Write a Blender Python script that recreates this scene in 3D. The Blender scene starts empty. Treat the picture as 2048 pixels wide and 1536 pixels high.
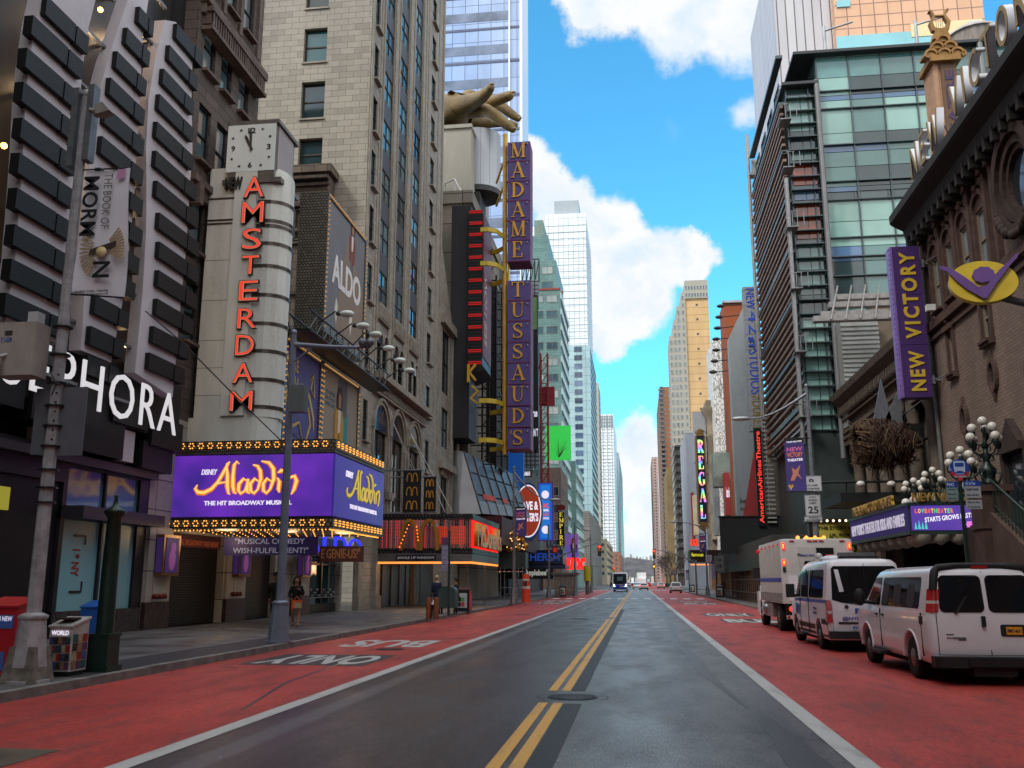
import bpy,bmesh,math,random
from mathutils import Vector,Matrix
R = math.radians
random.seed(42)
scene = bpy.context.scene
col = scene.collection
# ------------------------------------------------------------------ camera
CAM_H,FPX,PITCH,YAW = 1.75,1866.0,R(11.952),R(7.526)
cd = bpy.data.cameras.new('camera'); cam = bpy.data.objects.new('camera',cd); col.objects.link(cam)
cd.sensor_width = 36.0; cd.lens = FPX/2048*36; cd.clip_start = 0.1; cd.clip_end = 9000
cam.location = (0,0,CAM_H); cam.rotation_euler = (R(90)+PITCH,0,YAW)
scene.camera = cam
scene.view_settings.view_transform = 'Standard'; scene.view_settings.look = 'None'
scene.view_settings.exposure = 0.3; scene.view_settings.gamma = 1.0
scene.cycles.max_bounces = 6; scene.cycles.diffuse_bounces = 3; scene.cycles.glossy_bounces = 3
scene.cycles.transmission_bounces = 3; scene.cycles.transparent_max_bounces = 8
scene.cycles.sample_clamp_indirect = 4.0
scene.cycles.use_denoising = True; scene.cycles.denoising_prefilter = 'ACCURATE'
# survey helpers: turn a bearing measured in the photograph into a world position on a known plane
_f = Vector((-math.sin(YAW)*math.cos(PITCH),math.cos(YAW)*math.cos(PITCH),math.sin(PITCH)))
_r = Vector((math.cos(YAW),math.sin(YAW),0)); _u = _r.cross(_f)
def ray(px,py): return (_f*FPX + _r*(px-1024) - _u*(py-768)).normalized()
def XP(px,py,X0):
  d = ray(px,py); t = X0/d.x; return d.y*t,CAM_H+d.z*t          # -> (Y, Z)
def YP(px,py,Y0):
  d = ray(px,py); t = Y0/d.y; return d.x*t,CAM_H+d.z*t          # -> (X, Z)
def GP(px,py,z=0.0):
  d = ray(px,py); t = (z-CAM_H)/d.z; return d.x*t,d.y*t         # -> (X, Y)
# ------------------------------------------------------------------ sky and sun
SUN_EL,SUN_AZ = R(46),R(222)     # azimuth clockwise from +Y: the sun stands behind the camera, to its left
w = bpy.data.worlds.new("World"); scene.world = w; w.use_nodes = True
nt = w.node_tree; N = nt.nodes; Lk = nt.links; N.clear()
def wn(t,**k):
  n = N.new(t)
  for a,v in k.items(): setattr(n,a,v)
  return n
sky = wn('ShaderNodeTexSky',sky_type='NISHITA'); sky.sun_disc = False
sky.sun_elevation = SUN_EL; sky.sun_rotation = SUN_AZ; sky.air_density = 1.0; sky.dust_density = 0.3; sky.ozone_density = 2.0
tint = wn('ShaderNodeMix',data_type='RGBA',blend_type='MULTIPLY'); tint.inputs[0].default_value = 1
Lk.new(sky.outputs[0],tint.inputs[6]); tint.inputs[7].default_value = (.58,1.62,1.78,1)
bg1 = wn('ShaderNodeBackground'); bg1.inputs[1].default_value = 0.14; Lk.new(tint.outputs[2],bg1.inputs[0])
tc = wn('ShaderNodeTexCoord')
nz = wn('ShaderNodeTexNoise'); nz.inputs['Scale'].default_value = 16; nz.inputs['Detail'].default_value = 11; nz.inputs['Roughness'].default_value = 0.62
Lk.new(tc.outputs['Generated'],nz.inputs['Vector'])
wv = wn('ShaderNodeVectorMath',operation='MULTIPLY_ADD'); wv.inputs[1].default_value = (0.075,)*3
sb = wn('ShaderNodeVectorMath',operation='SUBTRACT'); sb.inputs[1].default_value = (0.5,)*3
Lk.new(nz.outputs['Color'],sb.inputs[0]); Lk.new(sb.outputs[0],wv.inputs[0]); Lk.new(tc.outputs['Generated'],wv.inputs[2])
clouds = [  # bearing of each cloud, its angular radius, its weight
 (1080,365,.05,1.0),(1130,420,.05,1.0),(1210,470,.055,1.0),(1290,535,.055,1.0),(1375,525,.04,.95),(1250,600,.06,1.0),(1150,540,.085,1.05),
 (1225,670,.035,1.0),(1300,640,.02,.6),(1165,15,.045,.75),(1260,-5,.055,.95),(1380,-30,.085,1.1),(1520,-20,.09,1.0),(1450,55,.045,.75),(1570,80,.05,.6),(1330,45,.04,.6),
 (1285,900,.045,.75),(1230,940,.06,.8),(1280,1020,.05,.62),(1250,1090,.05,.66),(1320,1080,.05,.6),(1280,860,.035,.7),(1340,250,.05,.30),(1500,225,.04,.48)]
prev = None
for (px,py,rad,wt) in clouds:
  dv = wn('ShaderNodeVectorMath',operation='DISTANCE'); Lk.new(wv.outputs[0],dv.inputs[0]); dv.inputs[1].default_value = ray(px,py)
  mr = wn('ShaderNodeMapRange',interpolation_type='SMOOTHSTEP'); Lk.new(dv.outputs['Value'],mr.inputs[0])
  mr.inputs[1].default_value = 0; mr.inputs[2].default_value = rad*1.38; mr.inputs[3].default_value = wt; mr.inputs[4].default_value = 0
  if prev is None: prev = mr.outputs[0]
  else:
    mx = wn('ShaderNodeMath',operation='SMOOTH_MAX'); mx.inputs[2].default_value = .15
    Lk.new(prev,mx.inputs[0]); Lk.new(mr.outputs[0],mx.inputs[1]); prev = mx.outputs[0]
# clouds elsewhere in the sky dome (behind and above the photographer)
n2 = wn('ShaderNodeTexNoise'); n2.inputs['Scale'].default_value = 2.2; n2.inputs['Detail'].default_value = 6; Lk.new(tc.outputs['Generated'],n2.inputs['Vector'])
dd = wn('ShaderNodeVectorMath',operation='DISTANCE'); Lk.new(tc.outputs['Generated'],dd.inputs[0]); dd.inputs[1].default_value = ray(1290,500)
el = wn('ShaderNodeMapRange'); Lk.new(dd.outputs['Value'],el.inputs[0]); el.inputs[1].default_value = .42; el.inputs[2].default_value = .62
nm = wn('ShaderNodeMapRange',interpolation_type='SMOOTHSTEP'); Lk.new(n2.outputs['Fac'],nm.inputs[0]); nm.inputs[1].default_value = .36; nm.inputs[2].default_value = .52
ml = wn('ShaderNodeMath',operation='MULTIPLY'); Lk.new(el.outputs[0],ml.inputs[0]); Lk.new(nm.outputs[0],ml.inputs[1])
mk = wn('ShaderNodeMapRange',interpolation_type='SMOOTHSTEP'); Lk.new(prev,mk.inputs[0]); mk.inputs[1].default_value = .26; mk.inputs[2].default_value = .56
n3 = wn('ShaderNodeTexNoise'); n3.inputs['Scale'].default_value = 22; n3.inputs['Detail'].default_value = 5; Lk.new(wv.outputs[0],n3.inputs['Vector'])
cr = wn('ShaderNodeValToRGB'); Lk.new(n3.outputs['Fac'],cr.inputs[0])
cr.color_ramp.elements[0].position = .3; cr.color_ramp.elements[0].color = (.74,.87,.98,1)
cr.color_ramp.elements[1].position = .58; cr.color_ramp.elements[1].color = (.97,.985,1,1)
bg2 = wn('ShaderNodeBackground'); bg2.inputs[1].default_value = 0.82; Lk.new(cr.outputs[0],bg2.inputs[0])
ms = wn('ShaderNodeMixShader'); Lk.new(mk.outputs[0],ms.inputs[0]); Lk.new(bg1.outputs[0],ms.inputs[1]); Lk.new(bg2.outputs[0],ms.inputs[2])
bg3 = wn('ShaderNodeBackground'); bg3.inputs[0].default_value = (1,.98,.96,1); bg3.inputs[1].default_value = 1.6    # unseen cloud deck overhead and behind, made brighter to light the street
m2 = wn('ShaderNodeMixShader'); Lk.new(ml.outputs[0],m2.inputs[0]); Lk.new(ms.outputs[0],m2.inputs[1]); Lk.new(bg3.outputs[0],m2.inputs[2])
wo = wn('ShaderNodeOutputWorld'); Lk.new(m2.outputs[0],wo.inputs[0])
sl = bpy.data.lights.new('sun','SUN'); sl.energy = 1.8; sl.angle = R(12); sl.color = (1,.95,.87)
so = bpy.data.objects.new('sun',sl); col.objects.link(so); so.location = (-20,-20,60)
sd = Vector((math.sin(SUN_AZ)*math.cos(SUN_EL),math.cos(SUN_AZ)*math.cos(SUN_EL),math.sin(SUN_EL)))
so.rotation_euler = (-sd).to_track_quat('-Z','Y').to_euler()
# ------------------------------------------------------------------ materials
MATS = {}
def lin(c):
  return tuple((v/255/12.92 if v/255 <= .04045 else ((v/255+.055)/1.055)**2.4) for v in c)
def uvgroup():
  g = bpy.data.node_groups.get('wall_uv')
  if g: return g
  g = bpy.data.node_groups.new('wall_uv','ShaderNodeTree')
  g.interface.new_socket('Vector',in_out='OUTPUT',socket_type='NodeSocketVector')
  ge = g.nodes.new('ShaderNodeNewGeometry'); s1 = g.nodes.new('ShaderNodeSeparateXYZ'); s2 = g.nodes.new('ShaderNodeSeparateXYZ')
  g.links.new(ge.outputs['Position'],s1.inputs[0]); g.links.new(ge.outputs['True Normal'],s2.inputs[0])
  ab = g.nodes.new('ShaderNodeMath'); ab.operation = 'ABSOLUTE'; g.links.new(s2.outputs['X'],ab.inputs[0])
  gt = g.nodes.new('ShaderNodeMath'); gt.operation = 'GREATER_THAN'; g.links.new(ab.outputs[0],gt.inputs[0]); gt.inputs[1].default_value = .7
  mx = g.nodes.new('ShaderNodeMix'); g.links.new(gt.outputs[0],mx.inputs[0]); g.links.new(s1.outputs['X'],mx.inputs[2]); g.links.new(s1.outputs['Y'],mx.inputs[3])
  cb = g.nodes.new('ShaderNodeCombineXYZ'); g.links.new(mx.outputs[0],cb.inputs[0]); g.links.new(s1.outputs['Z'],cb.inputs[1])
  o = g.nodes.new('NodeGroupOutput'); g.links.new(cb.outputs[0],o.inputs[0])
  return g
def newmat(name):
  m = bpy.data.materials.new(name); m.use_nodes = True
  nt = m.node_tree; b = nt.nodes['Principled BSDF']; return m,nt,b
def mixrgb(nt,fac,a,b,mode='MIX'):
  n = nt.nodes.new('ShaderNodeMix'); n.data_type = 'RGBA'; n.blend_type = mode
  for s,v in ((0,fac),(6,a),(7,b)):
    if hasattr(v,'is_linked'): nt.links.new(v,n.inputs[s])
    else: n.inputs[s].default_value = v if s == 0 else (*v[:3],1)
  return n.outputs[2]
def noise(nt,scale,detail=4,vec=None,rough=.55,stretch=None):
  n = nt.nodes.new('ShaderNodeTexNoise'); n.inputs['Scale'].default_value = scale; n.inputs['Detail'].default_value = detail; n.inputs['Roughness'].default_value = rough
  if vec is None:
    g = nt.nodes.new('ShaderNodeNewGeometry'); vec = g.outputs['Position']
  if stretch:
    mp = nt.nodes.new('ShaderNodeMapping'); mp.inputs['Scale'].default_value = stretch; nt.links.new(vec,mp.inputs[0]); vec = mp.outputs[0]
  nt.links.new(vec,n.inputs['Vector']); return n.outputs['Fac']
def ramp(nt,f,a,b):
  n = nt.nodes.new('ShaderNodeMapRange'); nt.links.new(f,n.inputs[0]); n.inputs[1].default_value = a; n.inputs[2].default_value = b; return n.outputs[0]
def bump(nt,b,f,strength=.3,dist=.02):
  n = nt.nodes.new('ShaderNodeBump'); n.inputs['Strength'].default_value = strength; n.inputs['Distance'].default_value = dist
  nt.links.new(f,n.inputs['Height']); nt.links.new(n.outputs[0],b.inputs['Normal'])
def M(name,c=None,rough=.6,metal=0.0,dirt=.25,scale=1.5,emit=0,alpha=1,coat=0,streak=False,bmp=0):
  """a plain coloured material with dirt and wear; c in photograph-style sRGB 0-255"""
  if name in MATS: return MATS[name]
  m,nt,b = newmat(name); c = lin(c)
  if dirt and not emit:
    f = noise(nt,scale,6,stretch=(1,1,.18) if streak else None)
    f2 = noise(nt,scale*9,3)
    d = tuple(v*(1-dirt*1.6) for v in c); l = tuple(min(1,v*(1+dirt*.35)) for v in c)
    o = mixrgb(nt,ramp(nt,f,.35,.62),d,l)
    o = mixrgb(nt,ramp(nt,f2,.3,.8),o,tuple(v*(1-dirt*.5) for v in c))
    nt.links.new(o,b.inputs['Base Color'])
    rr = nt.nodes.new('ShaderNodeMapRange'); nt.links.new(f2,rr.inputs[0]); rr.inputs[3].default_value = max(.03,rough-.1); rr.inputs[4].default_value = min(1,rough+.12)
    nt.links.new(rr.outputs[0],b.inputs['Roughness'])
    if bmp: bump(nt,b,f2,bmp,.02)
  else:
    b.inputs['Base Color'].default_value = (*c,1); b.inputs['Roughness'].default_value = rough
  b.inputs['Metallic'].default_value = metal
  if rough >= .45: b.inputs['Specular IOR Level'].default_value = .3
  if coat: b.inputs['Coat Weight'].default_value = coat; b.inputs['Coat Roughness'].default_value = .06
  if emit:
    b.inputs['Emission Color'].default_value = (*c,1); b.inputs['Emission Strength'].default_value = emit*.75
    b.inputs['Base Color'].default_value = tuple(v*.3 for v in c)+(1,)
  if alpha < 1: b.inputs['Alpha'].default_value = alpha
  MATS[name] = m; return m
def BR(name,c1,c2,mortar,bw=.5,bh=.2,ms=.008,rough=.8,dirt=.3,offset=.5,metal=0,bmp=.4,vary=.0,streak=.5,spec=.3):
  """masonry or panel material laid out in metres on the wall"""
  if name in MATS: return MATS[name]
  m,nt,b = newmat(name)
  g = nt.nodes.new('ShaderNodeGroup'); g.node_tree = uvgroup()
  br = nt.nodes.new('ShaderNodeTexBrick'); br.offset = offset; br.inputs['Scale'].default_value = 1
  br.inputs['Brick Width'].default_value = bw; br.inputs['Row Height'].default_value = bh; br.inputs['Mortar Size'].default_value = ms
  br.inputs['Mortar Smooth'].default_value = .1; br.inputs['Bias'].default_value = vary
  for s,c in (('Color1',c1),('Color2',c2),('Mortar',mortar)): br.inputs[s].default_value = (*lin(c),1)
  nt.links.new(g.outputs[0],br.inputs['Vector'])
  f = noise(nt,.35,7,stretch=(1,1,.25)); f2 = noise(nt,6,4)
  o = mixrgb(nt,ramp(nt,f,.34,.7),br.outputs['Color'],(0,0,0),'MIX') if False else br.outputs['Color']
  k = mixrgb(nt,ramp(nt,f,.3,.66),(1-dirt,)*3,(1.06,)*3); o = mixrgb(nt,1,o,k,'MULTIPLY')
  k = mixrgb(nt,ramp(nt,f2,.3,.7),(1-dirt*.4,)*3,(1.05,)*3); o = mixrgb(nt,1,o,k,'MULTIPLY')
  nt.links.new(o,b.inputs['Base Color']); b.inputs['Roughness'].default_value = rough; b.inputs['Metallic'].default_value = metal
  b.inputs['Specular IOR Level'].default_value = spec
  if bmp:
    iv = nt.nodes.new('ShaderNodeMath'); iv.operation = 'SUBTRACT'; iv.inputs[0].default_value = 1; nt.links.new(br.outputs['Fac'],iv.inputs[1])
    bump(nt,b,iv.outputs[0],bmp,.015)
  MATS[name] = m; return m
def GL(name,c,rough=.04,var=.5,metal=.0,scale=.22):
  """window glass seen from a daylit street: dark and reflective, each pane a little different"""
  if name in MATS: return MATS[name]
  m,nt,b = newmat(name); c = lin(c)
  oi = nt.nodes.new('ShaderNodeObjectInfo')
  f = noise(nt,scale,3)
  o = mixrgb(nt,ramp(nt,f,.3,.7),tuple(v*(1-var) for v in c),tuple(min(1,v*(1+var)) for v in c))
  k = nt.nodes.new('ShaderNodeMapRange'); nt.links.new(oi.outputs['Random'],k.inputs[0]); k.inputs[3].default_value = 1-var*.6; k.inputs[4].default_value = 1+var*.6
  cb = nt.nodes.new('ShaderNodeCombineColor')
  for i in range(3): nt.links.new(k.outputs[0],cb.inputs[i])
  o = mixrgb(nt,1,o,cb.outputs[0],'MULTIPLY')
  nt.links.new(o,b.inputs['Base Color']); b.inputs['Roughness'].default_value = rough; b.inputs['IOR'].default_value = 1.65; b.inputs['Metallic'].default_value = metal
  fb = noise(nt,.9,2); bump(nt,b,fb,.06,.05)
  MATS[name] = m; return m
# ------------------------------------------------------------------ mesh builder
class Frame:
  """a local frame on a wall: u along it, v up, d behind it (negative d stands proud)"""
  def __init__(s,o,U,N_): s.o = Vector(o); s.U = Vector(U).normalized(); s.N = Vector(N_).normalized()
  def __call__(s,u,v,d=0): return s.o + s.U*u + Vector((0,0,v)) - s.N*d
def FL(X): return Frame((X,0,0),(0,1,0),(1,0,0))      # wall on the left side of the street, u = world Y
def FR(X): return Frame((X,0,0),(0,1,0),(-1,0,0))     # wall on the right side of the street
def FY(Y): return Frame((0,Y,0),(1,0,0),(0,-1,0))     # wall facing the camera end of the street, u = world X
class MB:
  def __init__(s): s.v = []; s.f = []; s.m = []; s.sm = []
  def add(s,vs,fs,m=0,smooth=False):
    b = len(s.v); s.v += [tuple(p) for p in vs]
    for f in fs: s.f.append(tuple(b+i for i in f)); s.m.append(m); s.sm.append(smooth)
  def hexa(s,p,m=0): s.add(p,[(0,3,2,1),(4,5,6,7),(0,1,5,4),(1,2,6,5),(2,3,7,6),(3,0,4,7)],m)
  def box(s,x0,x1,y0,y1,z0,z1,m=0):
    s.hexa([(x0,y0,z0),(x1,y0,z0),(x1,y1,z0),(x0,y1,z0),(x0,y0,z1),(x1,y0,z1),(x1,y1,z1),(x0,y1,z1)],m); return s
  def fb(s,F,u0,u1,v0,v1,d0,d1,m=0):
    s.hexa([F(u0,v0,d0),F(u1,v0,d0),F(u1,v0,d1),F(u0,v0,d1),F(u0,v1,d0),F(u1,v1,d0),F(u1,v1,d1),F(u0,v1,d1)],m); return s
  def quad(s,a,b,c,d,m=0): s.add([a,b,c,d],[(0,1,2,3)],m); return s
  def prism(s,poly,f0,f1,m=0,cap=True):
    """poly: list of 2-D points; f0/f1 map a 2-D point to the two ends"""
    n = len(poly); vs = [f0(*p) for p in poly]+[f1(*p) for p in poly]
    fs = [(i,(i+1) % n,n+(i+1) % n,n+i) for i in range(n)]
    if cap: fs += [tuple(range(n-1,-1,-1)),tuple(range(n,2*n))]
    s.add(vs,fs,m); return s
  def fprism(s,F,poly,d0,d1,m=0): return s.prism(poly,lambda u,v: F(u,v,d0),lambda u,v: F(u,v,d1),m)
  def tube(s,pts,r,n=8,m=0,caps=True,smooth=True):
    pts = [Vector(p) for p in pts]; k = len(pts); rs = r if isinstance(r,(list,tuple)) else [r]*k
    vs = []; up = None
    for i,p in enumerate(pts):
      t = (pts[min(i+1,k-1)]-pts[max(i-1,0)]).normalized()
      if up is None:
        up = Vector((0,0,1)) if abs(t.z) < .9 else Vector((1,0,0))
      a = t.cross(up).normalized(); b_ = a.cross(t).normalized(); up = b_
      for j in range(n):
        an = 2*math.pi*(j+.5)/n; vs.append(p+(a*math.cos(an)+b_*math.sin(an))*rs[i])
    fs = [(i*n+j,i*n+(j+1) % n,(i+1)*n+(j+1) % n,(i+1)*n+j) for i in range(k-1) for j in range(n)]
    s.add(vs,fs,m,smooth)
    if caps: s.add(vs[:n],[tuple(range(n))],m); s.add(vs[-n:],[tuple(range(n-1,-1,-1))],m)
    return s
  def lathe(s,c,prof,n=16,m=0,axis=2,smooth=True):
    c = Vector(c); vs = []
    for (r,h) in prof:
      for j in range(n):
        a = 2*math.pi*j/n; p = [r*math.cos(a),r*math.sin(a)]; p.insert(axis,h); vs.append(c+Vector(p))
    k = len(prof)
    s.add(vs,[(i*n+j,i*n+(j+1) % n,(i+1)*n+(j+1) % n,(i+1)*n+j) for i in range(k-1) for j in range(n)],m,smooth)
    if prof[0][0] > 1e-4: s.add(vs[:n],[tuple(range(n-1,-1,-1))],m)
    if prof[-1][0] > 1e-4: s.add(vs[-n:],[tuple(range(n))],m)
    return s
  def ball(s,c,r,n=12,m=0,sq=(1,1,1)):
    c = Vector(c); h = n//2+1; vs = []
    for i in range(h+1):
      t = math.pi*i/h
      for j in range(n):
        a = 2*math.pi*j/n; vs.append(c+Vector((r*sq[0]*math.sin(t)*math.cos(a),r*sq[1]*math.sin(t)*math.sin(a),r*sq[2]*math.cos(t))))
    s.add(vs,[(i*n+j,(i+1)*n+j,(i+1)*n+(j+1) % n,i*n+(j+1) % n) for i in range(h) for j in range(n)],m,True); return s
  def ribbon(s,P,F,d0,d1,m=0):
    """flat band with varying width along a path [(u,v,width)], standing d0..d1 off frame F"""
    k = len(P); L_ = []; Rr = []
    for i,(u,v,w_) in enumerate(P):
      a = P[max(i-1,0)]; b = P[min(i+1,k-1)]; t = Vector((b[0]-a[0],b[1]-a[1]))
      if t.length < 1e-9: t = Vector((1,0))
      t.normalize(); nn = Vector((-t.y,t.x))*w_/2; L_.append((u+nn.x,v+nn.y)); Rr.append((u-nn.x,v-nn.y))
    vs = [F(*p,d0) for p in L_]+[F(*p,d0) for p in Rr]+[F(*p,d1) for p in L_]+[F(*p,d1) for p in Rr]
    fs = []
    for i in range(k-1): fs += [(i,i+1,k+i+1,k+i),(2*k+i,3*k+i,3*k+i+1,2*k+i+1),(i,2*k+i,2*k+i+1,i+1),(k+i,k+i+1,3*k+i+1,3*k+i)]
    fs += [(0,k,3*k,2*k),(k-1,3*k-1,4*k-1,2*k-1)]
    s.add(vs,fs,m); return s
  def wall(s,F,u0,u1,v0,v1,holes,th=.3,m=0,mr=None):
    """wall sheet with real openings: holes = [(ua,ub,va,vb)], each with reveals going th deep"""
    mr = m if mr is None else mr
    hs = [(max(a,u0),min(b,u1),max(c,v0),min(d,v1)) for a,b,c,d in holes]; hs = [h for h in hs if h[1]-h[0] > .02 and h[3]-h[2] > .02]
    vsr = sorted({v0,v1,*[round(h[2],4) for h in hs],*[round(h[3],4) for h in hs]})
    for a,b in zip(vsr[:-1],vsr[1:]):
      if b-a < 1e-4: continue
      mid = (a+b)/2; row = sorted([(h[0],h[1]) for h in hs if h[2] < mid < h[3]]); x = u0
      for (p,q) in row:
        if p > x+1e-4: s.quad(F(x,a),F(p,a),F(p,b),F(x,b),m)
        x = max(x,q)
      if u1 > x+1e-4: s.quad(F(x,a),F(u1,a),F(u1,b),F(x,b),m)
    for (a,b,c,d) in hs:
      s.quad(F(a,c),F(b,c),F(b,c,th),F(a,c,th),mr); s.quad(F(a,d),F(a,d,th),F(b,d,th),F(b,d),mr)
      s.quad(F(a,c),F(a,c,th),F(a,d,th),F(a,d),mr); s.quad(F(b,c),F(b,d),F(b,d,th),F(b,c,th),mr)
    return s
  def mesh(s,name,mats):
    me = bpy.data.meshes.new(name); me.from_pydata(s.v,[],s.f)
    for m in (mats if isinstance(mats,(list,tuple)) else [mats]): me.materials.append(m)
    me.polygons.foreach_set('material_index',s.m); me.polygons.foreach_set('use_smooth',s.sm)
    bm = bmesh.new(); bm.from_mesh(me); bmesh.ops.recalc_face_normals(bm,faces=bm.faces); bm.to_mesh(me); bm.free()
    me.update(); return me
def prop(o,label=None,cat=None,group=None,kind=None):
  for k,v in (('label',label),('category',cat),('group',group),('kind',kind)):
    if v: o[k] = v
  return o
def link(o,parent=None):
  col.objects.link(o)
  if parent: o.parent = parent; o.matrix_parent_inverse = parent.matrix_basis.inverted() if False else Matrix.Translation(-parent.location)
  return o
def obj(name,mb,mats,parent=None,**kw):
  me = mb.mesh(name,mats) if isinstance(mb,MB) else mb
  o = bpy.data.objects.new(name,me); link(o,parent); return prop(o,**kw)
def thing(name,label,cat,loc=(0,0,0),group=None):
  o = bpy.data.objects.new(name,None); o.location = loc; o.empty_display_size = .3; col.objects.link(o); return prop(o,label,cat,group)
def copy_tree(o,parent=None,off=(0,0,0)):
  c = o.copy(); col.objects.link(c)
  if parent is None: c.location = o.location+Vector(off)
  else: c.parent = parent
  for ch in o.children: copy_tree(ch,c)
  return c
def many(parent,name,mb_at,mats,locs,cap=100):
  """one mesh shared by up to cap parts, the rest (the smallest in the picture) as one part"""
  proto = MB(); mb_at(proto,Vector((0,0,0))); me = proto.mesh(name,mats)
  locs = sorted(locs,key=lambda p: Vector(p).length)
  for p in locs[:cap]:
    o = bpy.data.objects.new(name,me); link(o,parent); o.location = p
  if len(locs) > cap:
    rest = MB()
    for p in locs[cap:]: mb_at(rest,Vector(p))
    obj(name+'s',rest,mats,parent,kind='stuff')
def window_parts(parent,F,rects,d,fm,gms,fw=.06,nm=(1,1),name='window',cap=100,sill=None):
  """windows: each a frame with its glass as one part; nm = panes across, panes up"""
  def build(mb,r):
    a,b,c,e = r; t = fw
    mb.quad(F(a,c,d+.04),F(b,c,d+.04),F(b,e,d+.04),F(a,e,d+.04),1)
    mb.fb(F,a,a+t,c,e,d-.03,d+.05,0); mb.fb(F,b-t,b,c,e,d-.03,d+.05,0)
    mb.fb(F,a+t,b-t,c,c+t,d-.03,d+.05,0); mb.fb(F,a+t,b-t,e-t,e,d-.03,d+.05,0)
    for i in range(1,nm[0]): u = a+(b-a)*i/nm[0]; mb.fb(F,u-t/3,u+t/3,c+t,e-t,d-.02,d+.05,0)
    for i in range(1,nm[1]): v = c+(e-c)*i/nm[1]; mb.fb(F,a+t,b-t,v-t/2,v+t/2,d-.025,d+.05,0)
    if sill is not None: mb.fb(F,a-.06,b+.06,c-.12,c-.005,d-.4,d-.03,2)
  rects = sorted(rects,key=lambda r: (F(r[0],r[2])-Vector((0,0,1.7))).length)
  for r in rects[:cap]:
    mb = MB(); build(mb,r); obj(name,mb,[fm,random.choice(gms)]+([sill] if sill else []),parent)
  if len(rects) > cap:
    mb = MB()
    for r in rects[cap:]:
      build(mb,r)
    obj(name+'s',mb,[fm,gms[0]]+([sill] if sill else []),parent,kind='stuff')
# ------------------------------------------------------------------ lettering
def text_mesh(s,bold=0.02,depth=.02,shear=0,spacing=1.0):
  cu = bpy.data.curves.new('t','FONT'); cu.body = s; cu.size = 1; cu.extrude = depth/2; cu.offset = bold; cu.shear = shear; cu.space_character = spacing
  cu.resolution_u = 3; cu.align_x = 'LEFT'
  o = bpy.data.objects.new('t',cu); col.objects.link(o)
  bpy.context.view_layer.update()
  me = bpy.data.meshes.new_from_object(o.evaluated_get(bpy.context.evaluated_depsgraph_get()))
  bpy.data.objects.remove(o); bpy.data.curves.remove(cu); return me
def text(F,s,u0,u1,v0,v1,mat,parent=None,d=-.01,depth=.02,bold=.02,shear=0,rot=0,name='lettering',spacing=1.0,slope=0,flip=False,**kw):
  """lettering fitted to the rectangle u0..u1, v0..v1 of a wall frame; rot=90 makes it read upwards, -90 downwards"""
  me = text_mesh(s,bold,1,shear,spacing)
  xs = [v.co.x for v in me.vertices]; ys = [v.co.y for v in me.vertices]; zs = [v.co.z for v in me.vertices]
  x0,x1,y0,y1,z0,z1 = min(xs),max(xs),min(ys),max(ys),min(zs),max(zs)
  for v in me.vertices:
    a = (v.co.x-x0)/(x1-x0); b = (v.co.y-y0)/(y1-y0); c = (v.co.z-z0)/max(1e-6,z1-z0)
    if flip: a = 1-a
    if rot == 90: a,b = 1-b,a
    elif rot == -90: a,b = b,1-a
    elif rot == 180: a,b = 1-a,1-b
    v.co = F(u0+(u1-u0)*a,v0+(v1-v0)*b+slope*(a-.5),d-depth*c)
  me.materials.clear(); me.materials.append(mat)
  for p in me.polygons: p.material_index = 0
  o = bpy.data.objects.new(name,me); link(o,parent); prop(o,**kw); return o
K,T = .17,.055      # thick and thin strokes of the serif alphabet
def arc(cx,cy,rx,ry,a0,a1,wf,n=14):
  return [(cx+rx*math.cos(R(a0+(a1-a0)*i/n)),cy+ry*math.sin(R(a0+(a1-a0)*i/n)),wf(i/n)) for i in range(n+1)]
bell = lambda t: T+(K-T)*math.sin(math.pi*t)**1.2
def sf(x,y,w_=.3): return [(x-w_/2,y,T),(x+w_/2,y,T)]
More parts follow.
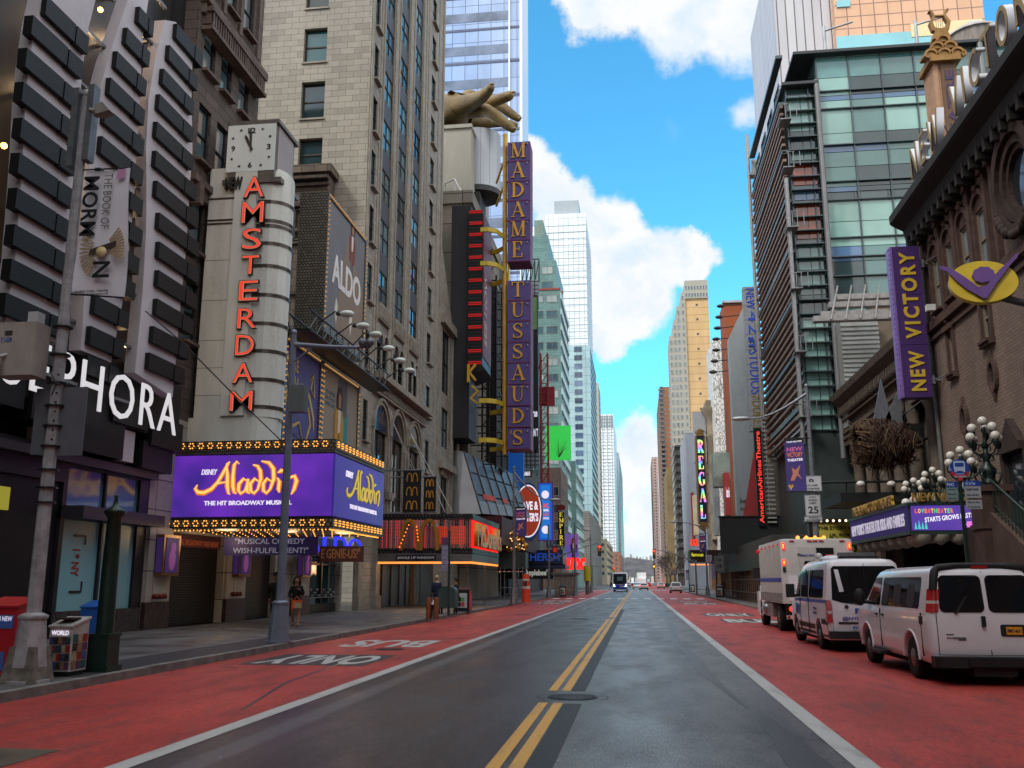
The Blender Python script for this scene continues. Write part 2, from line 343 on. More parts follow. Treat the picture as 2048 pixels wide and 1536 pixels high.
SER = {
 'M': [[(.1,0,T),(.1,1,T)],[(.12,1,K),(.45,.05,K)],[(.45,.05,T),(.8,1,T)],[(.8,0,K),(.8,1,K)],sf(.1,.03,.26),sf(.8,.03,.32),sf(.08,.97,.24),sf(.83,.97,.26)],
 'A': [[(.1,0,T),(.44,1,T)],[(.42,1,K),(.78,0,K)],[(.22,.33,T),(.64,.33,T)],sf(.1,.03,.26),sf(.78,.03,.32)],
 'D': [[(.17,0,K),(.17,1,K)],arc(.2,.5,.56,.47,90,-90,bell,18),sf(.15,.03,.3),sf(.15,.97,.3)],
 'E': [[(.2,0,K),(.2,1,K)],[(.05,.97,T),(.68,.97,T)],[(.05,.03,T),(.72,.03,T)],[(.2,.52,T),(.52,.52,T)],[(.66,.97,T*1.6),(.68,.76,T)],[(.7,.03,T*1.6),(.73,.26,T)],[(.52,.4,T),(.52,.64,T)]],
 'T': [[(.42,0,K),(.42,1,K)],[(.04,.97,T),(.8,.97,T)],[(.06,.97,T*1.6),(.04,.74,T)],[(.78,.97,T*1.6),(.8,.74,T)],sf(.42,.03,.34)],
 'U': [[(.17,1,K),(.17,.35,K)],[(.17,.36,K),(.2,.18,K*.9),(.3,.06,K*.6),(.44,.03,T*1.2),(.58,.08,T),(.68,.2,T),(.7,.36,T)],[(.7,.34,T),(.7,1,T)],sf(.17,.97,.32),sf(.7,.97,.26)],
 'S': [[(.66,.76,T),(.6,.9,T*1.2),(.42,.97,T*1.3),(.22,.9,K*.6),(.15,.76,K*.85),(.24,.6,K),(.42,.5,K*1.1),(.6,.4,K),(.68,.25,K*.85),(.6,.1,K*.6),(.4,.03,T*1.3),(.2,.08,T*1.2),(.13,.26,T)],[(.66,.98,T),(.66,.72,T)],[(.12,.02,T),(.12,.3,T)]],
 'R': [[(.17,0,K),(.17,1,K)],arc(.2,.74,.44,.23,90,-90,bell),[(.38,.5,K),(.74,0,K)],sf(.15,.03,.32),sf(.15,.97,.3),sf(.76,.03,.26)],
 'G': [arc(.44,.5,.36,.47,45,315,lambda t: T+(K-T)*math.sin(math.pi*t)**1.2,22),[(.7,.42,K*.9),(.7,.08,K*.9)],sf(.7,.43,.3),[(.7,.98,T),(.7,.7,T)]],
 'L': [[(.2,0,K),(.2,1,K)],[(.05,.03,T),(.7,.03,T)],[(.68,.03,T*1.8),(.72,.32,T)],sf(.2,.97,.34)],
 'P': [[(.17,0,K),(.17,1,K)],arc(.2,.72,.46,.25,90,-90,bell),sf(.17,.03,.34),sf(.15,.97,.3)],
 'I': [[(.3,0,K),(.3,1,K)],sf(.3,.03,.36),sf(.3,.97,.36)],
 'C': [arc(.44,.5,.36,.47,45,315,lambda t: T+(K-T)*math.sin(math.pi*t)**1.2,22),[(.7,.98,T),(.7,.7,T)],[(.7,.02,T),(.7,.3,T)]],
 "'": [[(.1,1.0,.1),(.13,.8,.04)]]}
def serif(F,ch,u0,u1,v0,v1,mat,parent,d=-.02,depth=.05,name='letter'):
  mb = MB()
  g = SER[ch]; k = 0
  for st in g:
    P = [(u0+(u1-u0)*x/.88,v0+(v1-v0)*y,w_*(v1-v0)*.92) for x,y,w_ in st]
    mb.ribbon(P,F,d-depth-.0015*(k % 7),d,0); k += 1
  return obj(name,mb,mat,parent)
def board(mb,F,u0,u1,v0,v1,d0,d1,m=0): return mb.fb(F,u0,u1,v0,v1,d0,d1,m)
# ================================================================== THE GROUND
def sheet(name,x0,x1,y0,y1,z,mat,**kw):
  mb = MB(); mb.quad((x0,y0,z),(x1,y0,z),(x1,y1,z),(x0,y1,z)); return obj(name,mb,mat,**kw)
def cracks(nt,base,scale,tone):
  vo = nt.nodes.new('ShaderNodeTexVoronoi'); vo.feature = 'DISTANCE_TO_EDGE'; vo.inputs['Scale'].default_value = scale
  g = nt.nodes.new('ShaderNodeNewGeometry'); wp = nt.nodes.new('ShaderNodeVectorMath'); wp.operation = 'MULTIPLY_ADD'; wp.inputs[1].default_value = (.9,)*3
  n = nt.nodes.new('ShaderNodeTexNoise'); n.inputs['Scale'].default_value = 1.6; n.inputs['Detail'].default_value = 6; nt.links.new(g.outputs['Position'],n.inputs['Vector'])
  nt.links.new(n.outputs['Color'],wp.inputs[0]); nt.links.new(g.outputs['Position'],wp.inputs[2]); nt.links.new(wp.outputs[0],vo.inputs['Vector'])
  line = nt.nodes.new('ShaderNodeMapRange'); nt.links.new(vo.outputs['Distance'],line.inputs[0]); line.inputs[1].default_value = .004; line.inputs[2].default_value = .016; line.inputs[3].default_value = 1; line.inputs[4].default_value = 0
  gate = ramp(nt,noise(nt,.12,3),.52,.6); mu = nt.nodes.new('ShaderNodeMath'); mu.operation = 'MULTIPLY'; nt.links.new(line.outputs[0],mu.inputs[0]); nt.links.new(gate,mu.inputs[1])
  return mixrgb(nt,mu.outputs[0],base,mixrgb(nt,1,base,tone,'MULTIPLY'))
def asphalt_mat():
  m,nt,b = newmat('asphalt')
  g = nt.nodes.new('ShaderNodeNewGeometry'); sp = nt.nodes.new('ShaderNodeSeparateXYZ'); nt.links.new(g.outputs['Position'],sp.inputs[0])
  grain = noise(nt,46,3,rough=.8,stretch=(1,.13,1)); mid = noise(nt,1.3,5,stretch=(1,.35,1)); big = noise(nt,.45,6,stretch=(1.6,.3,1))
  # the left lane has been relaid in browner asphalt, the right one is older and greyer
  lane = nt.nodes.new('ShaderNodeMapRange'); nt.links.new(sp.outputs['X'],lane.inputs[0]); lane.inputs[1].default_value = -1.42; lane.inputs[2].default_value = -1.22
  base = mixrgb(nt,lane.outputs[0],lin((56,52,52)),lin((84,83,82)))
  base = mixrgb(nt,1,base,mixrgb(nt,ramp(nt,big,.36,.6),(.52,.47,.48),(1.2,1.2,1.22)),'MULTIPLY')
  base = mixrgb(nt,1,base,mixrgb(nt,ramp(nt,grain,.38,.64),(.45,.45,.46),(1.75,1.75,1.78)),'MULTIPLY')
  # a polished wheel track in the left lane
  tr = nt.nodes.new('ShaderNodeMath'); tr.operation = 'ADD'; nt.links.new(sp.outputs['X'],tr.inputs[0]); tr.inputs[1].default_value = 4.35
  ab = nt.nodes.new('ShaderNodeMath'); ab.operation = 'ABSOLUTE'; nt.links.new(tr.outputs[0],ab.inputs[0])
  ed = nt.nodes.new('ShaderNodeMapRange'); nt.links.new(ab.outputs[0],ed.inputs[0]); ed.inputs[1].default_value = .12; ed.inputs[2].default_value = .2; ed.inputs[3].default_value = .7; ed.inputs[4].default_value = 0
  base = mixrgb(nt,ed.outputs[0],base,lin((88,88,92)))
  fl = noise(nt,16,2,stretch=(1,.4,1)); base = mixrgb(nt,ramp(nt,fl,.70,.76),base,lin((150,150,150)))
  base = cracks(nt,base,.55,(.35,.35,.36))
  nt.links.new(base,b.inputs['Base Color'])
  wet = nt.nodes.new('ShaderNodeMapRange'); nt.links.new(mid,wet.inputs[0]); wet.inputs[1].default_value = .38; wet.inputs[2].default_value = .64; wet.inputs[3].default_value = .36; wet.inputs[4].default_value = .48
  b.inputs['Specular IOR Level'].default_value = .4
  nt.links.new(wet.outputs[0],b.inputs['Roughness']); bump(nt,b,grain,.25,.01)
  return m
MATS['asphalt'] = asphalt_mat()
def red_mat():
  m,nt,b = newmat('red_lane_paint')
  grain = noise(nt,46,3,rough=.8,stretch=(1,.13,1)); mid = noise(nt,2.2,6,stretch=(1,.3,1)); big = noise(nt,.5,6,stretch=(1.4,.5,1)); w_ = noise(nt,9,5,stretch=(1,.25,1))
  c = mixrgb(nt,ramp(nt,big,.3,.68),lin((138,48,43)),lin((174,66,58)))
  c = mixrgb(nt,ramp(nt,mid,.5,.78),c,lin((112,58,56)))
  c = mixrgb(nt,ramp(nt,w_,.60,.80),c,lin((92,70,70)))
  c = mixrgb(nt,1,c,mixrgb(nt,ramp(nt,grain,.3,.7),(.55,.52,.52),(1.4,1.45,1.45)),'MULTIPLY')
  b.inputs['Specular IOR Level'].default_value = .22
  chip = noise(nt,26,5,rough=.75); c = mixrgb(nt,ramp(nt,chip,.64,.70),c,lin((84,72,72))); c = cracks(nt,c,.5,(.5,.5,.5))
  nt.links.new(c,b.inputs['Base Color'])
  rr = nt.nodes.new('ShaderNodeMapRange'); nt.links.new(mid,rr.inputs[0]); rr.inputs[3].default_value = .4; rr.inputs[4].default_value = .7
  nt.links.new(rr.outputs[0],b.inputs['Roughness']); bump(nt,b,grain,.25,.01); return m
MATS['red'] = red_mat()
def line_mat(name,c,worn):
  m,nt,b = newmat(name)
  g = noise(nt,40,4,rough=.7); big = noise(nt,1.4,6,stretch=(3,.5,1))
  o = mixrgb(nt,ramp(nt,g,.25,.75),lin(tuple(v*.78 for v in c)),lin(c)); o = mixrgb(nt,ramp(nt,big,.52,.8),o,lin(worn))
  nt.links.new(o,b.inputs['Base Color']); b.inputs['Roughness'].default_value = .55; bump(nt,b,g,.4,.01); return m
MATS['wline'] = line_mat('white_road_paint',(188,188,186),(120,118,116)); MATS['yline'] = line_mat('yellow_road_paint',(214,160,62),(150,120,70))
MATS['tar'] = M('tar',(54,54,57),.35,dirt=.3,scale=3)
def paving(name,c,w_,h_):
  m,nt,b = newmat(name)
  br = nt.nodes.new('ShaderNodeTexBrick'); br.offset = 0; br.inputs['Scale'].default_value = 1; br.inputs['Brick Width'].default_value = w_; br.inputs['Row Height'].default_value = h_
  br.inputs['Mortar Size'].default_value = .012; br.inputs['Color1'].default_value = (*lin(c),1); br.inputs['Color2'].default_value = (*lin(tuple(v*.86 for v in c)),1); br.inputs['Mortar'].default_value = (*lin(tuple(v*.45 for v in c)),1)
  g = nt.nodes.new('ShaderNodeNewGeometry'); nt.links.new(g.outputs['Position'],br.inputs['Vector'])
  f = noise(nt,.8,6); f2 = noise(nt,30,3)
  o = mixrgb(nt,1,br.outputs['Color'],mixrgb(nt,ramp(nt,f,.35,.65),(.55,.53,.52),(1.12,1.12,1.12)),'MULTIPLY')
  o = mixrgb(nt,1,o,mixrgb(nt,ramp(nt,f2,.3,.7),(.8,.8,.8),(1.15,1.15,1.15)),'MULTIPLY')
  sp_ = noise(nt,7,2); o = mixrgb(nt,ramp(nt,sp_,.66,.70),o,lin(tuple(v*.5 for v in c)))
  nt.links.new(o,b.inputs['Base Color']); b.inputs['Specular IOR Level'].default_value = .35
  rr = nt.nodes.new('ShaderNodeMapRange'); nt.links.new(f,rr.inputs[0]); rr.inputs[1].default_value = .35; rr.inputs[2].default_value = .6; rr.inputs[3].default_value = .34; rr.inputs[4].default_value = .75
  nt.links.new(rr.outputs[0],b.inputs['Roughness']); bump(nt,b,f2,.25,.01); return m
MATS['walk'] = paving('sidewalk_concrete',(98,96,95),1.5,1.5)
CL,CR = -9.3,7.55
sheet('ground',-2500,2500,-300,5200,-.03,M('earth',(92,90,86),.9),kind='structure')
sheet('road',CL,CR,-40,1150,0,MATS['asphalt'],kind='structure')
sheet('crossing_road',-150,150,196,214,.002,M('far_asphalt',(96,96,98),.5,dirt=.2),kind='structure')
sheet('bus_lane_left',CL,-5.12,-40,192,.004,MATS['red'],kind='structure')
sheet('bus_lane_right',2.26,CR,-40,192,.004,MATS['red'],kind='structure')
sheet('bus_lane_beyond',2.26,CR,218,420,.004,MATS['red'],kind='structure')
mb = MB()
for a,b in ((-5.12,-4.88),(2.02,2.26)): mb.quad((a,-40,.006),(b,-40,.006),(b,192,.006),(a,192,.006)); mb.quad((a,218,.006),(b,218,.006),(b,420,.006),(a,420,.006))
obj('lane_line',mb,MATS['wline'],kind='structure')
mb = MB()
for a,b in ((-1.50,-1.36),(-1.28,-1.14)):
  for y0,y1 in ((-40,14.35),(15.9,46),(48,192),(218,420)): mb.quad((a,y0,.006),(b,y0,.006),(b,y1,.006),(a,y1,.006))
obj('centre_line',mb,MATS['yline'],kind='structure')
sheet('tar_strip_road',-1.13,-.86,7,14.3,.004,M('fresh_tar',(34,34,37),.5,dirt=.35,scale=9,bmp=.4),kind='structure')
sheet('tar_strip_road',-1.13,-.9,15.9,62,.004,MATS['fresh_tar'],kind='structure')
# crosswalk bars and stop lines
mb = MB()
x = CL+.4
while x < CR-.5: mb.quad((x,98,.009),(x+.7,98,.009),(x+.7,102,.009),(x,102,.009)); x += 1.35
x = CL+.4
while x < CR-.5: mb.quad((x,190,.009),(x+.6,190,.009),(x+.6,194,.009),(x,194,.009)); x += 1.25
obj('crosswalk',mb,M('crosswalk_white',(214,214,214),.6,dirt=.15,scale=3),kind='structure')
# wandering tar seam along the edge of the right lane
mb = MB(); FG = Frame((0,0,0),(1,0,0),(0,0,1))
class Flat:
  def __init__(s,z): s.z = z
  def __call__(s,u,v,d=0): return Vector((u,v,s.z-d))
FZ = Flat(.003)
def groundpath(pts,z=.004):
  out = []
  for px,py,wpx in pts:
    a = GP(px,py); b = GP(px+wpx,py); out.append((a[0],a[1],b[0]-a[0]))
  return out
mb.ribbon([(1.65,9,.5),(1.6,10.2,.42),(1.62,11.6,.3),(1.58,12.6,.22),(1.6,13.4,.1)],FZ,-.0005,0)
mb.ribbon([(1.48,14.2,.06),(1.35,17,.12),(1.25,19.3,.22),(1.28,22,.3),(1.2,25,.26),(1.0,28,.18),(1.12,31,.24),(1.2,35,.2),(1.3,40,.3),(1.25,46,.2),(1.4,55,.28),(1.3,66,.2)],FZ,-.0005,0)
mb.ribbon([(-3.9,52,.12),(-3.4,60,.16),(-3.6,66,.3),(-3.0,80,.14),(-2.8,95,.1)],FZ,-.0005,0)
mb.ribbon([(-5.5,13,.05),(-6.2,16.5,.07),(-6.5,21,.05)],Flat(.0065),-.0005,0)
obj('tar_seam',mb,MATS['tar'],kind='structure')
# manhole covers with cast rings
def manhole(x,y,r,label,z=.009):
  t = thing('manhole_cover',label,'manhole cover',(x,y,z),'manhole covers in the roadway')
  mb = MB()
  for a,b in ((r*1.5,r*1.46),(r*1.05,r*.98),(r*.8,r*.7),(r*.52,r*.42),(r*.25,.0)):
    n = 32; vs = [(x+a*math.cos(2*math.pi*i/n),y+a*math.sin(2*math.pi*i/n),z+.002) for i in range(n)]+[(x+b*math.cos(2*math.pi*i/n),y+b*math.sin(2*math.pi*i/n),z+.002) for i in range(n)]
    mb.add(vs,[(i,(i+1) % n,n+(i+1) % n,n+i) for i in range(n)])
  for k in range(24):
    a = 2*math.pi*k/24; mb.ribbon([(x+r*.3*math.cos(a),y+r*.3*math.sin(a),.035),(x+r*.95*math.cos(a),y+r*.95*math.sin(a),.05)],Flat(z+.001),-.002,0)
  obj('ring',mb,M('cast_iron',(50,48,49),.5,.4,.4,9),t)
  mb = MB(); mb.lathe((x,y,z-.004),[(r*1.06,.0),(r*1.06,.0025)],32); obj('cover',mb,M('iron_dark',(88,88,89),.6,.2,.4,9),t)
manhole(-1.05,15.1,.37,'round iron manhole cover breaking the double yellow line')
manhole(*GP(1160,1238),.4,'dark iron manhole cover on the yellow line farther down the road')
sheet('concrete_patch',CL,-6.1,7.5,9.75,.0085,M('patch_concrete',(88,78,66),.8,dirt=.4,scale=2),kind='structure')
manhole(-7.6,9.1,.36,'manhole cover in the brown concrete patch of the red lane',z=.012)
manhole(*GP(780,1299),.36,'dark iron cover between the painted words in the red lane',z=.010)
manhole(*GP(1045,1230),.4,'low iron cover in the red lane beside the white line',z=.010)
# painted words
class FlipG:   # words read by traffic coming towards the camera
  def __init__(s,z,x,y,sx): s.z=z; s.x=x; s.y=y; s.sx=sx
  def __call__(s,u,v,d=0): return Vector((s.x+s.sx*u,s.y+s.sx*v,s.z-d))
dark = M('black_backing',(66,58,58),.6,dirt=.4,scale=2)
def roadword(s,x0,x1,y0,y1,flip,back=True,mat=None):
  if back: sheet('road_marking_ground',x0-.15,x1+.15,y0-.3,y1+.3,.0062,dark,kind='structure')
  F = FlipG(.0085,0,0,1)
  o = text(F,s,x0,x1,y0,y1,mat or MATS['wline'],rot=180 if flip else 0,bold=.03,d=0,depth=.001,name='road_lettering',kind='structure')
  return o
roadword('ONLY',-8.45,-5.95,20.2,22.6,True)
roadword('BUS',-8.3,-5.9,25.6,28.6,True,back=False)
roadword('ONLY',3.6,5.9,50.5,54.5,False)
roadword('BUS',3.9,6.1,42.8,46.5,False)
roadword('ONLY',3.6,6.2,84,88,False); roadword('BUS',3.6,6.2,76,80,False)
roadword('ONLY',-8.4,-6,76,80,True); roadword('BUS',-8.4,-6,84,89,True)
# sidewalks with kerbs
def walk(name,x0,x1,y0,y1,curb_x,sgn):
  mb = MB(); mb.box(min(x0,x1),max(x0,x1),y0,y1,0.0,.15); obj(name,mb,MATS['walk'],kind='structure')
  a,b = sorted((curb_x,curb_x+sgn*.2)); mb = MB(); y = y0
  while y < y1:
    L_ = min(2.4,y1-y); h = .152+random.uniform(-.004,.004); mb.box(a,b,y+.008,y+L_-.008,-.02,h); y += L_
  obj('kerb',mb,M('granite_kerb',(122,118,114),.7,dirt=.4,scale=3,bmp=.4),kind='structure')
walk('sidewalk_left',-40,CL-.2,-40,192,CL-.2,1); walk('sidewalk_right',CR+.2,40,-40,192,CR,1)
walk('sidewalk_left_beyond',-60,CL-.2,218,1150,CL-.2,1); walk('sidewalk_right_beyond',CR+.2,60,218,1150,CR,1)
sheet('asphalt_verge',-10.75,CL-.22,15.5,29.5,.155,M('verge_asphalt',(50,50,54),.6,dirt=.3,scale=2),kind='structure')
for x,y,r in ((-12.4,22,.9),(-13,27,.7),(-11.8,33,.8),(-13.2,42,1)):
  pass
# the street walls go on behind the camera; the van windows and shop panes reflect them
def behind(label,x0,x1,y0,y1,h,m,wm):
  t = thing('office_building',label,'building',((x0+x1)/2,(y0+y1)/2,0)); mb = MB(); mb.box(x0,x1,y0,y1,.15,h); obj('wall',mb,m,t)
  mb = MB(); s = 1 if x1 < 0 else -1; X = x1 if s > 0 else x0
  for k in range(int((h-6)/4)):
    z = 6+4*k; y = y0+1.5
    while y < y1-2: mb.box(min(X,X+s*.05),max(X,X+s*.05),y,y+1.5,z,z+2.2); y += 3
    if y0 < -90:
      x = x0+1.5
      while x < x1-2: mb.box(x,x+1.6,y1,y1+.06,z,z+2.2); x += 3.2
  obj('windows',mb,wm,t,kind='stuff')
bwm = GL('rear_street_glass',(60,72,80),.06)
behind('dim stone office block behind the camera on the striped shop side',-40,-16.6,-60,1.8,46,BR('stone_behind',(112,104,96),(100,92,86),(70,64,60),1,.4,.02,.8,.2),bwm)
behind('dim brick office block behind the camera on the playhouse side',15,40,-60,21.5,30,BR('brick_behind',(96,72,62),(86,64,56),(60,50,44),.4,.14,.01,.85,.2),bwm)
behind('grey tower closing the street far behind the camera',-60,-6,-150,-120,90,M('grey_behind',(120,120,122),.7),bwm)
behind('tan tower far behind the camera across the avenue',2,60,-150,-125,60,M('tan_behind',(140,122,104),.7),bwm)
# ================================================================== LEFT SIDE: cosmetics shop, theatre, white tower
XL = -16.6
black = M('black_panel',(34,34,38),.35,dirt=.3,scale=2); blackgloss = M('black_gloss',(18,18,20),.5,dirt=.25,scale=1.2)
white_fin = M('white_fin',(196,188,192),.55,dirt=.12,scale=.6); steel = M('grey_steel',(120,122,126),.4,.6,.25,4)
galv = M('galvanised',(128,130,136),.45,.5,.3,6); darkglass = GL('dark_glass',(30,36,42)); tealglass = GL('teal_glass',(58,104,112),.08)
warm = M('warm_lamp',(255,176,84),emit=9); bulbm = M('bulb',(255,172,74),emit=2.0); bulboff = M('bulb_off',(120,116,100),.3,dirt=0)
def lamp(loc,e,c=(1,.68,.36),r=.1):
  l = bpy.data.lights.new('lamp_light','POINT'); l.energy = e; l.color = c; l.shadow_soft_size = r
  o = bpy.data.objects.new('lamp_light',l); o.location = loc; col.objects.link(o); return o
# --- dark glass building at the far left of the view
t = thing('glass_building','dark glass building with teal panes left of the striped white shop front','building',(-18,14,0))
mb = MB(); mb.box(-32,-16.9,2,19.6,.15,34); obj('curtain_wall',mb,BR('dark_curtain',(34,44,52),(26,34,40),(16,18,20),1.6,3.4,.05,.12,.2,0,bmp=0),t)
mb = MB()
for y in (4,7.2,10.4,13.6,16.8,19.3): mb.box(-16.9,-16.6,y,y+.22,.15,34)
obj('mullion',mb,black,t)
mb = MB(); mb.box(-16.88,-16.82,17.3,19.2,24,33.5); mb.box(-16.88,-16.82,14,16.7,19,28); obj('pane',mb,GL('teal_pane',(70,150,165),.08),t)
# --- shop with black and white fins
t = thing('shop_building','shop building with curved white fins striped by black boxes and white letters','building',(-18,26,0))
mb = MB(); mb.box(-34,-17.6,19.7,31.2,.15,30); mb.box(-34,-17.2,19.7,31.2,5.0,5.5,0); obj('wall',mb,M('dark_metal_wall',(58,52,50),.35,.4,.35,.8),t)
mb = MB(); mb.box(-17.59,-16.9,19.6,20.0,.15,30); mb.box(-17.59,-17.2,30.9,31.2,.15,30); obj('pier',mb,black,t)
F = FL(-15.5)
def yz(p,X=-15.5): return XP(p[0],p[1],X)
fins = [([(330,40),(312,110),(297,200),(292,300),(293,400),(292,470),(285,590),(270,745)],[(352,44),(385,110),(383,200),(385,300),(378,400),(372,500),(362,600),(345,795)],
         [(355,47,408),(340,90,398),(328,137,390),(320,188,389),(315,243,389),(313,301,396),(315,361,399),(320,425,400),(320,483,399),(318,540,395),(315,597,387),(308,652,379),(300,705,369)]),
    ([(262,-20),(232,70),(213,130),(195,200),(183,290),(172,400),(168,500),(168,600),(162,700)],[(300,-20),(286,70),(283,130),(279,200),(274,290),(268,400),(258,500),(246,600),(222,725)],
         [(280,13,307),(255,55,301),(235,102,295),(222,155,292),(212,212,291),(205,272,289),(200,335,288),(197,398,287),(195,462,280),(196,522,271),(192,590,258),(183,652,247),(176,710,236)]),
    ([(85,-20),(68,60),(57,140),(50,220),(45,320),(38,420),(30,520),(15,620),(8,655)],[(196,-20),(176,60),(165,140),(158,220),(152,320),(146,420),(142,520),(134,620),(128,690)],
         [(95,-8,182),(67,30,172),(55,95,165),(48,163,160),(45,235,156),(40,305,152),(35,375,148),(30,448,146),(24,517,142),(13,585,137),(6,650,128)])]
for le,re,boxes in fins:
  mb = MB(); poly = [yz(p) for p in le]+[yz(p) for p in re][::-1]
  mb.fprism(F,poly,0,.38); obj('fin',mb,white_fin,t)
  for k,(xl,yt,xr) in enumerate(boxes):
    Yl,Zt = XP(xl,yt,-15.34); Yr = XP(xr,yt,-15.34)[0]
    if k == 0: Yr = Yl+ (XP(xr,yt,-15.34)[0]-Yl)
    h = .54; mb = MB(); mid = Yl+(Yr-Yl)*.72
    mb.fb(F,Yl,mid,Zt-h,Zt,-.16,.1); mb.fb(F,mid+.03,Yr+.1,Zt-h-.02,Zt-.02,-.18,.12); obj('fin_box',mb,blackgloss,t)
for z in [7.2+1.75*k for k in range(12)]:
  mb = MB(); mb.box(-17.6,-15.85,23.2,23.3,z,z+.09); mb.box(-17.6,-15.85,26.4,26.5,z,z+.09); mb.fb(F,22.6,24.2,z,z+.09,.2,.3); mb.fb(F,25.8,27.2,z,z+.09,.2,.3); obj('strut',mb,steel,t)
for (px,py) in ((218,18),(302,68),(28,290),(165,165),(245,735),(266,495),(12,330)):
  Y,Z = XP(px,py,-16.6)
  mb = MB(); mb.ball((-16.9,Y,Z),.09,8); obj('lamp',mb,warm,t); lamp((-16.6,Y,Z),26)
mb = MB()   # pale and black offset blocks below the fins
for k,(a,b,z0,z1,m) in enumerate(((19.9,21.6,5.6,6.6,1),(21.0,22.4,6.2,7.9,0),(22.6,24.6,6.0,7.5,0),(23.9,24.7,5.6,6.5,1),(24.9,27.4,5.5,6.7,0),(26.5,28.6,6.6,8.2,0),(26.2,28.2,5.5,6.5,1),(28.6,30.6,5.4,6.3,0),(28.9,31,6.2,7.2,0),(25.1,26.2,6.8,8.2,0))):
  mb.fb(FL(-16.1),a,b,z0,z1,-.1*(k % 3)+.0,.8,m)
obj('facade_block',mb,[blackgloss,white_fin],t)
mb = MB(); mb.fb(FL(-16.0),19.8,30.9,6.55,8.6,.02,.3); obj('sign_backing',mb,M('sign_black',(18,18,20),.5,dirt=.1),t)
letter_white = M('letter_white',(232,228,232),emit=.8)
text(FL(-15.22),'SEPHORA',20.35,29.1,6.5,7.85,letter_white,t,d=0,depth=.05,bold=-.008,spacing=1.16,name='lettering')
# storefront
mb = MB()
hl = [(19.8,25.4,.5,4.6),(25.6,27.6,.9,3.55),(27.7,29.7,.9,3.55),(25.6,27.6,3.95,5.1),(27.7,29.7,3.95,5.1)]
mb.wall(FL(XL),19.6,30.25,.15,5.6,hl,.16); obj('storefront',mb,M('storefront_frame',(40,38,42),.4,.3,.3,2),t)
frost = GL('frosted_teal',(128,176,182),.3,.08,scale=.15); viol = GL('violet_glass',(60,52,92),.06)
for r,m in ((hl[1],frost),(hl[2],frost),(hl[3],GL('blue_pane',(74,110,142),.1)),(hl[4],GL('blue_pane2',(84,128,142),.1)),(hl[0],blackgloss)):
  mb = MB(); mb.fb(FL(XL),*r,.1,.14); obj('pane',mb,m,t)
mb = MB(); mb.fb(FL(XL),25.4,30.2,3.55,3.92,-.7,.1); mb.fb(FL(XL),19.8,30.2,5.15,5.4,-.35,.1); obj('canopy',mb,M('dark_canopy',(48,44,50),.4,dirt=.2),t)
mb = MB(); mb.fb(FL(XL),25.4,30.2,.15,.9,-.06,.05); obj('stone_base',mb,M('dark_granite',(66,58,58),.25,dirt=.4,scale=4),t)
mb = MB(); mb.fb(FL(XL),22.0,22.9,3.6,4.2,-.12,-.02); obj('screen',mb,M('yellow_screen',(190,180,60),emit=.5),t)
mb = MB(); mb.ribbon([(26.3,3.1,.07),(26.9,3.1,.07),(26.9,2.85,.07)],FL(XL),.07,.09); mb.ribbon([(26.3,1.45,.07),(26.9,1.45,.07),(26.9,1.75,.07)],FL(XL),.07,.09); obj('window_graphic',mb,black,t)
text(FL(XL),'I ♥ NY'.replace('♥','*'),26.3,26.7,1.9,2.7,M('red_ink',(170,40,40),.6,dirt=0),t,d=.09,depth=.01,rot=-90)
# --- brown office building above the theatre
brown = BR('brownstone',(100,87,81),(87,76,70),(62,54,50),1.15,.42,.018,.85,.35)
browntrim = M('brown_trim',(104,90,84),.8,dirt=.35,scale=2,bmp=.5)
t = thing('brownstone_building','brown stone building with tall sash windows and carved balconies behind the clock','building',(-20,34,0))
FB = FL(XL); sash = M('dark_sash',(30,32,34),.5,dirt=.1); blind = GL('blind_glass',(104,116,120),.12,.3); g2 = GL('sash_glass',(66,84,88),.06)
yy = [31.75,33.35,35.1]; holes = []
for y0 in yy:
  for z0 in (10.6,14.2,17.9,21.7,25.6,29.5): holes.append((y0,y0+1.05,z0,z0+2.35))
mb = MB(); mb.wall(FB,31.2,37.2,7.6,40,holes,.2,0); mb.quad(FB(37.2,7.6),FB(37.2,7.6,14),FB(37.2,40,14),FB(37.2,40)); mb.quad(FB(31.2,7.6),FB(31.2,40),FB(31.2,40,14),FB(31.2,7.6,14))
obj('wall',mb,brown,t)
window_parts(t,FB,holes,.15,sash,[blind,g2,blind],.07,(1,2),sill=browntrim)
mb = MB()
for zc in (16.9,24.5):
  mb.fb(FB,31.2,37.3,zc-.16,zc+.1,-.35,0); mb.fb(FB,31.3,36.9,zc-.6,zc-.16,-.18,0)
  for y in (31.5,33.05,34.75,36.5): mb.fb(FB,y,y+.35,zc-1.0,zc-.16,-.42,0)
for z in (23.2,24.0): mb.fb(FB,31.4,36.9,z,z+.16,-.5,-.02)
for k in range(24): y = 31.5+k*.22; mb.fb(FB,y,y+.08,23.2,24.0,-.46,-.38)
for y in (33.0,34.6,36.5): mb.fb(FB,y,y+.28,25,40,-.12,0)
obj('cornice',mb,browntrim,t)
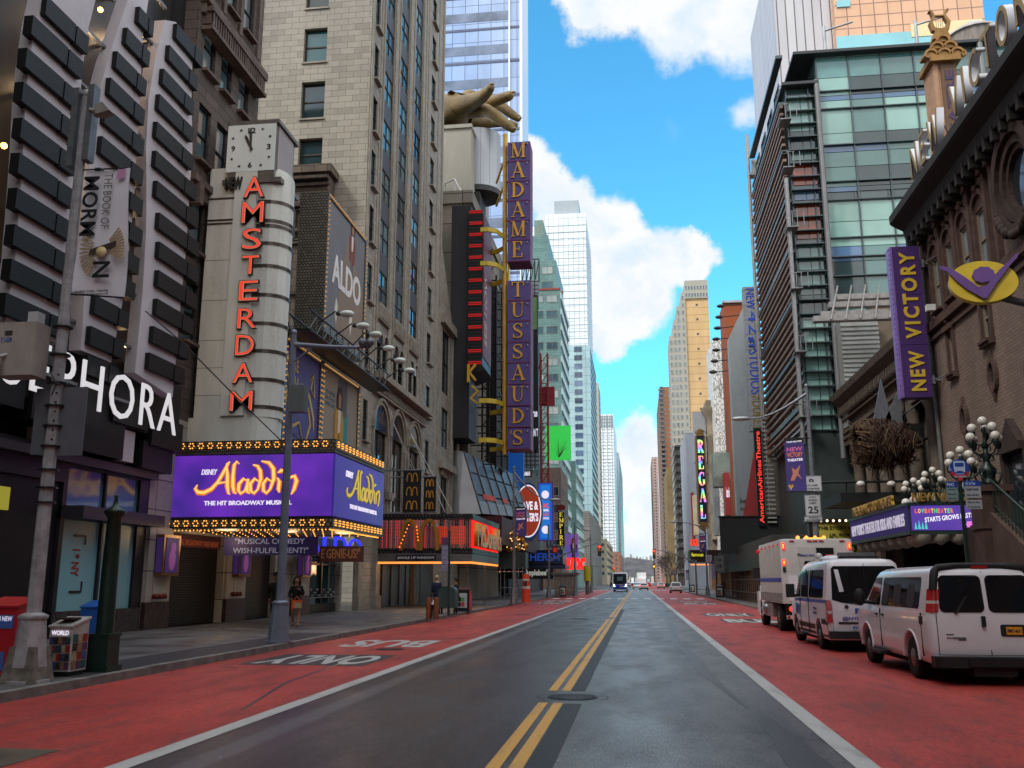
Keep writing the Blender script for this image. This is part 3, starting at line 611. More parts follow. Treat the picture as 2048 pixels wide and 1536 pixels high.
# --- the theatre: ground floor, marquee, blade sign
t = thing('theatre_building','theatre front with pale piers, roller shutters and poster cases under the purple marquee','building',(-17,40,0),None)
F = FL(XL); cream = BR('cream_tile',(176,168,158),(164,156,146),(90,84,78),2.2,1.05,.02,.5,.22,0)
marble = M('wine_marble',(72,52,52),.22,dirt=.5,scale=5); bronze = M('bronze_case',(136,94,44),.35,.6,.25,4); poster = M('poster_purple',(84,58,128),emit=.25)
mb = MB(); mb.wall(F,30.3,52.2,.15,7.6,[(32.1,36.6,.15,3.5),(38.7,42.1,.15,3.4),(46.6,51.8,.15,3.3)],.5); mb.box(-30,-18,31.2,52.2,.15,7.6); obj('wall',mb,cream,t)
for (a,b) in ((30.35,32.0),(36.7,38.6),(44.2,46.5)):
  mb = MB(); mb.fb(F,a,b,1.05,3.6,-.12,0); obj('pier',mb,cream,t)
  mb = MB(); mb.fb(F,a-.02,b+.02,.15,1.05,-.16,0); obj('pier_base',mb,marble,t)
  c = MB(); c.fb(F,a+.45,a+1.65,1.95,3.35,-.42,-.13); cs = obj('poster_case',c,bronze,t)
  c = MB(); c.fb(F,a+.6,a+1.5,2.05,3.25,-.44,-.42); c.box(XL+.16,XL+.38,a+.43,a+.45,2.05,3.25); obj('poster',c,poster,cs)
  c = MB(); c.ball((XL+.44,a+1.05,2.5),.26,10,sq=(.1,1,1.5)); c.ball((XL+.44,a+1.1,2.9),.2,10,sq=(.1,1,1)); obj('poster_art',c,M('poster_pink',(176,96,170),emit=.3),cs)
  c = MB()
  for k in (0,1,2): c.lathe((XL+.2,a+.5+k*.3,1.25),[(.05,.12),(.09,.1),(.09,0),(.06,-.12)][::-1],10,axis=0)
  obj('fire_valve',c,M('red_brass',(120,44,36),.3,.6,.3,8),t)
shut = BR('roller_shutter',(70,66,60),(60,56,52),(22,20,18),8,.09,.03,.4,.3,0,.5)
for (a,b,c,e,dd_) in ((32.1,36.6,.15,3.0,.3),(38.7,42.1,.15,3.0,.25)):
  mb = MB(); mb.fb(F,a,b,c,e,dd_,dd_+.1); obj('roller_shutter',mb,shut,t)
  mb = MB(); mb.fb(F,a,b,3.0,3.5,.2,.26); obj('transom_sign',mb,M('transom_red',(92,44,44),emit=.12),t)
  text(F,'AMAZING BROADWAY ONE NIGHT',a+.2,b-.2,3.08,3.3,M('red_gold',(150,70,40),emit=.35),t,d=.19,depth=.02)
mb = MB(); mb.fb(F,46.6,51.8,.6,3.3,.3,.36); obj('shop_window',mb,GL('shop_glass',(48,74,82),.04),t)
mb = MB(); mb.fb(F,46.6,51.8,.15,.6,.2,.4); mb.fb(F,46.55,46.75,.15,3.3,.1,.4); mb.fb(F,49.1,49.25,.6,3.3,.15,.3); mb.fb(F,46.6,51.8,2.6,2.7,.2,.3); obj('window_frame',mb,black,t)
mb = MB()
for k in range(14):
  y = 46.9+k*.34; mb.lathe((XL-.22,y,.95+.15*(k % 3)),[(.07,0),(.12,.05),(.1,.12),(.0,.14)],8)
mb.fb(F,46.7,51.7,.9,.94,.12,.29); obj('display',mb,M('display_goods',(150,150,146),.5,dirt=.3,scale=8),t)
mb = MB(); mb.fb(F,42.4,51.9,3.3,4.0,-.16,0); obj('fascia',mb,M('fascia_teal',(44,84,96),.4,dirt=.2),t)
# marquee
mq = thing('marquee','purple lit theatre marquee edged with warm bulbs over the sidewalk','marquee',(-14,36,4))
MX0,MX1,MY0,MY1,MZ0,MZ1 = -16.9,-10.65,32.0,38.6,4.02,6.22
mb = MB(); mb.box(MX0,MX1-.03,MY0+.03,MY1,MZ0-.05,MZ1+.05); mb.box(MX0-.1,MX1+.05,MY0-.05,MY1+.05,MZ1+.05,MZ1+.16); mb.box(MX0,MX1-.1,MY0+.1,MY1-.1,MZ0-.42,MZ0-.05); obj('marquee_box',mb,M('marquee_frame',(112,106,98),.4,.5,.3,3),mq)
purple = M('purple_screen',(88,40,170),emit=.85);
def screen_mat(name,c1,c2,s=.6):
  m,nt,b = newmat(name); f = noise(nt,s,2); o = mixrgb(nt,ramp(nt,f,.3,.7),lin(c1),lin(c2))
  nt.links.new(o,b.inputs['Emission Color']); b.inputs['Emission Strength'].default_value = .75; b.inputs['Base Color'].default_value = (.01,.01,.02,1); b.inputs['Roughness'].default_value = .3; return m
scr = screen_mat('violet_screen',(112,48,190),(62,38,140))
FFm = FY(MY0)
mb = MB(); mb.fb(FFm,MX0+.05,MX1,MZ0,MZ1,-.06,0); obj('screen',mb,scr,mq)
mb = MB(); mb.fb(FL(MX1),MY0+.02,MY1,MZ0,MZ1,-.06,0); obj('screen',mb,screen_mat('blue_violet_screen',(66,34,150),(38,36,120)),mq)
grid = BR('bulb_backing',(112,108,98),(136,130,118),(44,42,38),.16,.14,.02,.35,.2,.5,.6)
mb = MB(); mb.box(MX0,MX1+.04,MY0-.1,MY0-.02,MZ1+.17,MZ1+.52); mb.box(MX1-.02,MX1+.08,MY0-.02,MY1,MZ1+.17,MZ1+.52)
mb.box(MX0,MX1+.04,MY0-.1,MY0-.0,MZ0-.44,MZ0-.08); mb.box(MX1-.06,MX1+.08,MY0,MY1,MZ0-.44,MZ0-.08); obj('bulb_panel',mb,grid,mq)
locs = []
def clump(f0,n0,n1,z0,step=.36):
  u = n0
  while u < n1:
    for (a,b) in ((-.09,0),(.09,0),(-.045,.085),(.045,.085),(-.045,-.085),(.045,-.085)): locs.append(tuple(f0(u+a,z0+b)))
    u += step
fr = lambda u,v: (u,MY0-.13,v); sd_ = lambda u,v: (MX1+.11,u,v)
clump(fr,MX0+.2,MX1,MZ1+.35); clump(fr,MX0+.2,MX1,MZ0-.24); clump(sd_,MY0+.2,MY1,MZ1+.35,.46); clump(sd_,MY0+.2,MY1,MZ0-.24,.46)
for k in range(44): locs.append((MX0+.2+k*.14,MY0-.03,MZ0-.48));
for k in range(44): locs.append((MX1-.05,MY0+.1+k*.145,MZ0-.48))
for r_ in range(5):
  for k in range(16): locs.append((MX0+.6+k*.36,MY0+.9+r_*1.1,MZ0-.46))
many(mq,'bulb',lambda mb,p: mb.ball(p,.026,6),bulbm,locs)
for k in range(3): lamp((-15.2+k*1.8,33.6+k*1.5,3.3),34,(1,.72,.42),.4)
# marquee lettering: gold script title, small white words
gold = M('gold_letters',(255,206,110),emit=1.15); goldd = M('deep_orange_letters',(226,116,30),emit=1.0); whit = M('white_letters',(240,232,250),emit=.95)
def script_title(F,u0,u1,v0,v1,parent,g1,g2):
  W = u1-u0; H = v1-v0
  def P(l): return [(u0+W*x,v0+H*y,w_*H) for x,y,w_ in l]
  strokes = [  # A with its long swash, l, a, d, d, i, n
     [(.02,.35,.02),(.0,.24,.07),(.03,.13,.1),(.09,.12,.1),(.16,.22,.09),(.22,.42,.08),(.27,.7,.08),(.31,.95,.06),(.325,1,.02)],
     [(.295,.95,.03),(.31,.6,.09),(.315,.3,.1),(.33,.1,.06),(.345,.06,.02)],[(.19,.34,.02),(.25,.4,.045),(.32,.42,.03)],
     [(.42,.93,.02),(.395,1,.05),(.37,.9,.08),(.365,.6,.09),(.37,.3,.1),(.385,.12,.07),(.41,.08,.02)],
     [(.51,.44,.03),(.47,.5,.07),(.43,.36,.09),(.425,.18,.09),(.45,.08,.06),(.49,.16,.06),(.515,.42,.04)],[(.515,.5,.06),(.51,.3,.09),(.515,.12,.07),(.54,.08,.02)],
     [(.62,.42,.03),(.58,.5,.07),(.54,.36,.09),(.545,.16,.09),(.58,.08,.06),(.615,.2,.06),(.64,.5,.09),(.63,.72,.09),(.6,.86,.07),(.555,.9,.03)],
     [(.74,.42,.03),(.7,.5,.07),(.665,.36,.09),(.67,.16,.09),(.7,.08,.06),(.735,.2,.06),(.765,.5,.1),(.755,.78,.1),(.71,.95,.08),(.635,1,.03)],
     [(.80,.52,.03),(.82,.4,.09),(.815,.2,.09),(.825,.1,.03)],[(.80,.66,.02),(.835,.72,.1),(.86,.74,.02)],
     [(.87,.5,.03),(.875,.3,.09),(.87,.1,.05)],[(.875,.38,.03),(.92,.52,.06),(.965,.56,.09),(.985,.42,.1),(.965,.18,.08),(.94,.04,.02)]]
  a = MB(); b = MB()
  for k,s in enumerate(strokes):
    q = P(s); a.ribbon([(x,y,w_*1.5+.015) for x,y,w_ in q],F,-.02-.0008*k,.0); b.ribbon([(x+.008,y+.006,w_*.8) for x,y,w_ in q],F,-.045-.0008*k,-.021)
  obj('title',a,g2,parent); obj('title',b,g1,parent)
script_title(Frame((0,MY0-.06,0),(1,0,0),(0,-1,0)),-15.75,-11.9,4.72,5.98,mq,gold,goldd)
FA = Frame((0,MY0-.06,0),(1,0,0),(0,-1,0))
text(FA,'DISNEY',-15.55,-14.95,5.52,5.72,whit,mq,d=0,depth=.02,shear=.2)
text(FA,'THE HIT BROADWAY MUSICAL',-15.38,-12.1,4.42,4.58,whit,mq,d=0,depth=.02,bold=.03)
FS = FL(MX1+.06)
script_title(FS,33.4,37.9,4.72,5.95,mq,M('pale_gold_letters',(222,190,84),emit=.9),M('olive_letters',(130,140,50),emit=.6))
text(FS,'DISNEY',33.3,34.2,5.55,5.78,whit,mq,d=0,depth=.02,shear=.2); text(FS,'THE HIT BROADWAY MUSICAL',33.9,37.6,4.42,4.58,whit,mq,d=0,depth=.02)
# hanging banners under the marquee
bp = M('banner_purple',(74,60,122),emit=.12); br_ = M('banner_wine',(62,30,44),.6,dirt=.1); pale = M('pale_lilac_letters',(190,186,214),emit=.25)
def hang_banner(Y,x0,x1,z0,z1,m,lines,lm,label):
  t = thing('banner',label,'banner',((x0+x1)/2,Y,z0),'banners hanging under the marquee')
  mb = MB(); mb.box(x0,x1,Y,Y+.08,z0,z1); obj('panel',mb,m,t); n = len(lines); h = (z1-z0)/n
  for i,(s,a,b) in enumerate(lines): text(FY(Y),s,x0+(x1-x0)*a,x0+(x1-x0)*b,z1-h*(i+1)+h*.22,z1-h*i-h*.16,lm,t,d=-.01,depth=.012,bold=.01)
  mb = MB(); mb.tube([(x0+.3,Y+.04,z1),(x0+.3,Y+.04,z1+.3)],.015); mb.tube([(x1-.3,Y+.04,z1),(x1-.3,Y+.04,z1+.3)],.015); obj('hanger',mb,steel,t)
hang_banner(34.2,-15.55,-11.85,2.72,3.4,bp,[('"MUSICAL COMEDY',.12,.86),('WISH-FULFILLMENT!"',.1,.9)],pale,'purple hanging banner with two lines of pale lettering under the marquee')
hang_banner(38.3,-13.2,-11.3,2.55,3.2,br_,[('E GENIE-US!"',.05,.93)],M('gold_dim',(150,110,80),.5,dirt=0),'dark wine hanging banner with one line of lettering behind the purple one')
# blue neon letters at the shoe shop
t = thing('neon_sign','blue neon shoe shop letters beneath the right edge of the marquee','sign',(-15,43,3.3))
text(FL(-15.4),'ALDO',42.6,51.6,3.15,4.05,M('blue_neon',(40,50,255),emit=1.6),t,d=0,depth=.08,bold=-.0,spacing=1.1)
mb = MB(); mb.fb(FL(-15.4),42.4,51.8,3.0,3.14,-.08,.9); obj('sign_shelf',mb,black,t)
# blade sign with clock
t = thing('blade_sign','tall cream enamel blade sign with red neon letters and a clock on top','sign',(-14.8,33.5,7))
BY = 32.7; enamel = M('grey_enamel',(214,214,206),.32,dirt=.18,scale=1.1,streak=True); chrome = M('banding',(96,90,84),.3,.8,.3,5)
def bx(px,py): return YP(px,py,BY)
zt = bx(500,350)[1]; zb = 6.7; z_clock0 = bx(500,345)[1]
mb = MB(); DP = 1.5
# flat body, narrowing step by step upwards, and the rounded nose on the street side
segs = [(zb,bx(0,845)[1],-16.75,-13.3),(bx(0,845)[1],zt-.25,-16.4,-13.25)]
for z0,z1,xa,xb in segs:
  r = DP/2+.05; poly = [(xa,0),(xb-r,0)]+[(xb-r+r*math.sin(R(a)),r-r*math.cos(R(a))) for a in range(15,181,15)]+[(xa,2*r)]
  mb.prism(poly,lambda u,v: Vector((u,BY+v,z0)),lambda u,v: Vector((u,BY+v,z1)))
r = DP/2+.05
for i in range(6):   # rounded shoulder
  a0 = R(15*i); a1 = R(15*(i+1)); z0 = zt-.25+.6*math.sin(a0); xb0 = -13.25-.6*(1-math.cos(a0));
  poly = [(-16.4,.0),(xb0-r,.0)]+[(xb0-r+r*math.sin(R(a)),r-r*math.cos(R(a))) for a in range(15,181,15)]+[(-16.4,2*r)]
  z1 = zt-.25+.6*math.sin(a1); mb.prism(poly,lambda u,v: Vector((u,BY+v,z0)),lambda u,v: Vector((u,BY+v,z1)))
obj('pylon',mb,enamel,t)
mb = MB()
lw0 = bx(465,790)[0]; xs0 = -15.35;
mb.box(-15.3,-14.4,BY-.12,BY,zb+1.1,zt+.45); obj('letter_fin',mb,enamel,t)
for k,py in enumerate((402,440,450,485,530,588,645,700,757,812)):
  z = bx(550,py)[1]; mb = MB(); xb = -13.25;
  for dz in (-.05,.0,.05):
    poly = [(-14.38,-.03),(xb-r,-.03)]+[(xb-r+(r+.03)*math.sin(R(a)),r-(r+.03)*math.cos(R(a))) for a in range(15,181,15)]
    poly += [(xb-r,2*r-.01)]+[(-14.38,2*r-.01)]
    mb.prism(poly,lambda u,v: Vector((u,BY+v,z+dz-.014)),lambda u,v: Vector((u,BY+v,z+dz+.014)))
  obj('chrome_band',mb,chrome,t)
mb = MB()
for py in (397,440,447): z = bx(450,py)[1]; mb.box(-16.42,-15.31,BY-.03,BY+.02,z-.03,z+.03)
for py in (520,600,680,735,790): z = bx(450,py)[1]; mb.box(-16.41,-15.31,BY-.004,BY+.02,z-.008,z+.008)
obj('panel_joint',mb,chrome,t)
redneon = M('red_neon',(238,62,40),emit=1.0); redrim = M('rim_white',(236,190,160),emit=.35); rimd = M('letter_return',(70,24,20),.5,dirt=.1)
FB2 = FY(BY-.12)
for ch,x0,x1,y0,y1 in (('A',492,529,357,395),('M',488,528,407,446),('S',488,524,460,499),('T',487,519,514,549),('E',482,517,564,602),('R',479,514,619,657),('D',475,509,672,711),('A',470,507,728,766),('M',464,506,784,822)):
  u0,v1 = YP(x0,y0,BY-.12); u1,v0 = YP(x1,y1,BY-.12)
  o = text(FB2,ch,u0-.03,u1+.03,v0-.03,v1+.03,rimd,t,d=0,depth=.12,bold=.012,name='letter_case')
  text(FB2,ch,u0,u1,v0,v1,redrim,t,d=-.121,depth=.01,bold=.0,name='letter'); text(FB2,ch,u0+.025,u1-.025,v0+.025,v1-.025,redneon,t,d=-.132,depth=.02,bold=-.018,name='letter')
text(FY(BY),'NEW',*[v for v in (YP(453,384,BY)[0],YP(487,384,BY)[0],YP(470,382,BY)[1],YP(470,358,BY)[1])],M('dark_metal_letters',(62,58,54),.4,.5,.2),t,d=0,depth=.2,bold=.04)
# clock
ck = thing('clock','square white clock with stars for hours on top of the blade sign','clock',(-15.3,33.4,17.5))
x0,zc1 = YP(450,247,BY-.1); x1,zc0 = YP(574,345,BY-.1); x0 += .25; x1 = YP(550,300,BY-.1)[0]
mb = MB(); mb.box(x0,x1,BY-.1,BY+1.9,zc0-.15,zc1-.1); mb.box(x0-.15,x1+.12,BY-.1,BY+2.1,zc1-.1,zc1+.05); mb.box(x0-.2,x1+.3,BY-.1,BY+1.9,zc0-.35,zc0-.15)
obj('clock_case',mb,M('clock_case_metal',(112,106,102),.35,.4,.25,2),ck)
fx0,fz1 = YP(458,253,BY-.1); fx1,fz0 = YP(548,340,BY-.1)
mb = MB(); mb.box(fx0,fx1,BY-.13,BY-.1,fz0,fz1); obj('face',mb,M('clock_face',(224,228,224),.4,dirt=.05),ck)
mb = MB(); mb.box(x1,x1+.03,BY+.15,BY+1.75,fz0,fz1); obj('face',mb,M('clock_face_side',(150,140,140),.4,dirt=.1),ck)
mb = MB(); cx,cz = (fx0+fx1)/2,(fz0+fz1)/2; FK = FY(BY-.13); rr_ = (fx1-fx0)/2*.84
for h in range(12):
  if h in (0,3,6,9): continue
  a = math.pi*2*h/12; q = rr_/max(abs(math.sin(a)),abs(math.cos(a)))*.92; sx,sz = cx+q*math.sin(a),cz+q*math.cos(a)
  poly = [(sx+(.075 if i % 2 == 0 else .032)*math.sin(i*math.pi/5),sz+(.075 if i % 2 == 0 else .032)*math.cos(i*math.pi/5)) for i in range(10)]
  mb.fprism(FK,poly,-.012,0)
obj('star',mb,black,ck)
for s,a in (('12',0),('3',90),('6',180),('9',270)):
  q = rr_*.88; sx,sz = cx+q*math.sin(R(a)),cz+q*math.cos(R(a)); text(FK,s,sx-.08*(len(s)),sx+.08*len(s),sz-.12,sz+.12,black,ck,d=0,depth=.012,bold=.03)
mb = MB(); mb.ribbon([(cx+.06,cz-.1,.1),(cx,cz,.1),(cx-.22,cz+.45,.12),(cx-.26,cz+.55,.03)],FK,-.03,-.015); mb.ribbon([(cx+.02,cz-.15,.08),(cx,cz,.08),(cx-.03,cz+.6,.1),(cx-.035,cz+.85,.03)],FK,-.045,-.031); obj('hand',mb,black,ck)
# --- annex and white tower
tc1 = (150,143,131); tc2 = (116,110,101)
terra = BR('terracotta',tc1,tc2,(96,86,76),.95,.42,.014,.6,.22,.5,vary=-.45,bmp=.35)
terratrim = M('terracotta_trim',(144,136,123),.6,dirt=.28,scale=1.6,bmp=.3)
t = thing('tower_building','tall cream terracotta tower with vertical bays of dark windows','building',(-20,60,0))
CY0,CY1 = 52.3,74.6; XT = -16.0; FT = FL(XT); FE = FY(CY0)
hE = []
for (x0,y0,x1,y1) in ((612,-50,656,14),(612,58,655,122),(603,165,648,235),(598,278,643,335)):
  a,d = YP(x0,y0,CY0); b,c = YP(x1,y1,CY0); hE.append((-20.5,-18.95,c,d))
hE.append((-20.5,-18.95,hE[0][3]+1.6,hE[0][3]+4.3));
mb = MB(); mb.wall(FE,-31,XT,7.6,62,hE,.35,0)
# street facade: window columns measured along the tower
colsS = [(53.1,54.2,'n'),(55.6,58.0,'b'),(59.6,62.1,'b'),(63.9,66.4,'b'),(69.8,71.3,'n')]
hS = []; narrow = []; bays = []
for a,b,kd in colsS:
  if kd == 'n':
    for z in [5.6,10.0,14.3,18.6]+[22.4+3.72*k for k in range(11)]: h = (a,b,z,z+2.5); hS.append(h); narrow.append(h)
  else:
    hS.append((a,b,19.2,61)); bays.append((a,b))
# arched storeys below the bays
ZA,ZS = 11.1,16.7
lowa = [(55.5,58.7),(59.7,63.1),(64.4,67.8)]; pairs = [(55.7,56.85),(57.05,58.2),(59.6,60.9),(61.1,62.4),(64.1,65.4),(65.6,66.9)]
hS += [(a,b,5.2,ZA) for a,b in lowa]+[(a,b,14.8,ZS) for a,b in pairs]
mb.wall(FT,CY0,CY1,.15,62,hS,.22,0); mb.quad(FT(CY1,.15),FT(CY1,62),FT(CY1,62,15),FT(CY1,.15,15)); obj('wall',mb,terra,t)
window_parts(t,FE,hE,.3,M('sash_brown',(48,44,40),.5,dirt=.1),[GL('teal_sash_glass',(44,92,96),.08,.3),GL('dark_sash_glass',(36,52,56),.06)],.09,(1,2),sill=terratrim)
window_parts(t,FT,narrow,.12,sash,[g2,darkglass],.07,(1,2),sill=terratrim)
blueg = GL('bay_glass',(84,112,120),.05,.35); span = M('bronze_spandrel',(52,44,42),.4,.3,.2,3)
for a,b in bays:
  rc = [(a+.03,b-.03,19.3+3.55*k,21.6+3.55*k) for k in range(12)]
  window_parts(t,FT,rc,.1,M('bay_frame',(46,42,42),.4,.4,.1),[blueg,g2,blueg,darkglass],.08,(2,2),cap=12)
  for k in range(12): z = 21.6+3.55*k; mb = MB(); mb.fb(FT,a,b,z,z+1.25,.06,.14); obj('spandrel',mb,span,t)
mb = MB()   # piers and bands
for a,b in bays:
  for y in (a-.42,b+.1): mb.fb(FT,y,y+.3,14.5,62,-.07,0)
  mb.fb(FT,a-.1,b+.1,18.1,19.2,-.22,0)
  for i in range(9): y = a+(b-a)*i/9; mb.fb(FT,y,y+.1,18.2,19.0,-.3,-.22)
for y in (CY0+.05,CY1-.6): mb.fb(FT,y,y+.5,.2,62,-.1,0)
for y in (54.6,67.6,68.4,72.4): mb.fb(FT,y,y+.14,14.5,62,-.05,0)
mb.fb(FT,54.7,69.2,14.1,14.5,-.75,0); mb.fb(FT,54.9,69.0,13.35,14.1,-.14,0); mb.fb(FT,54.9,69.0,13.25,13.35,-.3,0)
for i in range(54): y = 55+i*.26; mb.fb(FT,y,y+.13,13.5,13.95,-.24,-.14)
obj('pier',mb,terratrim,t)
drk = GL('arch_glass',(26,30,32),.06,.4)
for a,b in lowa:
  mb = MB(); c_ = (a+b)/2; rr_ = (b-a)/2
  for rad,w_,pr in ((rr_+.34,.2,-.2),(rr_+.1,.22,-.1)): mb.ribbon([(c_+rad*math.cos(R(q)),ZA+rad*1.05*math.sin(R(q)),w_) for q in range(0,181,12)],FT,pr,.1)
  for s in (-1,1): mb.fb(FT,c_+s*(rr_+.22)-.12,c_+s*(rr_+.22)+.12,5.2,ZA,-.14,0); mb.fb(FT,c_+s*(rr_+.2)-.25,c_+s*(rr_+.2)+.25,ZA-4.2,ZA-3.7,-.3,0)
  mb.ball(FT(b+.45,12.4,-.1),.3,10,sq=(.4,1,1.3)); obj('arch',mb,terratrim,t)
  hd = MB(); hd.fprism(FT,[(c_+rr_*math.cos(R(q)),ZA-.05+rr_*1.05*math.sin(R(q))) for q in range(0,181,12)],-.03,.02); obj('fanlight',hd,drk,t)
for a,b in pairs:
  c2 = (a+b)/2; r2 = (b-a)/2; mb = MB(); mb.ribbon([(c2+(r2+.06)*math.cos(R(z)),ZS+(r2+.2)*math.sin(R(z)),.14) for z in range(0,181,15)],FT,-.12,.02); obj('small_arch',mb,terratrim,t)
  hd = MB(); hd.fprism(FT,[(c2+r2*math.cos(R(z)),ZS-.03+(r2+.14)*math.sin(R(z))) for z in range(0,181,15)],-.03,.0); obj('fanlight',hd,drk,t)
window_parts(t,FT,[(a+.02,b-.02,5.3,ZA) for a,b in lowa],.14,M('arch_frame',(52,46,42),.5,.2,.1),[drk],.1,(2,3))
window_parts(t,FT,[(a,b,14.8,ZS) for a,b in pairs],.12,sash,[drk],.07,(1,2))
# ground floor pilaster and shop openings of the tower
for y in (52.5,56.2,66,73.5): mb = MB(); mb.fb(FT,y,y+.9,.15,5.0,-.25,0); mb.fb(FT,y-.1,y+1.0,.15,.9,-.35,0); mb.fb(FT,y-.1,y+1,4.6,5.0,-.4,0); obj('pilaster',mb,terratrim,t)
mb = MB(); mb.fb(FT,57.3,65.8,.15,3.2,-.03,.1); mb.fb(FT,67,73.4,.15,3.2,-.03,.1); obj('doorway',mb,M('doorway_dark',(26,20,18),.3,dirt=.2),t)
mb = MB()
for y in (58.2,60.4,62.6,64.4): mb.fb(FT,y,y+.9,.2,2.9,-.1,-.03)
obj('door',mb,M('bronze_door',(86,58,44),.35,.4,.3,3),t)
# annex wall in front of the tower's side, dark carved panel
ax0,az1 = YP(575,335,51); ax1,_ = YP(657,335,51)
t = thing('annex_building','narrow soot-darkened terracotta annex with a carved panel and cornice beside the blade sign','building',(-19,51,0))
mb = MB(); mb.box(-26,ax1,51,52.25,7.6,az1-.5); mb.box(-26,ax1+.25,50.7,52.25,az1-.5,az1); obj('wall',mb,BR('sooty_terracotta',(112,98,84),(90,78,68),(48,40,34),.8,.5,.02,.7,.5,.5),t)
mb = MB()
for i,(q0,q1,p) in enumerate(((0,.18,.5),(-.35,-.18,.25),(-1.7,-1.5,.35),(-7.2,-7.0,.2),(-9.6,-9.4,.2))): mb.box(-26,ax1+.1,51-p,51,az1-2.6+q0+1.6,az1-2.6+q1+1.6)
obj('cornice',mb,M('sooty_trim',(76,64,56),.8,dirt=.4,scale=3,bmp=.5),t)
mb = MB(); c0,c1 = YP(585,415,51); c2,c3 = YP(632,485,51)
for s in (0,.22,.5):
  x0,x1,z0,z1 = c0+s,c2-s,c3+s,c1-s
  mb.ribbon([(x0,z0,.14),(x1,z0,.14),(x1,z1,.14),(x0,z1,.14),(x0,z0,.14)],FY(51),-.2+s*.2,.02)
for k in range(10): mb.ball((random.uniform(c0+.3,c2-.3),50.95,random.uniform(c3+.3,c1-.3)),.18,6)
obj('carved_panel',mb,M('sooty_trim2',(84,72,62),.8,dirt=.45,scale=4,bmp=.5),t)
# --- billboards with bulb borders
def billboard(name,label,F,u0,u1,v0,v1,mat,th=.6,bulbs=True,cat='billboard',frame=None):
  t = thing(name,label,cat,tuple(F((u0+u1)/2,v0,0)))
  mb = MB(); mb.fb(F,u0,u1,v0,v1,.0,th); obj('panel',mb,mat,t)
  mb = MB(); w_ = .22
  mb.fb(F,u0-w_,u0,v0-w_,v1+w_,-.06,th); mb.fb(F,u1,u1+w_,v0-w_,v1+w_,-.06,th); mb.fb(F,u0,u1,v0-w_,v0,-.06,th); mb.fb(F,u0,u1,v1,v1+w_,-.06,th)
  obj('frame',mb,frame or grid,t)
  if bulbs:
    L_ = []
    n = int((v1-v0)/.24)
    for i in range(n): L_ += [tuple(F(u0-w_/2,v0+(v1-v0)*i/n,-.09)),tuple(F(u1+w_/2,v0+(v1-v0)*i/n,-.09))]
    n = int((u1-u0)/.24)
    for i in range(n): L_ += [tuple(F(u0+(u1-u0)*i/n,v1+w_/2,-.09))]
    many(t,'bulb',lambda mb,p: mb.ball(p,.05,6),M('bulb_dim',(214,160,96),emit=.7),L_)
  return t
F14 = FL(-14.6)
a0,z1 = XP(658,395,-14.6); a1,_ = XP(732,470,-14.6); _,z0 = XP(650,668,-14.6)
bb = billboard('billboard','tall grey shoe shop billboard on the corner of the cream tower',F14,a0,a1-.1,z0+.3,z1,M('grey_poster',(112,108,110),.5,dirt=.12,scale=.3),1.4)
text(F14,'ALDO',a0+.9,a1-.7,(z0+z1)/2-.6,(z0+z1)/2+1.0,M('poster_white',(214,210,210),.6,dirt=0),bb,d=0,depth=.02,bold=.03)
def flatfigure(parent,F,u,v,s,coat,skin,hair,leg):
  """a printed figure on a poster: flat printed shapes"""
  for k,(poly,m) in enumerate((([(-.2,0),(-.16,.95),(-.02,.9),(0,.1),(.05,.9),(.2,.95),(.16,0)],leg),([(-.3,.55),(-.34,1.3),(-.16,1.52),(.16,1.52),(.36,1.2),(.28,.5),(.05,.45),(0,1.3),(-.08,.5)],coat),
    ([(-.08,.9),(-.1,1.5),(.1,1.5),(.08,.95)],M('shirt_print',(216,206,196),.6,dirt=0)),([(-.19,1.45),(-.22,1.75),(-.1,1.98),(.1,1.98),(.22,1.75),(.19,1.45)],hair),([(-.08,1.5),(-.1,1.75),(0,1.86),(.1,1.75),(.08,1.5)],skin))):
    mb = MB(); mb.fprism(F,[(u+x*s,v+y*s) for x,y in poly],-.004-.003*k,.0); obj('printed_figure',mb,m,parent)
sk = M('skin_print',(168,116,88),.6,dirt=0); hr = M('hair_print',(54,34,28),.6,dirt=0)
flatfigure(bb,F14,(a0+a1)/2+.8,(z0+z1)/2+.6,1.6,M('red_print',(120,54,44),.6,dirt=0),sk,hr,M('grey_print',(92,88,92),.6,dirt=0))
mb = MB(); mb.fprism(F14,[(a0+1.6,z0+.4),(a1-.2,z0+.4),(a1-.2,z0+3.8),(a0+3.2,z0+6),(a0+2.2,z0+3)],-.003,0); obj('printed_ground',mb,M('sand_print',(134,114,98),.6,dirt=.1,scale=.5),bb)
for (q,w_) in ((a0+1.5,.5),(a0+3.9,.5)):
  mb = MB(); mb.fprism(F14,[(q,z0+1.6),(q+w_*.6,z0+.9),(q+w_,z0+1.9),(q+w_*.4,z0+2.3)],-.008,0); obj('printed_shoe',mb,M('shoe_print',(206,196,184),.6,dirt=0),bb)
FLB = FL(-14.4)
z1a = 12.0; b0,b1 = XP(573,700,-14.4)[0],XP(641,760,-14.4)[0]; e1 = XP(717,770,-14.4)[0]
bb = billboard('billboard','purple theatre billboard with gold letters and swashes above the marquee',FLB,b0,b1-.15,7.0,z1a-.35,M('purple_poster',(76,64,128),.45,dirt=.1,scale=.4),.9)
for i,s in enumerate(('MAKE','YOU','BORN')): text(FLB,s,b0+.15,b0+1.5,10.6-.75*i,11.15-.75*i,M('poster_gold',(196,166,80),.5,dirt=0),bb,d=0,depth=.015,bold=.02)
mb = MB(); pg = M('poster_gold',(196,166,80),.5)
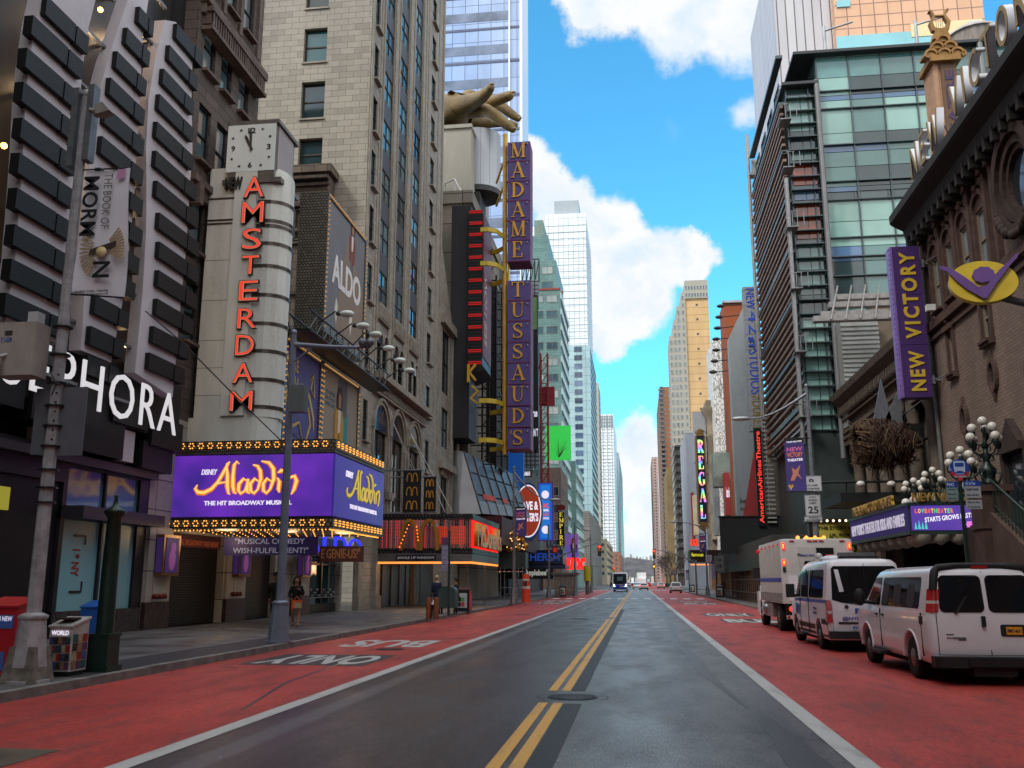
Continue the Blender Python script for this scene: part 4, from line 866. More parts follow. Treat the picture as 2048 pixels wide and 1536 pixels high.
mb.ribbon([(b0+1.6,9.3,.03),(b0+2.1,9.9,.14),(b0+2.9,9.9,.22),(b0+3.6,9.0,.22),(b0+3.7,8.4,.05)],FLB,-.02,0); mb.ribbon([(b0+2.3,9.2,.04),(b0+2.9,9.3,.16),(b0+3.2,8.6,.18),(b0+2.8,7.9,.14),(b0+3.4,7.2,.12),(b0+4.3,7.1,.03)],FLB,-.025,0)
mb.ribbon([(b0+3.0,10.6,.04),(b0+3.4,11.0,.14),(b0+3.1,10.2,.1),(b0+3.6,9.9,.12),(b0+3.5,10.8,.02)],FLB,-.03,0); mb.ribbon([(b0+.7,7.2,.05),(b0+1.0,8.2,.16),(b0+1.8,8.5,.1),(b0+2.3,7.8,.03)],FLB,-.035,0); obj('printed_swash',mb,pg,bb)
bb = billboard('billboard','fashion billboard with a woman in a mustard coat beside the purple one',FLB,b1+.35,e1-.1,7.0,z1a-.35,M('tan_poster',(150,130,110),.5,dirt=.12,scale=.4),.9)
mb = MB(); mb.fb(FLB,b1+2.6,b1+4.1,7.0,z1a-.4,-.004,0); obj('printed_backdrop',mb,M('grey_print',(92,88,92),.6),bb)
mb = MB(); mb.fprism(FLB,[(b1+3.1,7.0),(b1+3.3,9.4),(b1+4.3,10.1),(b1+4.3,7.0)],-.007,0); obj('printed_backdrop',mb,M('teal_print',(52,136,142),.6,dirt=0),bb)
flatfigure(bb,Frame((FLB.o.x+.02,0,0),(0,1,0),(1,0,0)),b1+2.9,6.9,2.15,M('mustard_print',(188,142,44),.6,dirt=.1,scale=2),sk,hr,M('mustard_print2',(172,128,40),.6,dirt=0))
for i in range(3): text(FLB,('TO OFFER','IN STYLE','EVERY DAY')[i],b1+.8,b1+2.2,10.5-.28*i,10.7-.28*i,black,bb,d=0,depth=.01)
# catwalk truss and the row of billboard floodlights
t = thing('billboard_catwalk','black steel catwalk running above the two low billboards','catwalk',(-14.2,40,12.2))
mb = MB(); ya,yb = b0-.4,e1+2.2
for (x,z) in ((-13.3,12.05),(-14.4,12.05),(-13.3,12.9),(-14.4,12.9)): mb.tube([(x,ya,z),(x,yb,z)],.05,6)
for k in range(int((yb-ya)/.9)):
  y = ya+k*.9; mb.tube([(-13.3,y,12.05),(-13.3,y+.9,12.9)],.03,5); mb.tube([(-14.4,y,12.05),(-13.3,y,12.05)],.03,5); mb.tube([(-14.4,y,12.9),(-14.4,y+.9,12.05)],.03,5); mb.tube([(-13.3,y,12.05),(-13.3,y,12.9)],.025,5)
mb.box(-14.4,-13.3,ya,yb,12.0,12.04); obj('truss',mb,black,t)
flood_lab = ['white oval floodlight on a long arm, nearest of the row over the billboards','white oval floodlight second along the row over the billboards','white oval floodlight third along the row over the billboards','white oval floodlight fourth along the row over the billboards','white oval floodlight fifth along the row over the billboards','white oval floodlight at the end of the row past the billboards']
fl0 = None
for k,(px,py) in enumerate(((686,628),(718,652),(744,669),(770,697),(793,721),(812,741))):
  y = 37.2+k*2.25; X_,Z_ = YP(px,py,y)
  t = thing('floodlight',flood_lab[k],'floodlight',(X_,y,Z_),'floodlights over the billboards')
  mb = MB(); mb.tube([(-13.3,y,12.6),(X_-.35,y,Z_+.12),(X_-.1,y,Z_)],.035,6); obj('arm',mb,black,t)
  mb = MB(); mb.ball((X_+.18,y,Z_),.2,12,sq=(1.6,1.3,.75)); obj('lamp_head',mb,M('flood_glass',(214,222,214),.2,dirt=.1,emit=0),t)
  mb = MB(); mb.lathe((X_-.2,y,Z_),[(.1,-.05),(.14,.02),(.05,.15)],8); obj('lamp_neck',mb,black,t)
# ================================================================== LEFT SIDE: burger restaurant, wax museum
t = thing('restaurant_marquee','restaurant marquee of lattice steel with red tubes and tall golden arches','marquee',(-13,60,3))
BX,BY0,BY1 = -9.9,56.5,67.5
lat = BR('lattice_band',(96,90,88),(62,58,58),(34,32,32),.22,.2,.05,.4,.2,.5,.6)
zb0,zb1,zt1 = 2.95,3.5,5.75
for nm_,z0,z1,m,g in (('canopy_edge',zb0,zb0+.45,M('canopy_grey',(104,100,98),.4,.3,.25,3),0),('lattice_band',3.42,3.75,lat,.03),('lattice_band',5.45,5.8,lat,.03)):
  mb = MB(); mb.box(-16.0,BX+g,BY0-g,BY0+.3,z0,z1); mb.box(BX-.3,BX+g,BY0+.3,BY1,z0,z1); obj(nm_,mb,m,t)
mb = MB(); mb.box(-16,BX-.3,BY0+.3,BY1,zb0+.1,zb0+.3); obj('ceiling',mb,M('canopy_ceiling',(70,50,38),.5),t)
wire = M('wire_grid',(120,112,112),.4,.5,.2,5)
mb = MB()
for k in range(46): x = -15.95+k*.133; mb.box(x,x+.025,BY0-.01,BY0+.02,3.75,5.45)
for k in range(9): mb.box(-16,BX,BY0-.02,BY0+.0,3.85+k*.2,3.875+k*.2)
for x in (-15.2,-13.9,-12.6,-11.4,-10.3): mb.box(x,x+.1,BY0+.02,BY0+.12,3.75,5.45)
obj('wire_mesh',mb,wire,t)
rt = M('red_tube',(236,58,70),emit=.8); rt2 = M('red_tube_bright',(255,36,26),emit=1.25); yt = M('arch_yellow',(172,118,36),.35,.2,.2,3)
rng = random.Random(5)
mb = MB()
for k in range(52):
  x = -15.9+k*.115+rng.uniform(-.03,.03)
  if rng.random() < .62: mb.box(x,x+.035,BY0+.2,BY0+.24,3.7,5.45)
obj('neon_tube',mb,rt,t)
mb = MB(); mb.box(-16,-13.5,BY0+.9,BY0+1,3.7,5.45); mb.box(-13.5,-10.3,BY0+.7,BY0+.8,3.7,5.1); obj('back_panel',mb,M('back_panel_pink',(176,120,112),.6,emit=.12),t)
mb = MB(); mb.box(-12.2,-10.4,BY0+.6,BY0+.64,4.0,5.1); obj('inner_sign',mb,M('orange_sign',(226,70,40),emit=.5),t)
mb = MB()
for k in range(56): y = BY0+.3+k*.195; mb.box(BX-.12,BX-.05,y,y+.12,3.75,5.45)
obj('neon_tube',mb,rt2,t)
FX = FY(BY0-.12)
def arches(F,u0,u1,v0,v1,wd,m,parent,depth=.25,name='golden_arch'):
  mb = MB(); W = (u1-u0)/2
  for i in range(2):
    c = u0+W*(i+.5); r_ = W/2-wd/2
    P = [(c-r_,v0,wd)]+[(c+r_*math.cos(R(a)),v0+(v1-v0-wd/2)*math.sin(R(a))**.62,wd) for a in range(172,7,-12)]+[(c+r_,v0,wd)]
    mb.ribbon(P,F,-depth-.004*i,0)
  return obj(name,mb,m,parent)
arches(FX,-14.35,-11.9,3.6,5.5,.2,yt,t)
L_ = [(-14.3+.09*k,BY0-.4,3.8+.22*k) for k in range(7)]+[(-13.15-.03*k,BY0-.4,4.2+.2*k) for k in range(5)]
many(t,'bulb',lambda mb,p: mb.ball(p,.04,6),M('orange_bulb',(255,120,50),emit=3),L_)
text(FL(BX),"McDonald's",BY0+.5,BY1-.3,3.85,5.35,M('gold_sign',(214,150,50),.3,.3,.15,3),t,d=-.02,depth=.25,bold=.02,spacing=.95)
mb = MB(); mb.box(-15.9,BX-.1,BY0+.02,BY0+.2,zb0-.14,zb0-.02); mb.box(BX-.15,BX-.02,BY0,BY1,zb0-.14,zb0-.02); obj('light_strip',mb,M('orange_strip',(255,150,66),emit=1.5),t)
for k in range(4): lamp((-14.6+k*1.4,58.5+k*1.5,2.6),34,(1,.6,.3),.5)
mb = MB(); mb.fb(FX,-14.6,-12.1,2.98,3.32,.04,.1); obj('sign_board',mb,black,t)
text(FX,'#WALK UP WINDOW',-14.5,-12.2,3.08,3.24,M('sign_white',(210,206,200),.5,dirt=0),t,d=.03,depth=.015)
mb = MB()
for x,y in ((-10.4,57.6),(-10.4,64.5),(-15,64.8)): mb.tube([(x,y,.15),(x,y,2.7),(x,y,2.95)],[.045,.045,.16],8)
obj('post',mb,steel,t)
# banners with triple arches
for k,(x0,y0,x1,y1,Y) in enumerate(((807,942,841,1025,57.5),(848,955,871,1023,59.8))):
  a,zt_ = YP(x0,y0,Y); b,z0 = YP(x1,y1,Y)
  t = thing('arch_banner',('wider black banner with three golden arch marks above the restaurant marquee','narrower black banner with three golden arch marks, just behind the wider one')[k],'banner',(a,Y,z0),'black banners with golden arches')
  mb = MB(); mb.box(a,b,Y,Y+.08,z0,zt_); obj('panel',mb,M('banner_black',(26,24,26),.6,dirt=.1),t); h = (zt_-z0)/3
  for i in range(3): arches(FY(Y),a+(b-a)*.18,b-(b-a)*.18,z0+h*i+h*.22,z0+h*i+h*.86,.06,M('banner_gold',(196,140,50),.5),t,.015,'printed_arches')
  mb = MB(); mb.tube([(-16,Y+.04,zt_+.05),(b+.1,Y+.04,zt_+.05)],.05,6); mb.tube([(-16,Y+.04,z0-.05),(b+.1,Y+.04,z0-.05)],.05,6); obj('bracket',mb,galv,t)
t = thing('stay_cable','four thin stay rods slanting down from the arches to the restaurant marquee','cable',(-14,60,8))
mb = MB()
for (p,q) in (((785,842),(858,1025)),((786,844),(868,1025)),((819,862),(890,1025)),((820,864),(905,1025))):
  a = XP(p[0],p[1],-15.9); b = YP(q[0],q[1],62); mb.tube([(-15.9,a[0],a[1]),(b[0],62,b[1])],.03,5)
mb_ = obj('rod',mb,M('rod_white',(168,164,160),.4,.3,.2),t)
# wing of the tower and its shop
t = thing('wing_building','low cream wing with a gable, arched window and narrow slots beside the tower','building',(-18,78,0))
mb = MB(); wy0,wy1 = CY1,84.0; wt = XP(905,655,XT)[1]
hw = [(wy0+1.2,wy0+4.3,17.5,23.0),(wy0+6.6,wy0+8.2,17.5,22.3),(wy0+6.6,wy0+8.2,11.2,15.4),(wy0+1.3,wy0+4.2,5.2,10.4),(wy0+6.6,wy0+8.2,5.2,9.6),(wy0+1.3,wy0+4.2,12.8,16.2)]
mb.wall(FT,wy0,wy1,.15,24.2,hw,.25,0); mb.quad(FT(wy1,.15),FT(wy1,24.2),FT(wy1,24.2,14),FT(wy1,.15,14)); mb.quad(FT(wy0,24.2),FT(wy0,24.2,14),FT(wy1,24.2,14),FT(wy1,24.2))
mb.fprism(FT,[(wy0,24.2),(wy0+5.6,24.2),(wy0,30.5)],0,2); obj('wall',mb,terra,t)
window_parts(t,FT,hw,.16,sash,[g2,darkglass],.08,(2,2))
mb = MB(); mb.fb(FT,wy0,wy1+.2,23.2,24.0,-.45,0); mb.fb(FT,wy0+5.8,wy1+.1,24.2,26.4,-.1,.6); mb.fb(FT,wy0+.2,wy0+6,10.9,11.5,-.5,0); mb.fb(FT,wy0+5.3,wy0+5.8,5,23.2,-.15,0)
c_ = wy0+2.75
for rad,pr in ((1.75,-.24),(1.5,-.12)): mb.ribbon([(c_+rad*math.cos(R(q)),10.4+rad*.7*math.sin(R(q)),.22) for q in range(0,181,12)],FT,pr,.1)
obj('trim',mb,terratrim,t)
# --- wax museum building
MY = 84.5
t = thing('museum_building','concrete museum building with a grey metal drum held on its tower','building',(-20,90,0))
conc = BR('concrete_block_wall',(134,128,116),(126,120,108),(72,68,62),3.2,3.0,.05,.85,.3,0,0,.3)
def yx(px,py,Y=MY): return YP(px,py,Y)
x1_,z1_ = yx(941,382); mb = MB(); mb.box(-34,x1_,MY,104,.15,z1_); mb.box(-34,x1_+.25,MY-.3,104,z1_-1.3,z1_); obj('wall',mb,conc,t)
cx0,cz1 = yx(889,252,88); cx1,cz0 = yx(941,400,88)
mb = MB(); mb.box(-30,cx1,88,100,z1_,cz1); mb.box(-30,cx1+.1,87.8,100,cz1-.4,cz1); obj('tower_wall',mb,M('raw_concrete',(166,162,152),.8,dirt=.22,scale=.4,streak=True,bmp=.2),t)
dx1,dz1 = yx(998,257,91); _,dz0 = yx(998,392,91); dr = (dx1-cx1)*.96; dcx = cx1+.0
mb = MB(); n = 40; dcy = 91+dr*.1
prof = []
for z,rr_ in ((dz0+1.2,dr),(dz1,dr)): prof.append((rr_,z))
mb.lathe((dcx,dcy+1.5,0),prof,n,smooth=True); obj('drum',mb,BR('drum_cladding',(168,172,178),(158,162,170),(128,132,138),.9,30,.03,.4,.12,0,.3,.1),t)
mb = MB(); mb.lathe((dcx,dcy+1.5,0),[(dr*1.03,dz0+.6),(dr*1.03,dz0+1.2)],n); mb.lathe((dcx,dcy+1.5,0),[(dr*.2,dz0+.45),(dr*1.0,dz0+.58)],n); obj('drum_base',mb,M('drum_dark',(58,58,60),.5,dirt=.2),t)
mb = MB(); mb.box(dcx-1,dcx+.6,90,94,20,dz0+.2); obj('core_column',mb,M('dark_core',(44,44,46),.6),t)
mb = MB(); mb.tube([(cx1-2.6,87.6,z1_),(cx1-2.6,87.6,z1_+2.3),(cx1-1.4,86.5,z1_+2.3),(cx1+1.2,84,z1_-3)],.09,6); mb.tube([(cx1-1.4,86.5,z1_+2.3),(cx1-1.2,86.4,z1_-2.2)],.08,6); obj('pipe',mb,M('pipe_white',(190,190,188),.4,dirt=.1),t)
# big black projecting media sign with red lines
bx0,bz1 = yx(905,412,80); bx1,_ = yx(942,412,80); _,bz0 = yx(905,876,80)
t = thing('media_sign','huge black projecting sign striped with red lit bars above the glass bay','sign',(-14,81,14))
mb = MB(); mb.box(-16.2,bx1,80,83.9,bz0,bz1); obj('housing',mb,M('housing_black',(38,36,40),.55,dirt=.15,scale=.4),t)
rx0,rx1 = bx1-.1,yx(966,430,79.5)[0]; rz1 = yx(950,420,79.5)[1]; rz0 = yx(950,730,79.5)[1]
mb = MB(); mb.box(rx0,rx1,79.5,84.5,rz0,rz1); obj('screen_box',mb,BR('louvre_black',(40,36,40),(30,28,30),(14,14,14),9,.32,.1,.4,.1,0,.2),t)
n_ = 22
for k in range(14):
  z = rz1-.2-(rz1-rz0-.4)*k/13; mb = MB(); mb.box(rx0+.06,rx1-.06,79.42,79.5,z-.13,z-.04); mb.box(rx0+.06,rx1-.06,79.42,79.5,z+.04,z+.13); obj('light_bar',mb,M('red_bar',(206,34,32),emit=.55),t)
mb = MB(); mb.fb(FL(rx1),79.7,84.3,rz0+.8,rz1-.4,-.06,0); obj('poster_face',mb,M('red_poster',(128,56,60),.5,dirt=.3,scale=.35),t)
text(FL(rx1),'SEE HOW',80.2,81.6,rz0+2,rz0+9,M('poster_pale',(206,180,170),.6,dirt=0),t,d=-.07,depth=.02,rot=90)
mb = MB(); mb.prism([(rx0,rz0),(rx1,rz0),(rx1+.3,rz0-.4),(rx0,rz0-1)],lambda u,v: Vector((u,79.5,v)),lambda u,v: Vector((u,84,v))); obj('fin',mb,blackgloss,t)
for k,(s,y0,y1) in enumerate((('K',728,760),('a',770,805))):
  pass
gx0,gz1 = yx(937,730,79); gx1,gz0 = yx(952,800,79)
mb = MB()
for k,P in enumerate(([(0,0,.22),(0,1,.22)],[(0,.5,.2),(.6,1,.2)],[(.1,.55,.2),(.6,.1,.2)],[(.3,-.2,.2),(.8,-.5,.2),(.2,-.9,.2),(.8,-1.2,.2)])):
  mb.ribbon([(gx0+x*1.1,gz0+1.6+y*1.6,w_) for x,y,w_ in P],FY(79.2),-.3-.01*k,0)
obj('sign_letter',mb,M('sign_yellow',(196,150,40),.4,dirt=.15),t)
# framework seen behind the mast
t = thing('sign_scaffold','dark steel scaffold with white panels standing behind the yellow mast','scaffold',(-13,92,8))
mb = MB()
for x in (-15.6,-14.2,-12.9):
  for y in (86,90,94): mb.tube([(x,y,12),(x,y,31)],.1,5)
for k in range(11): z = 12.5+k*1.8; [mb.tube([(-15.6,y,z),(-12.9,y,z)],.07,5) for y in (86,90,94)]; mb.tube([(-12.9,86,z),(-12.9,94,z)],.07,5); mb.tube([(-14.2,86,z),(-12.9,86,z+1.8)],.05,5)
obj('steelwork',mb,M('scaffold_dark',(52,48,46),.5,.4,.3,3),t)
mb = MB(); mb.box(-15.6,-14.3,95,103,12,33); obj('backing',mb,M('scaffold_back',(44,42,44),.7),t)
mb = MB(); mb.box(-12.8,-12.3,96,96.2,15,27); mb.box(-12.3,-12.1,95.9,96.3,15,27.5); obj('panel',mb,M('panel_pale',(176,180,190),.5),t)
# museum blade: lilac boxes with gold serif letters on a yellow mast
SY = 80.0
t = thing('museum_sign','very tall stack of violet boxes with gold serif letters on a yellow mast','sign',(-11,80,12))
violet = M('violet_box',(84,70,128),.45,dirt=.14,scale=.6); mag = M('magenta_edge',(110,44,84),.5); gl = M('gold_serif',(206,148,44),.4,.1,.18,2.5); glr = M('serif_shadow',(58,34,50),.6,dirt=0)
mastm = M('mast_yellow',(206,160,58),.4,dirt=.18,scale=1.2)
mx,mz1 = YP(1008,262,SY); mz0 = YP(1008,900,SY)[1]
mb = MB(); mb.tube([(mx,SY+.7,mz0-.3),(mx,SY+.7,mz1)],.22,10); mb.box(mx+.28,mx+.42,SY+.5,SY+.9,mz0,yx(1015,290,SY)[1]); obj('mast',mb,mastm,t)
def ring(py0,py1,X0,big=True):
  z = (YP(985,py0,SY)[1]+YP(985,py1,SY)[1])/2; mb = MB(); P = [(mx-.1,SY+.7),(mx-1.0,SY-.6),(mx-2.4,SY-1.3),(mx-3.9,SY-1.5)];
  for q in ([(mx,SY+.5),(mx-.5,SY-1.0),(mx-1.2,SY-1.5),(mx-1.9,SY-1.5)],[(mx,SY+1.1),(mx-.5,SY+3.4),(mx-1.2,SY+4.2),(mx-1.9,SY+4.6)]):
    pts = []
    for i in range(len(q)-1):
      for j in range(4): a = j/4; pts.append((q[i][0]*(1-a)+q[i+1][0]*a,q[i][1]*(1-a)+q[i+1][1]*a))
    pts.append(q[-1])
    k = len(pts); vs = []
    for (x,y) in pts: vs += [(x,y-.12,z-.2),(x,y+.12,z-.2),(x,y+.12,z+.2),(x,y-.12,z+.2)]
    mb.add(vs,[(i*4+a,i*4+(a+1)%4,i*4+4+(a+1)%4,i*4+4+a) for i in range(k-1) for a in range(4)],0)
  obj('support_ring',mb,M('ring_yellow',(196,170,44),.4,dirt=.15,scale=1),t)
for p in ((462,480),(530,545),(800,815),(880,890)): ring(*p,0)
mb = MB()
for z in (YP(985,312,SY)[1],YP(985,361,SY)[1]): mb.tube([(mx,SY+.7,z),(mx-1.6,SY+6,z)],.12,6)
obj('bracket',mb,mastm,t)
rowsM = [('M',285,320),('A',323,360),('D',363,399),('A',402,439),('M',441,478),('E',481,520)]
rowsT = [('T',562,599),('U',603,640),('S',644,682),('S',686,723),('A',727,766),('U',770,809),('D',814,852),("'S",857,896)]
for ch,y0,y1 in rowsM+rowsT:
  xa,z1 = YP(1015,y0,SY); xb,z0 = YP(1059 if y0 < 500 else 1060,y1,SY)
  mb = MB(); mb.box(xa,xb,SY,SY+2.2,z0,z1,0); mb.box(xa-.03,xb+.06,SY-.05,SY+2.3,z0-.1,z0,1); mb.box(xb,xb+.06,SY,SY+2.2,z0,z1,1); bxo = obj('letter_box',mb,[violet,mag],t)
  F = FY(SY)
  if ch == "'S": serif(F,"'",xa+.28,xa+.5,z0+.22,z1-.2,gl,bxo); ch = 'S'
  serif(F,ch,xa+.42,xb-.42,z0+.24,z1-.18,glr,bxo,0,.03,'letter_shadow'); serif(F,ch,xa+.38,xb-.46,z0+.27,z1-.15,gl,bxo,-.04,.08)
  mb = MB(); mb.ball((xb-.22,SY-.08,z1-.28),.09,8); obj('spot',mb,M('spot_grey',(150,146,150),.4),bxo)
# the giant hand on the drum: one continuous skinned surface
def skin_obj(name,verts,edges,radii,mat,parent=None,sub=2,root=0,**kw):
  me = bpy.data.meshes.new(name); me.from_pydata([tuple(v) for v in verts],edges,[])
  o = bpy.data.objects.new(name,me); col.objects.link(o)
  m = o.modifiers.new('s','SKIN'); s = o.modifiers.new('b','SUBSURF'); s.levels = sub; s.render_levels = sub
  for i,r in enumerate(radii):
    r = (r,r) if not isinstance(r,tuple) else r
    me.skin_vertices[0].data[i].radius = r
  me.skin_vertices[0].data[root].use_root = True
  bpy.context.view_layer.update()
  nm_ = bpy.data.meshes.new_from_object(o.evaluated_get(bpy.context.evaluated_depsgraph_get()))
  bpy.data.objects.remove(o)
  nm_.materials.clear(); nm_.materials.append(mat)
  for p in nm_.polygons: p.use_smooth = True; p.material_index = 0
  o = bpy.data.objects.new(name,nm_); link(o,parent); return prop(o,**kw)
t = thing('hand_sculpture','giant bronze-coloured hand with long pointing fingers on top of the concrete tower','sculpture',(-14,92,45))
HYY = 92.0
def hp(px,py,dy=0):
  x,z = YP(px,py,HYY+dy); return Vector((x,HYY+dy,z))
rpx = HYY/1866/math.cos(PITCH)
def hr_(p): return p*rpx
hv = []; he = []; hrr = []
def chain(pts,start=None):
  prev = start
  for (px,py,dy,r_) in pts:
    hv.append(hp(px,py,dy)); hrr.append(hr_(r_)); i = len(hv)-1
    if prev is not None: he.append((prev,i))
    prev = i
  return prev
bronze_h = None
m,nt,b = newmat('hand_bronze'); f = noise(nt,.5,6); f2 = noise(nt,3,5,stretch=(1,1,3))
o_ = mixrgb(nt,ramp(nt,f,.3,.7),lin((80,62,34)),lin((138,116,68))); o_ = mixrgb(nt,ramp(nt,f2,.52,.75),o_,lin((86,68,42)))
nt.links.new(o_,b.inputs['Base Color']); b.inputs['Roughness'].default_value = .5; b.inputs['Metallic'].default_value = .15; bump(nt,b,f2,.5,.15); bronze_h = m
chain([(850,262,4,30),(880,238,2,32),(908,222,1,30),(930,208,0,27)])   # wrist, heel, palm
palm = 3
chain([(948,202,-2,18),(966,192,-4,14),(977,182,-5,11),(984,172,-6,8)],2)          # index, pointing up
chain([(948,213,1,17),(972,209,0,14.5),(998,199,-1,12.5),(1018,192,-2,11.5),(1027,186,-2,8)],3)   # second finger, level
chain([(950,202,4,14),(985,199,5,14),(1005,214,5,13),(1025,230,5,11),(1042,240,5,8)],3)     # third finger falling
chain([(952,224,0,15),(972,219,-1,15),(992,232,-2,13),(1012,249,-2,11.5),(1032,262,-2,8)],3)  # fourth finger
chain([(935,238,3,18),(965,246,4,14),(1000,245,4,11),(1022,248,4,9),(1036,252,4,7)],2)      # thumb beneath
skin_obj('hand',hv,he,hrr,bronze_h,t)
mb = MB(); mb.ball(hp(940,196,3),hr_(20),14,sq=(1.1,1,.9)); mb.ball(hp(905,206,1),hr_(26),14,sq=(1.3,1,.8)); obj('knuckle',mb,bronze_h,t)
nailm = M('nail_bronze',(128,108,72),.35,dirt=.1)
for (px,py,dy,a) in ((984,168,-6.5,0),(1027,184,-2.6,0),(1040,236,4.2,0),(1028,257,-2.8,0)):
  p = hp(px,py,dy); mb = MB(); mb.ball(p,.26,10,sq=(1,.5,.5)); obj('nail',mb,nailm,t)
mb = MB(); x_,z_ = YP(910,240,92); mb.tube([(x_,92,cz1-.2),(x_,92,cz1+1.6)],.3,10); x_,z_ = YP(945,240,92); mb.tube([(x_,93,dz1-.2),(x_,93,dz1+1.2)],.3,10); obj('mount',mb,steel,t)
# slanting glass bay
t = thing('glass_bay','slanting dark glass bay with a pale end over the restaurant entrances','building',(-14,90,7))
def P3(px,py,Y): x,z = YP(px,py,Y); return Vector((x,Y,z))
gA,gB,gC_,gD = P3(926,903,81),P3(1026,948,95),P3(1058,1036,93),P3(962,1028,80)
e0,e1 = P3(914,900,81.5),P3(918,1028,80.5); back = Vector((-3.2,4,0))
mb = MB(); mb.hexa([gD,gC_,gC_+back,gD+back,gA,gB,gB+back,gA+back]); obj('bay',mb,M('bay_glass_grey',(50,52,56),.5,.0,.35,.5),t)
def bay(u,v,o=.0): a = gA.lerp(gB,u); b = gD.lerp(gC_,u); p = b.lerp(a,v); n = (gC_-gD).cross(gA-gD).normalized(); n = n if n.y < 0 else -n; return p+n*o
for i in range(6):
  for j in range(3):
    mb = MB(); u0,u1,v0,v1 = i/6+.008,(i+1)/6-.008,(.0,.3,.66)[j]+.02,(.3,.66,1)[j]-.01; mb.quad(bay(u0,v0,.06),bay(u1,v0,.06),bay(u1,v1,.06),bay(u0,v1,.06)); obj('glass_pane',mb,M('bay_pane_%d' % ((i+j) % 3),((56,58,62),(40,42,46),(70,72,76))[(i+j) % 3],.34,dirt=.4,scale=.8),t)
for i in range(7):
  mb = MB(); mb.tube([bay(i/6,.0,.12),bay(i/6,1,.12)],.045,5); obj('mullion',mb,M('bay_mullion',(116,118,120),.4,.4),t)
mb = MB(); mb.hexa([e1,gD,gD+back*.3,e1+back*.3,e0,gA,gA+back*.3,e0+back*.3]); obj('end_panel',mb,M('pale_panel',(200,202,206),.4,dirt=.12,scale=.6),t)
mb = MB(); mb.quad(bay(0,.0,.1),bay(1,.0,.1),bay(1,.2,.1),bay(0,.2,.1)); obj('lower_band',mb,M('bay_band',(118,122,122),.35,.2,.2,.8),t)
for (ua,ub) in ((.12,.36),(.5,.6)):
  mb = MB(); mb.quad(bay(ua,.24,.11),bay(ub,.24,.11),bay(ub,.33,.11),bay(ua,.33,.11)); obj('orange_panel',mb,M('orange_panel',(196,70,48),emit=.3),t)
mb = MB(); mb.box(-16.2,-11.6,81,112,4.9,gD.z-.1); obj('soffit',mb,M('oxblood',(70,26,30),.6,dirt=.2),t)
# building behind the bay
t = thing('cinema_building','dark cinema building covered in signs beyond the museum','building',(-20,120,0))
mb = MB(); mb.box(-40,-16.2,104.5,160,.15,42); mb.box(-16.3,-15.5,114,150,.15,12); obj('wall',mb,M('cinema_wall',(66,58,56),.7,dirt=.35,scale=.5,bmp=.3),t)
hs_ = [(y,y+2,z,z+2.2) for y in range(118,156,5) for z in (14,19,24,29)]
window_parts(t,FL(-16.15),hs_,-.04,sash,[g2],.1)
def sign_box(name,label,cat,x0,x1,Y,z0,z1,m,th=.5,edge=None,kids=(),group=None):
  t = thing(name,label,cat,(x0,Y,z0),group); mb = MB(); mb.box(x0,x1,Y,Y+th,z0,z1); obj('panel',mb,m,t)
  if edge:
    mb = MB(); e = (x1-x0)*.07; mb.box(x0-e,x0,Y-.04,Y+th,z0-e,z1+e); mb.box(x1,x1+e,Y-.04,Y+th,z0-e,z1+e); mb.box(x0,x1,Y-.04,Y+th,z0-e,z0); mb.box(x0,x1,Y-.04,Y+th,z1,z1+e); obj('border',mb,edge,t)
  return t
def pxbox(x0,y0,x1,y1,Y): a,d = YP(x0,y0,Y); b,c = YP(x1,y1,Y); return a,b,c,d
perf = BR('perforated',(150,156,158),(140,146,150),(70,74,78),.5,.5,.09,.5,.2,0,.3,.3)
a,b,c,d = pxbox(1042,545,1077,615,108); t = sign_box('truss_billboard','grey perforated sign panel with a black truss behind the upper violet boxes','billboard',a,b,108,c,d-1,perf,.6)
mb = MB()
for k in range(5): x = a+(b-a)*k/4; mb.tube([(x,109,d-1),(x,109,d+2)],.08,5); k < 4 and mb.tube([(x,109,d-1),(x+(b-a)/4,109,d+2)],.06,5)
mb.tube([(a,109,d+2),(b,109,d+2)],.08,5); obj('truss',mb,black,t)
a,b,c,d = pxbox(1061,590,1077,900,107); t = sign_box('wall_sign','tall black sign with a green top, right of the lower violet boxes','sign',a-1,b,107,c,d,M('sign_black2',(28,28,30),.5,dirt=.1),.5)
mb = MB(); mb.box(a-1,b-.1,106.93,107,d-4.3,d-.3); obj('green_panel',mb,M('leaf_green',(104,150,80),.6,dirt=.2),t)
text(FY(107),'true',a+.05,b-.1,c+3.9,c+4.7,whit,t,d=-.02); text(FY(107),'WIN T',a-.1,b-.05,c+1.6,c+2.5,whit,t,d=-.02)
a,b,c,d = pxbox(1040,893,1078,935,107.5); t = sign_box('perforated_sign','grey perforated panel under the black sign with a small name plate','sign',a,b,107.5,c,d,perf,.5)
mb = MB(); mb.box(a+.2,b-.8,107.4,107.5,c-1.1,c-.3); obj('name_plate',mb,M('plate_green',(60,74,60),.5),t); text(FY(107.4),'LAMAR',a+.4,b-1,c-.95,c-.45,whit,t,d=-.01)
a,b,c,d = pxbox(1092,852,1142,919,128); t = sign_box('green_billboard','plain bright green billboard hanging over the sidewalk','billboard',a,b,128,c,d,M('chroma_green',(62,216,88),emit=.72),.6)
mb = MB(); x = -10.6
for z in (7.5,9.5,11.5,13.5): pass
for k in range(5): mb.tube([(a-.2,128.4,c+.6+k*1.0),(a-1.6,128.4,c+.6+k*1.0)],.08,5)
obj('bracket',mb,black,t)
t = thing('lattice_mast','red lattice mast standing between the black sign and the green billboard','mast',(-12.7,120,5))
mb = MB(); rx = YP(1082,900,118)[0]
for dx in (0,.9):
  for dy in (0,.9): mb.tube([(rx+dx,118+dy,10),(rx+dx,118+dy,31)],.1,5)
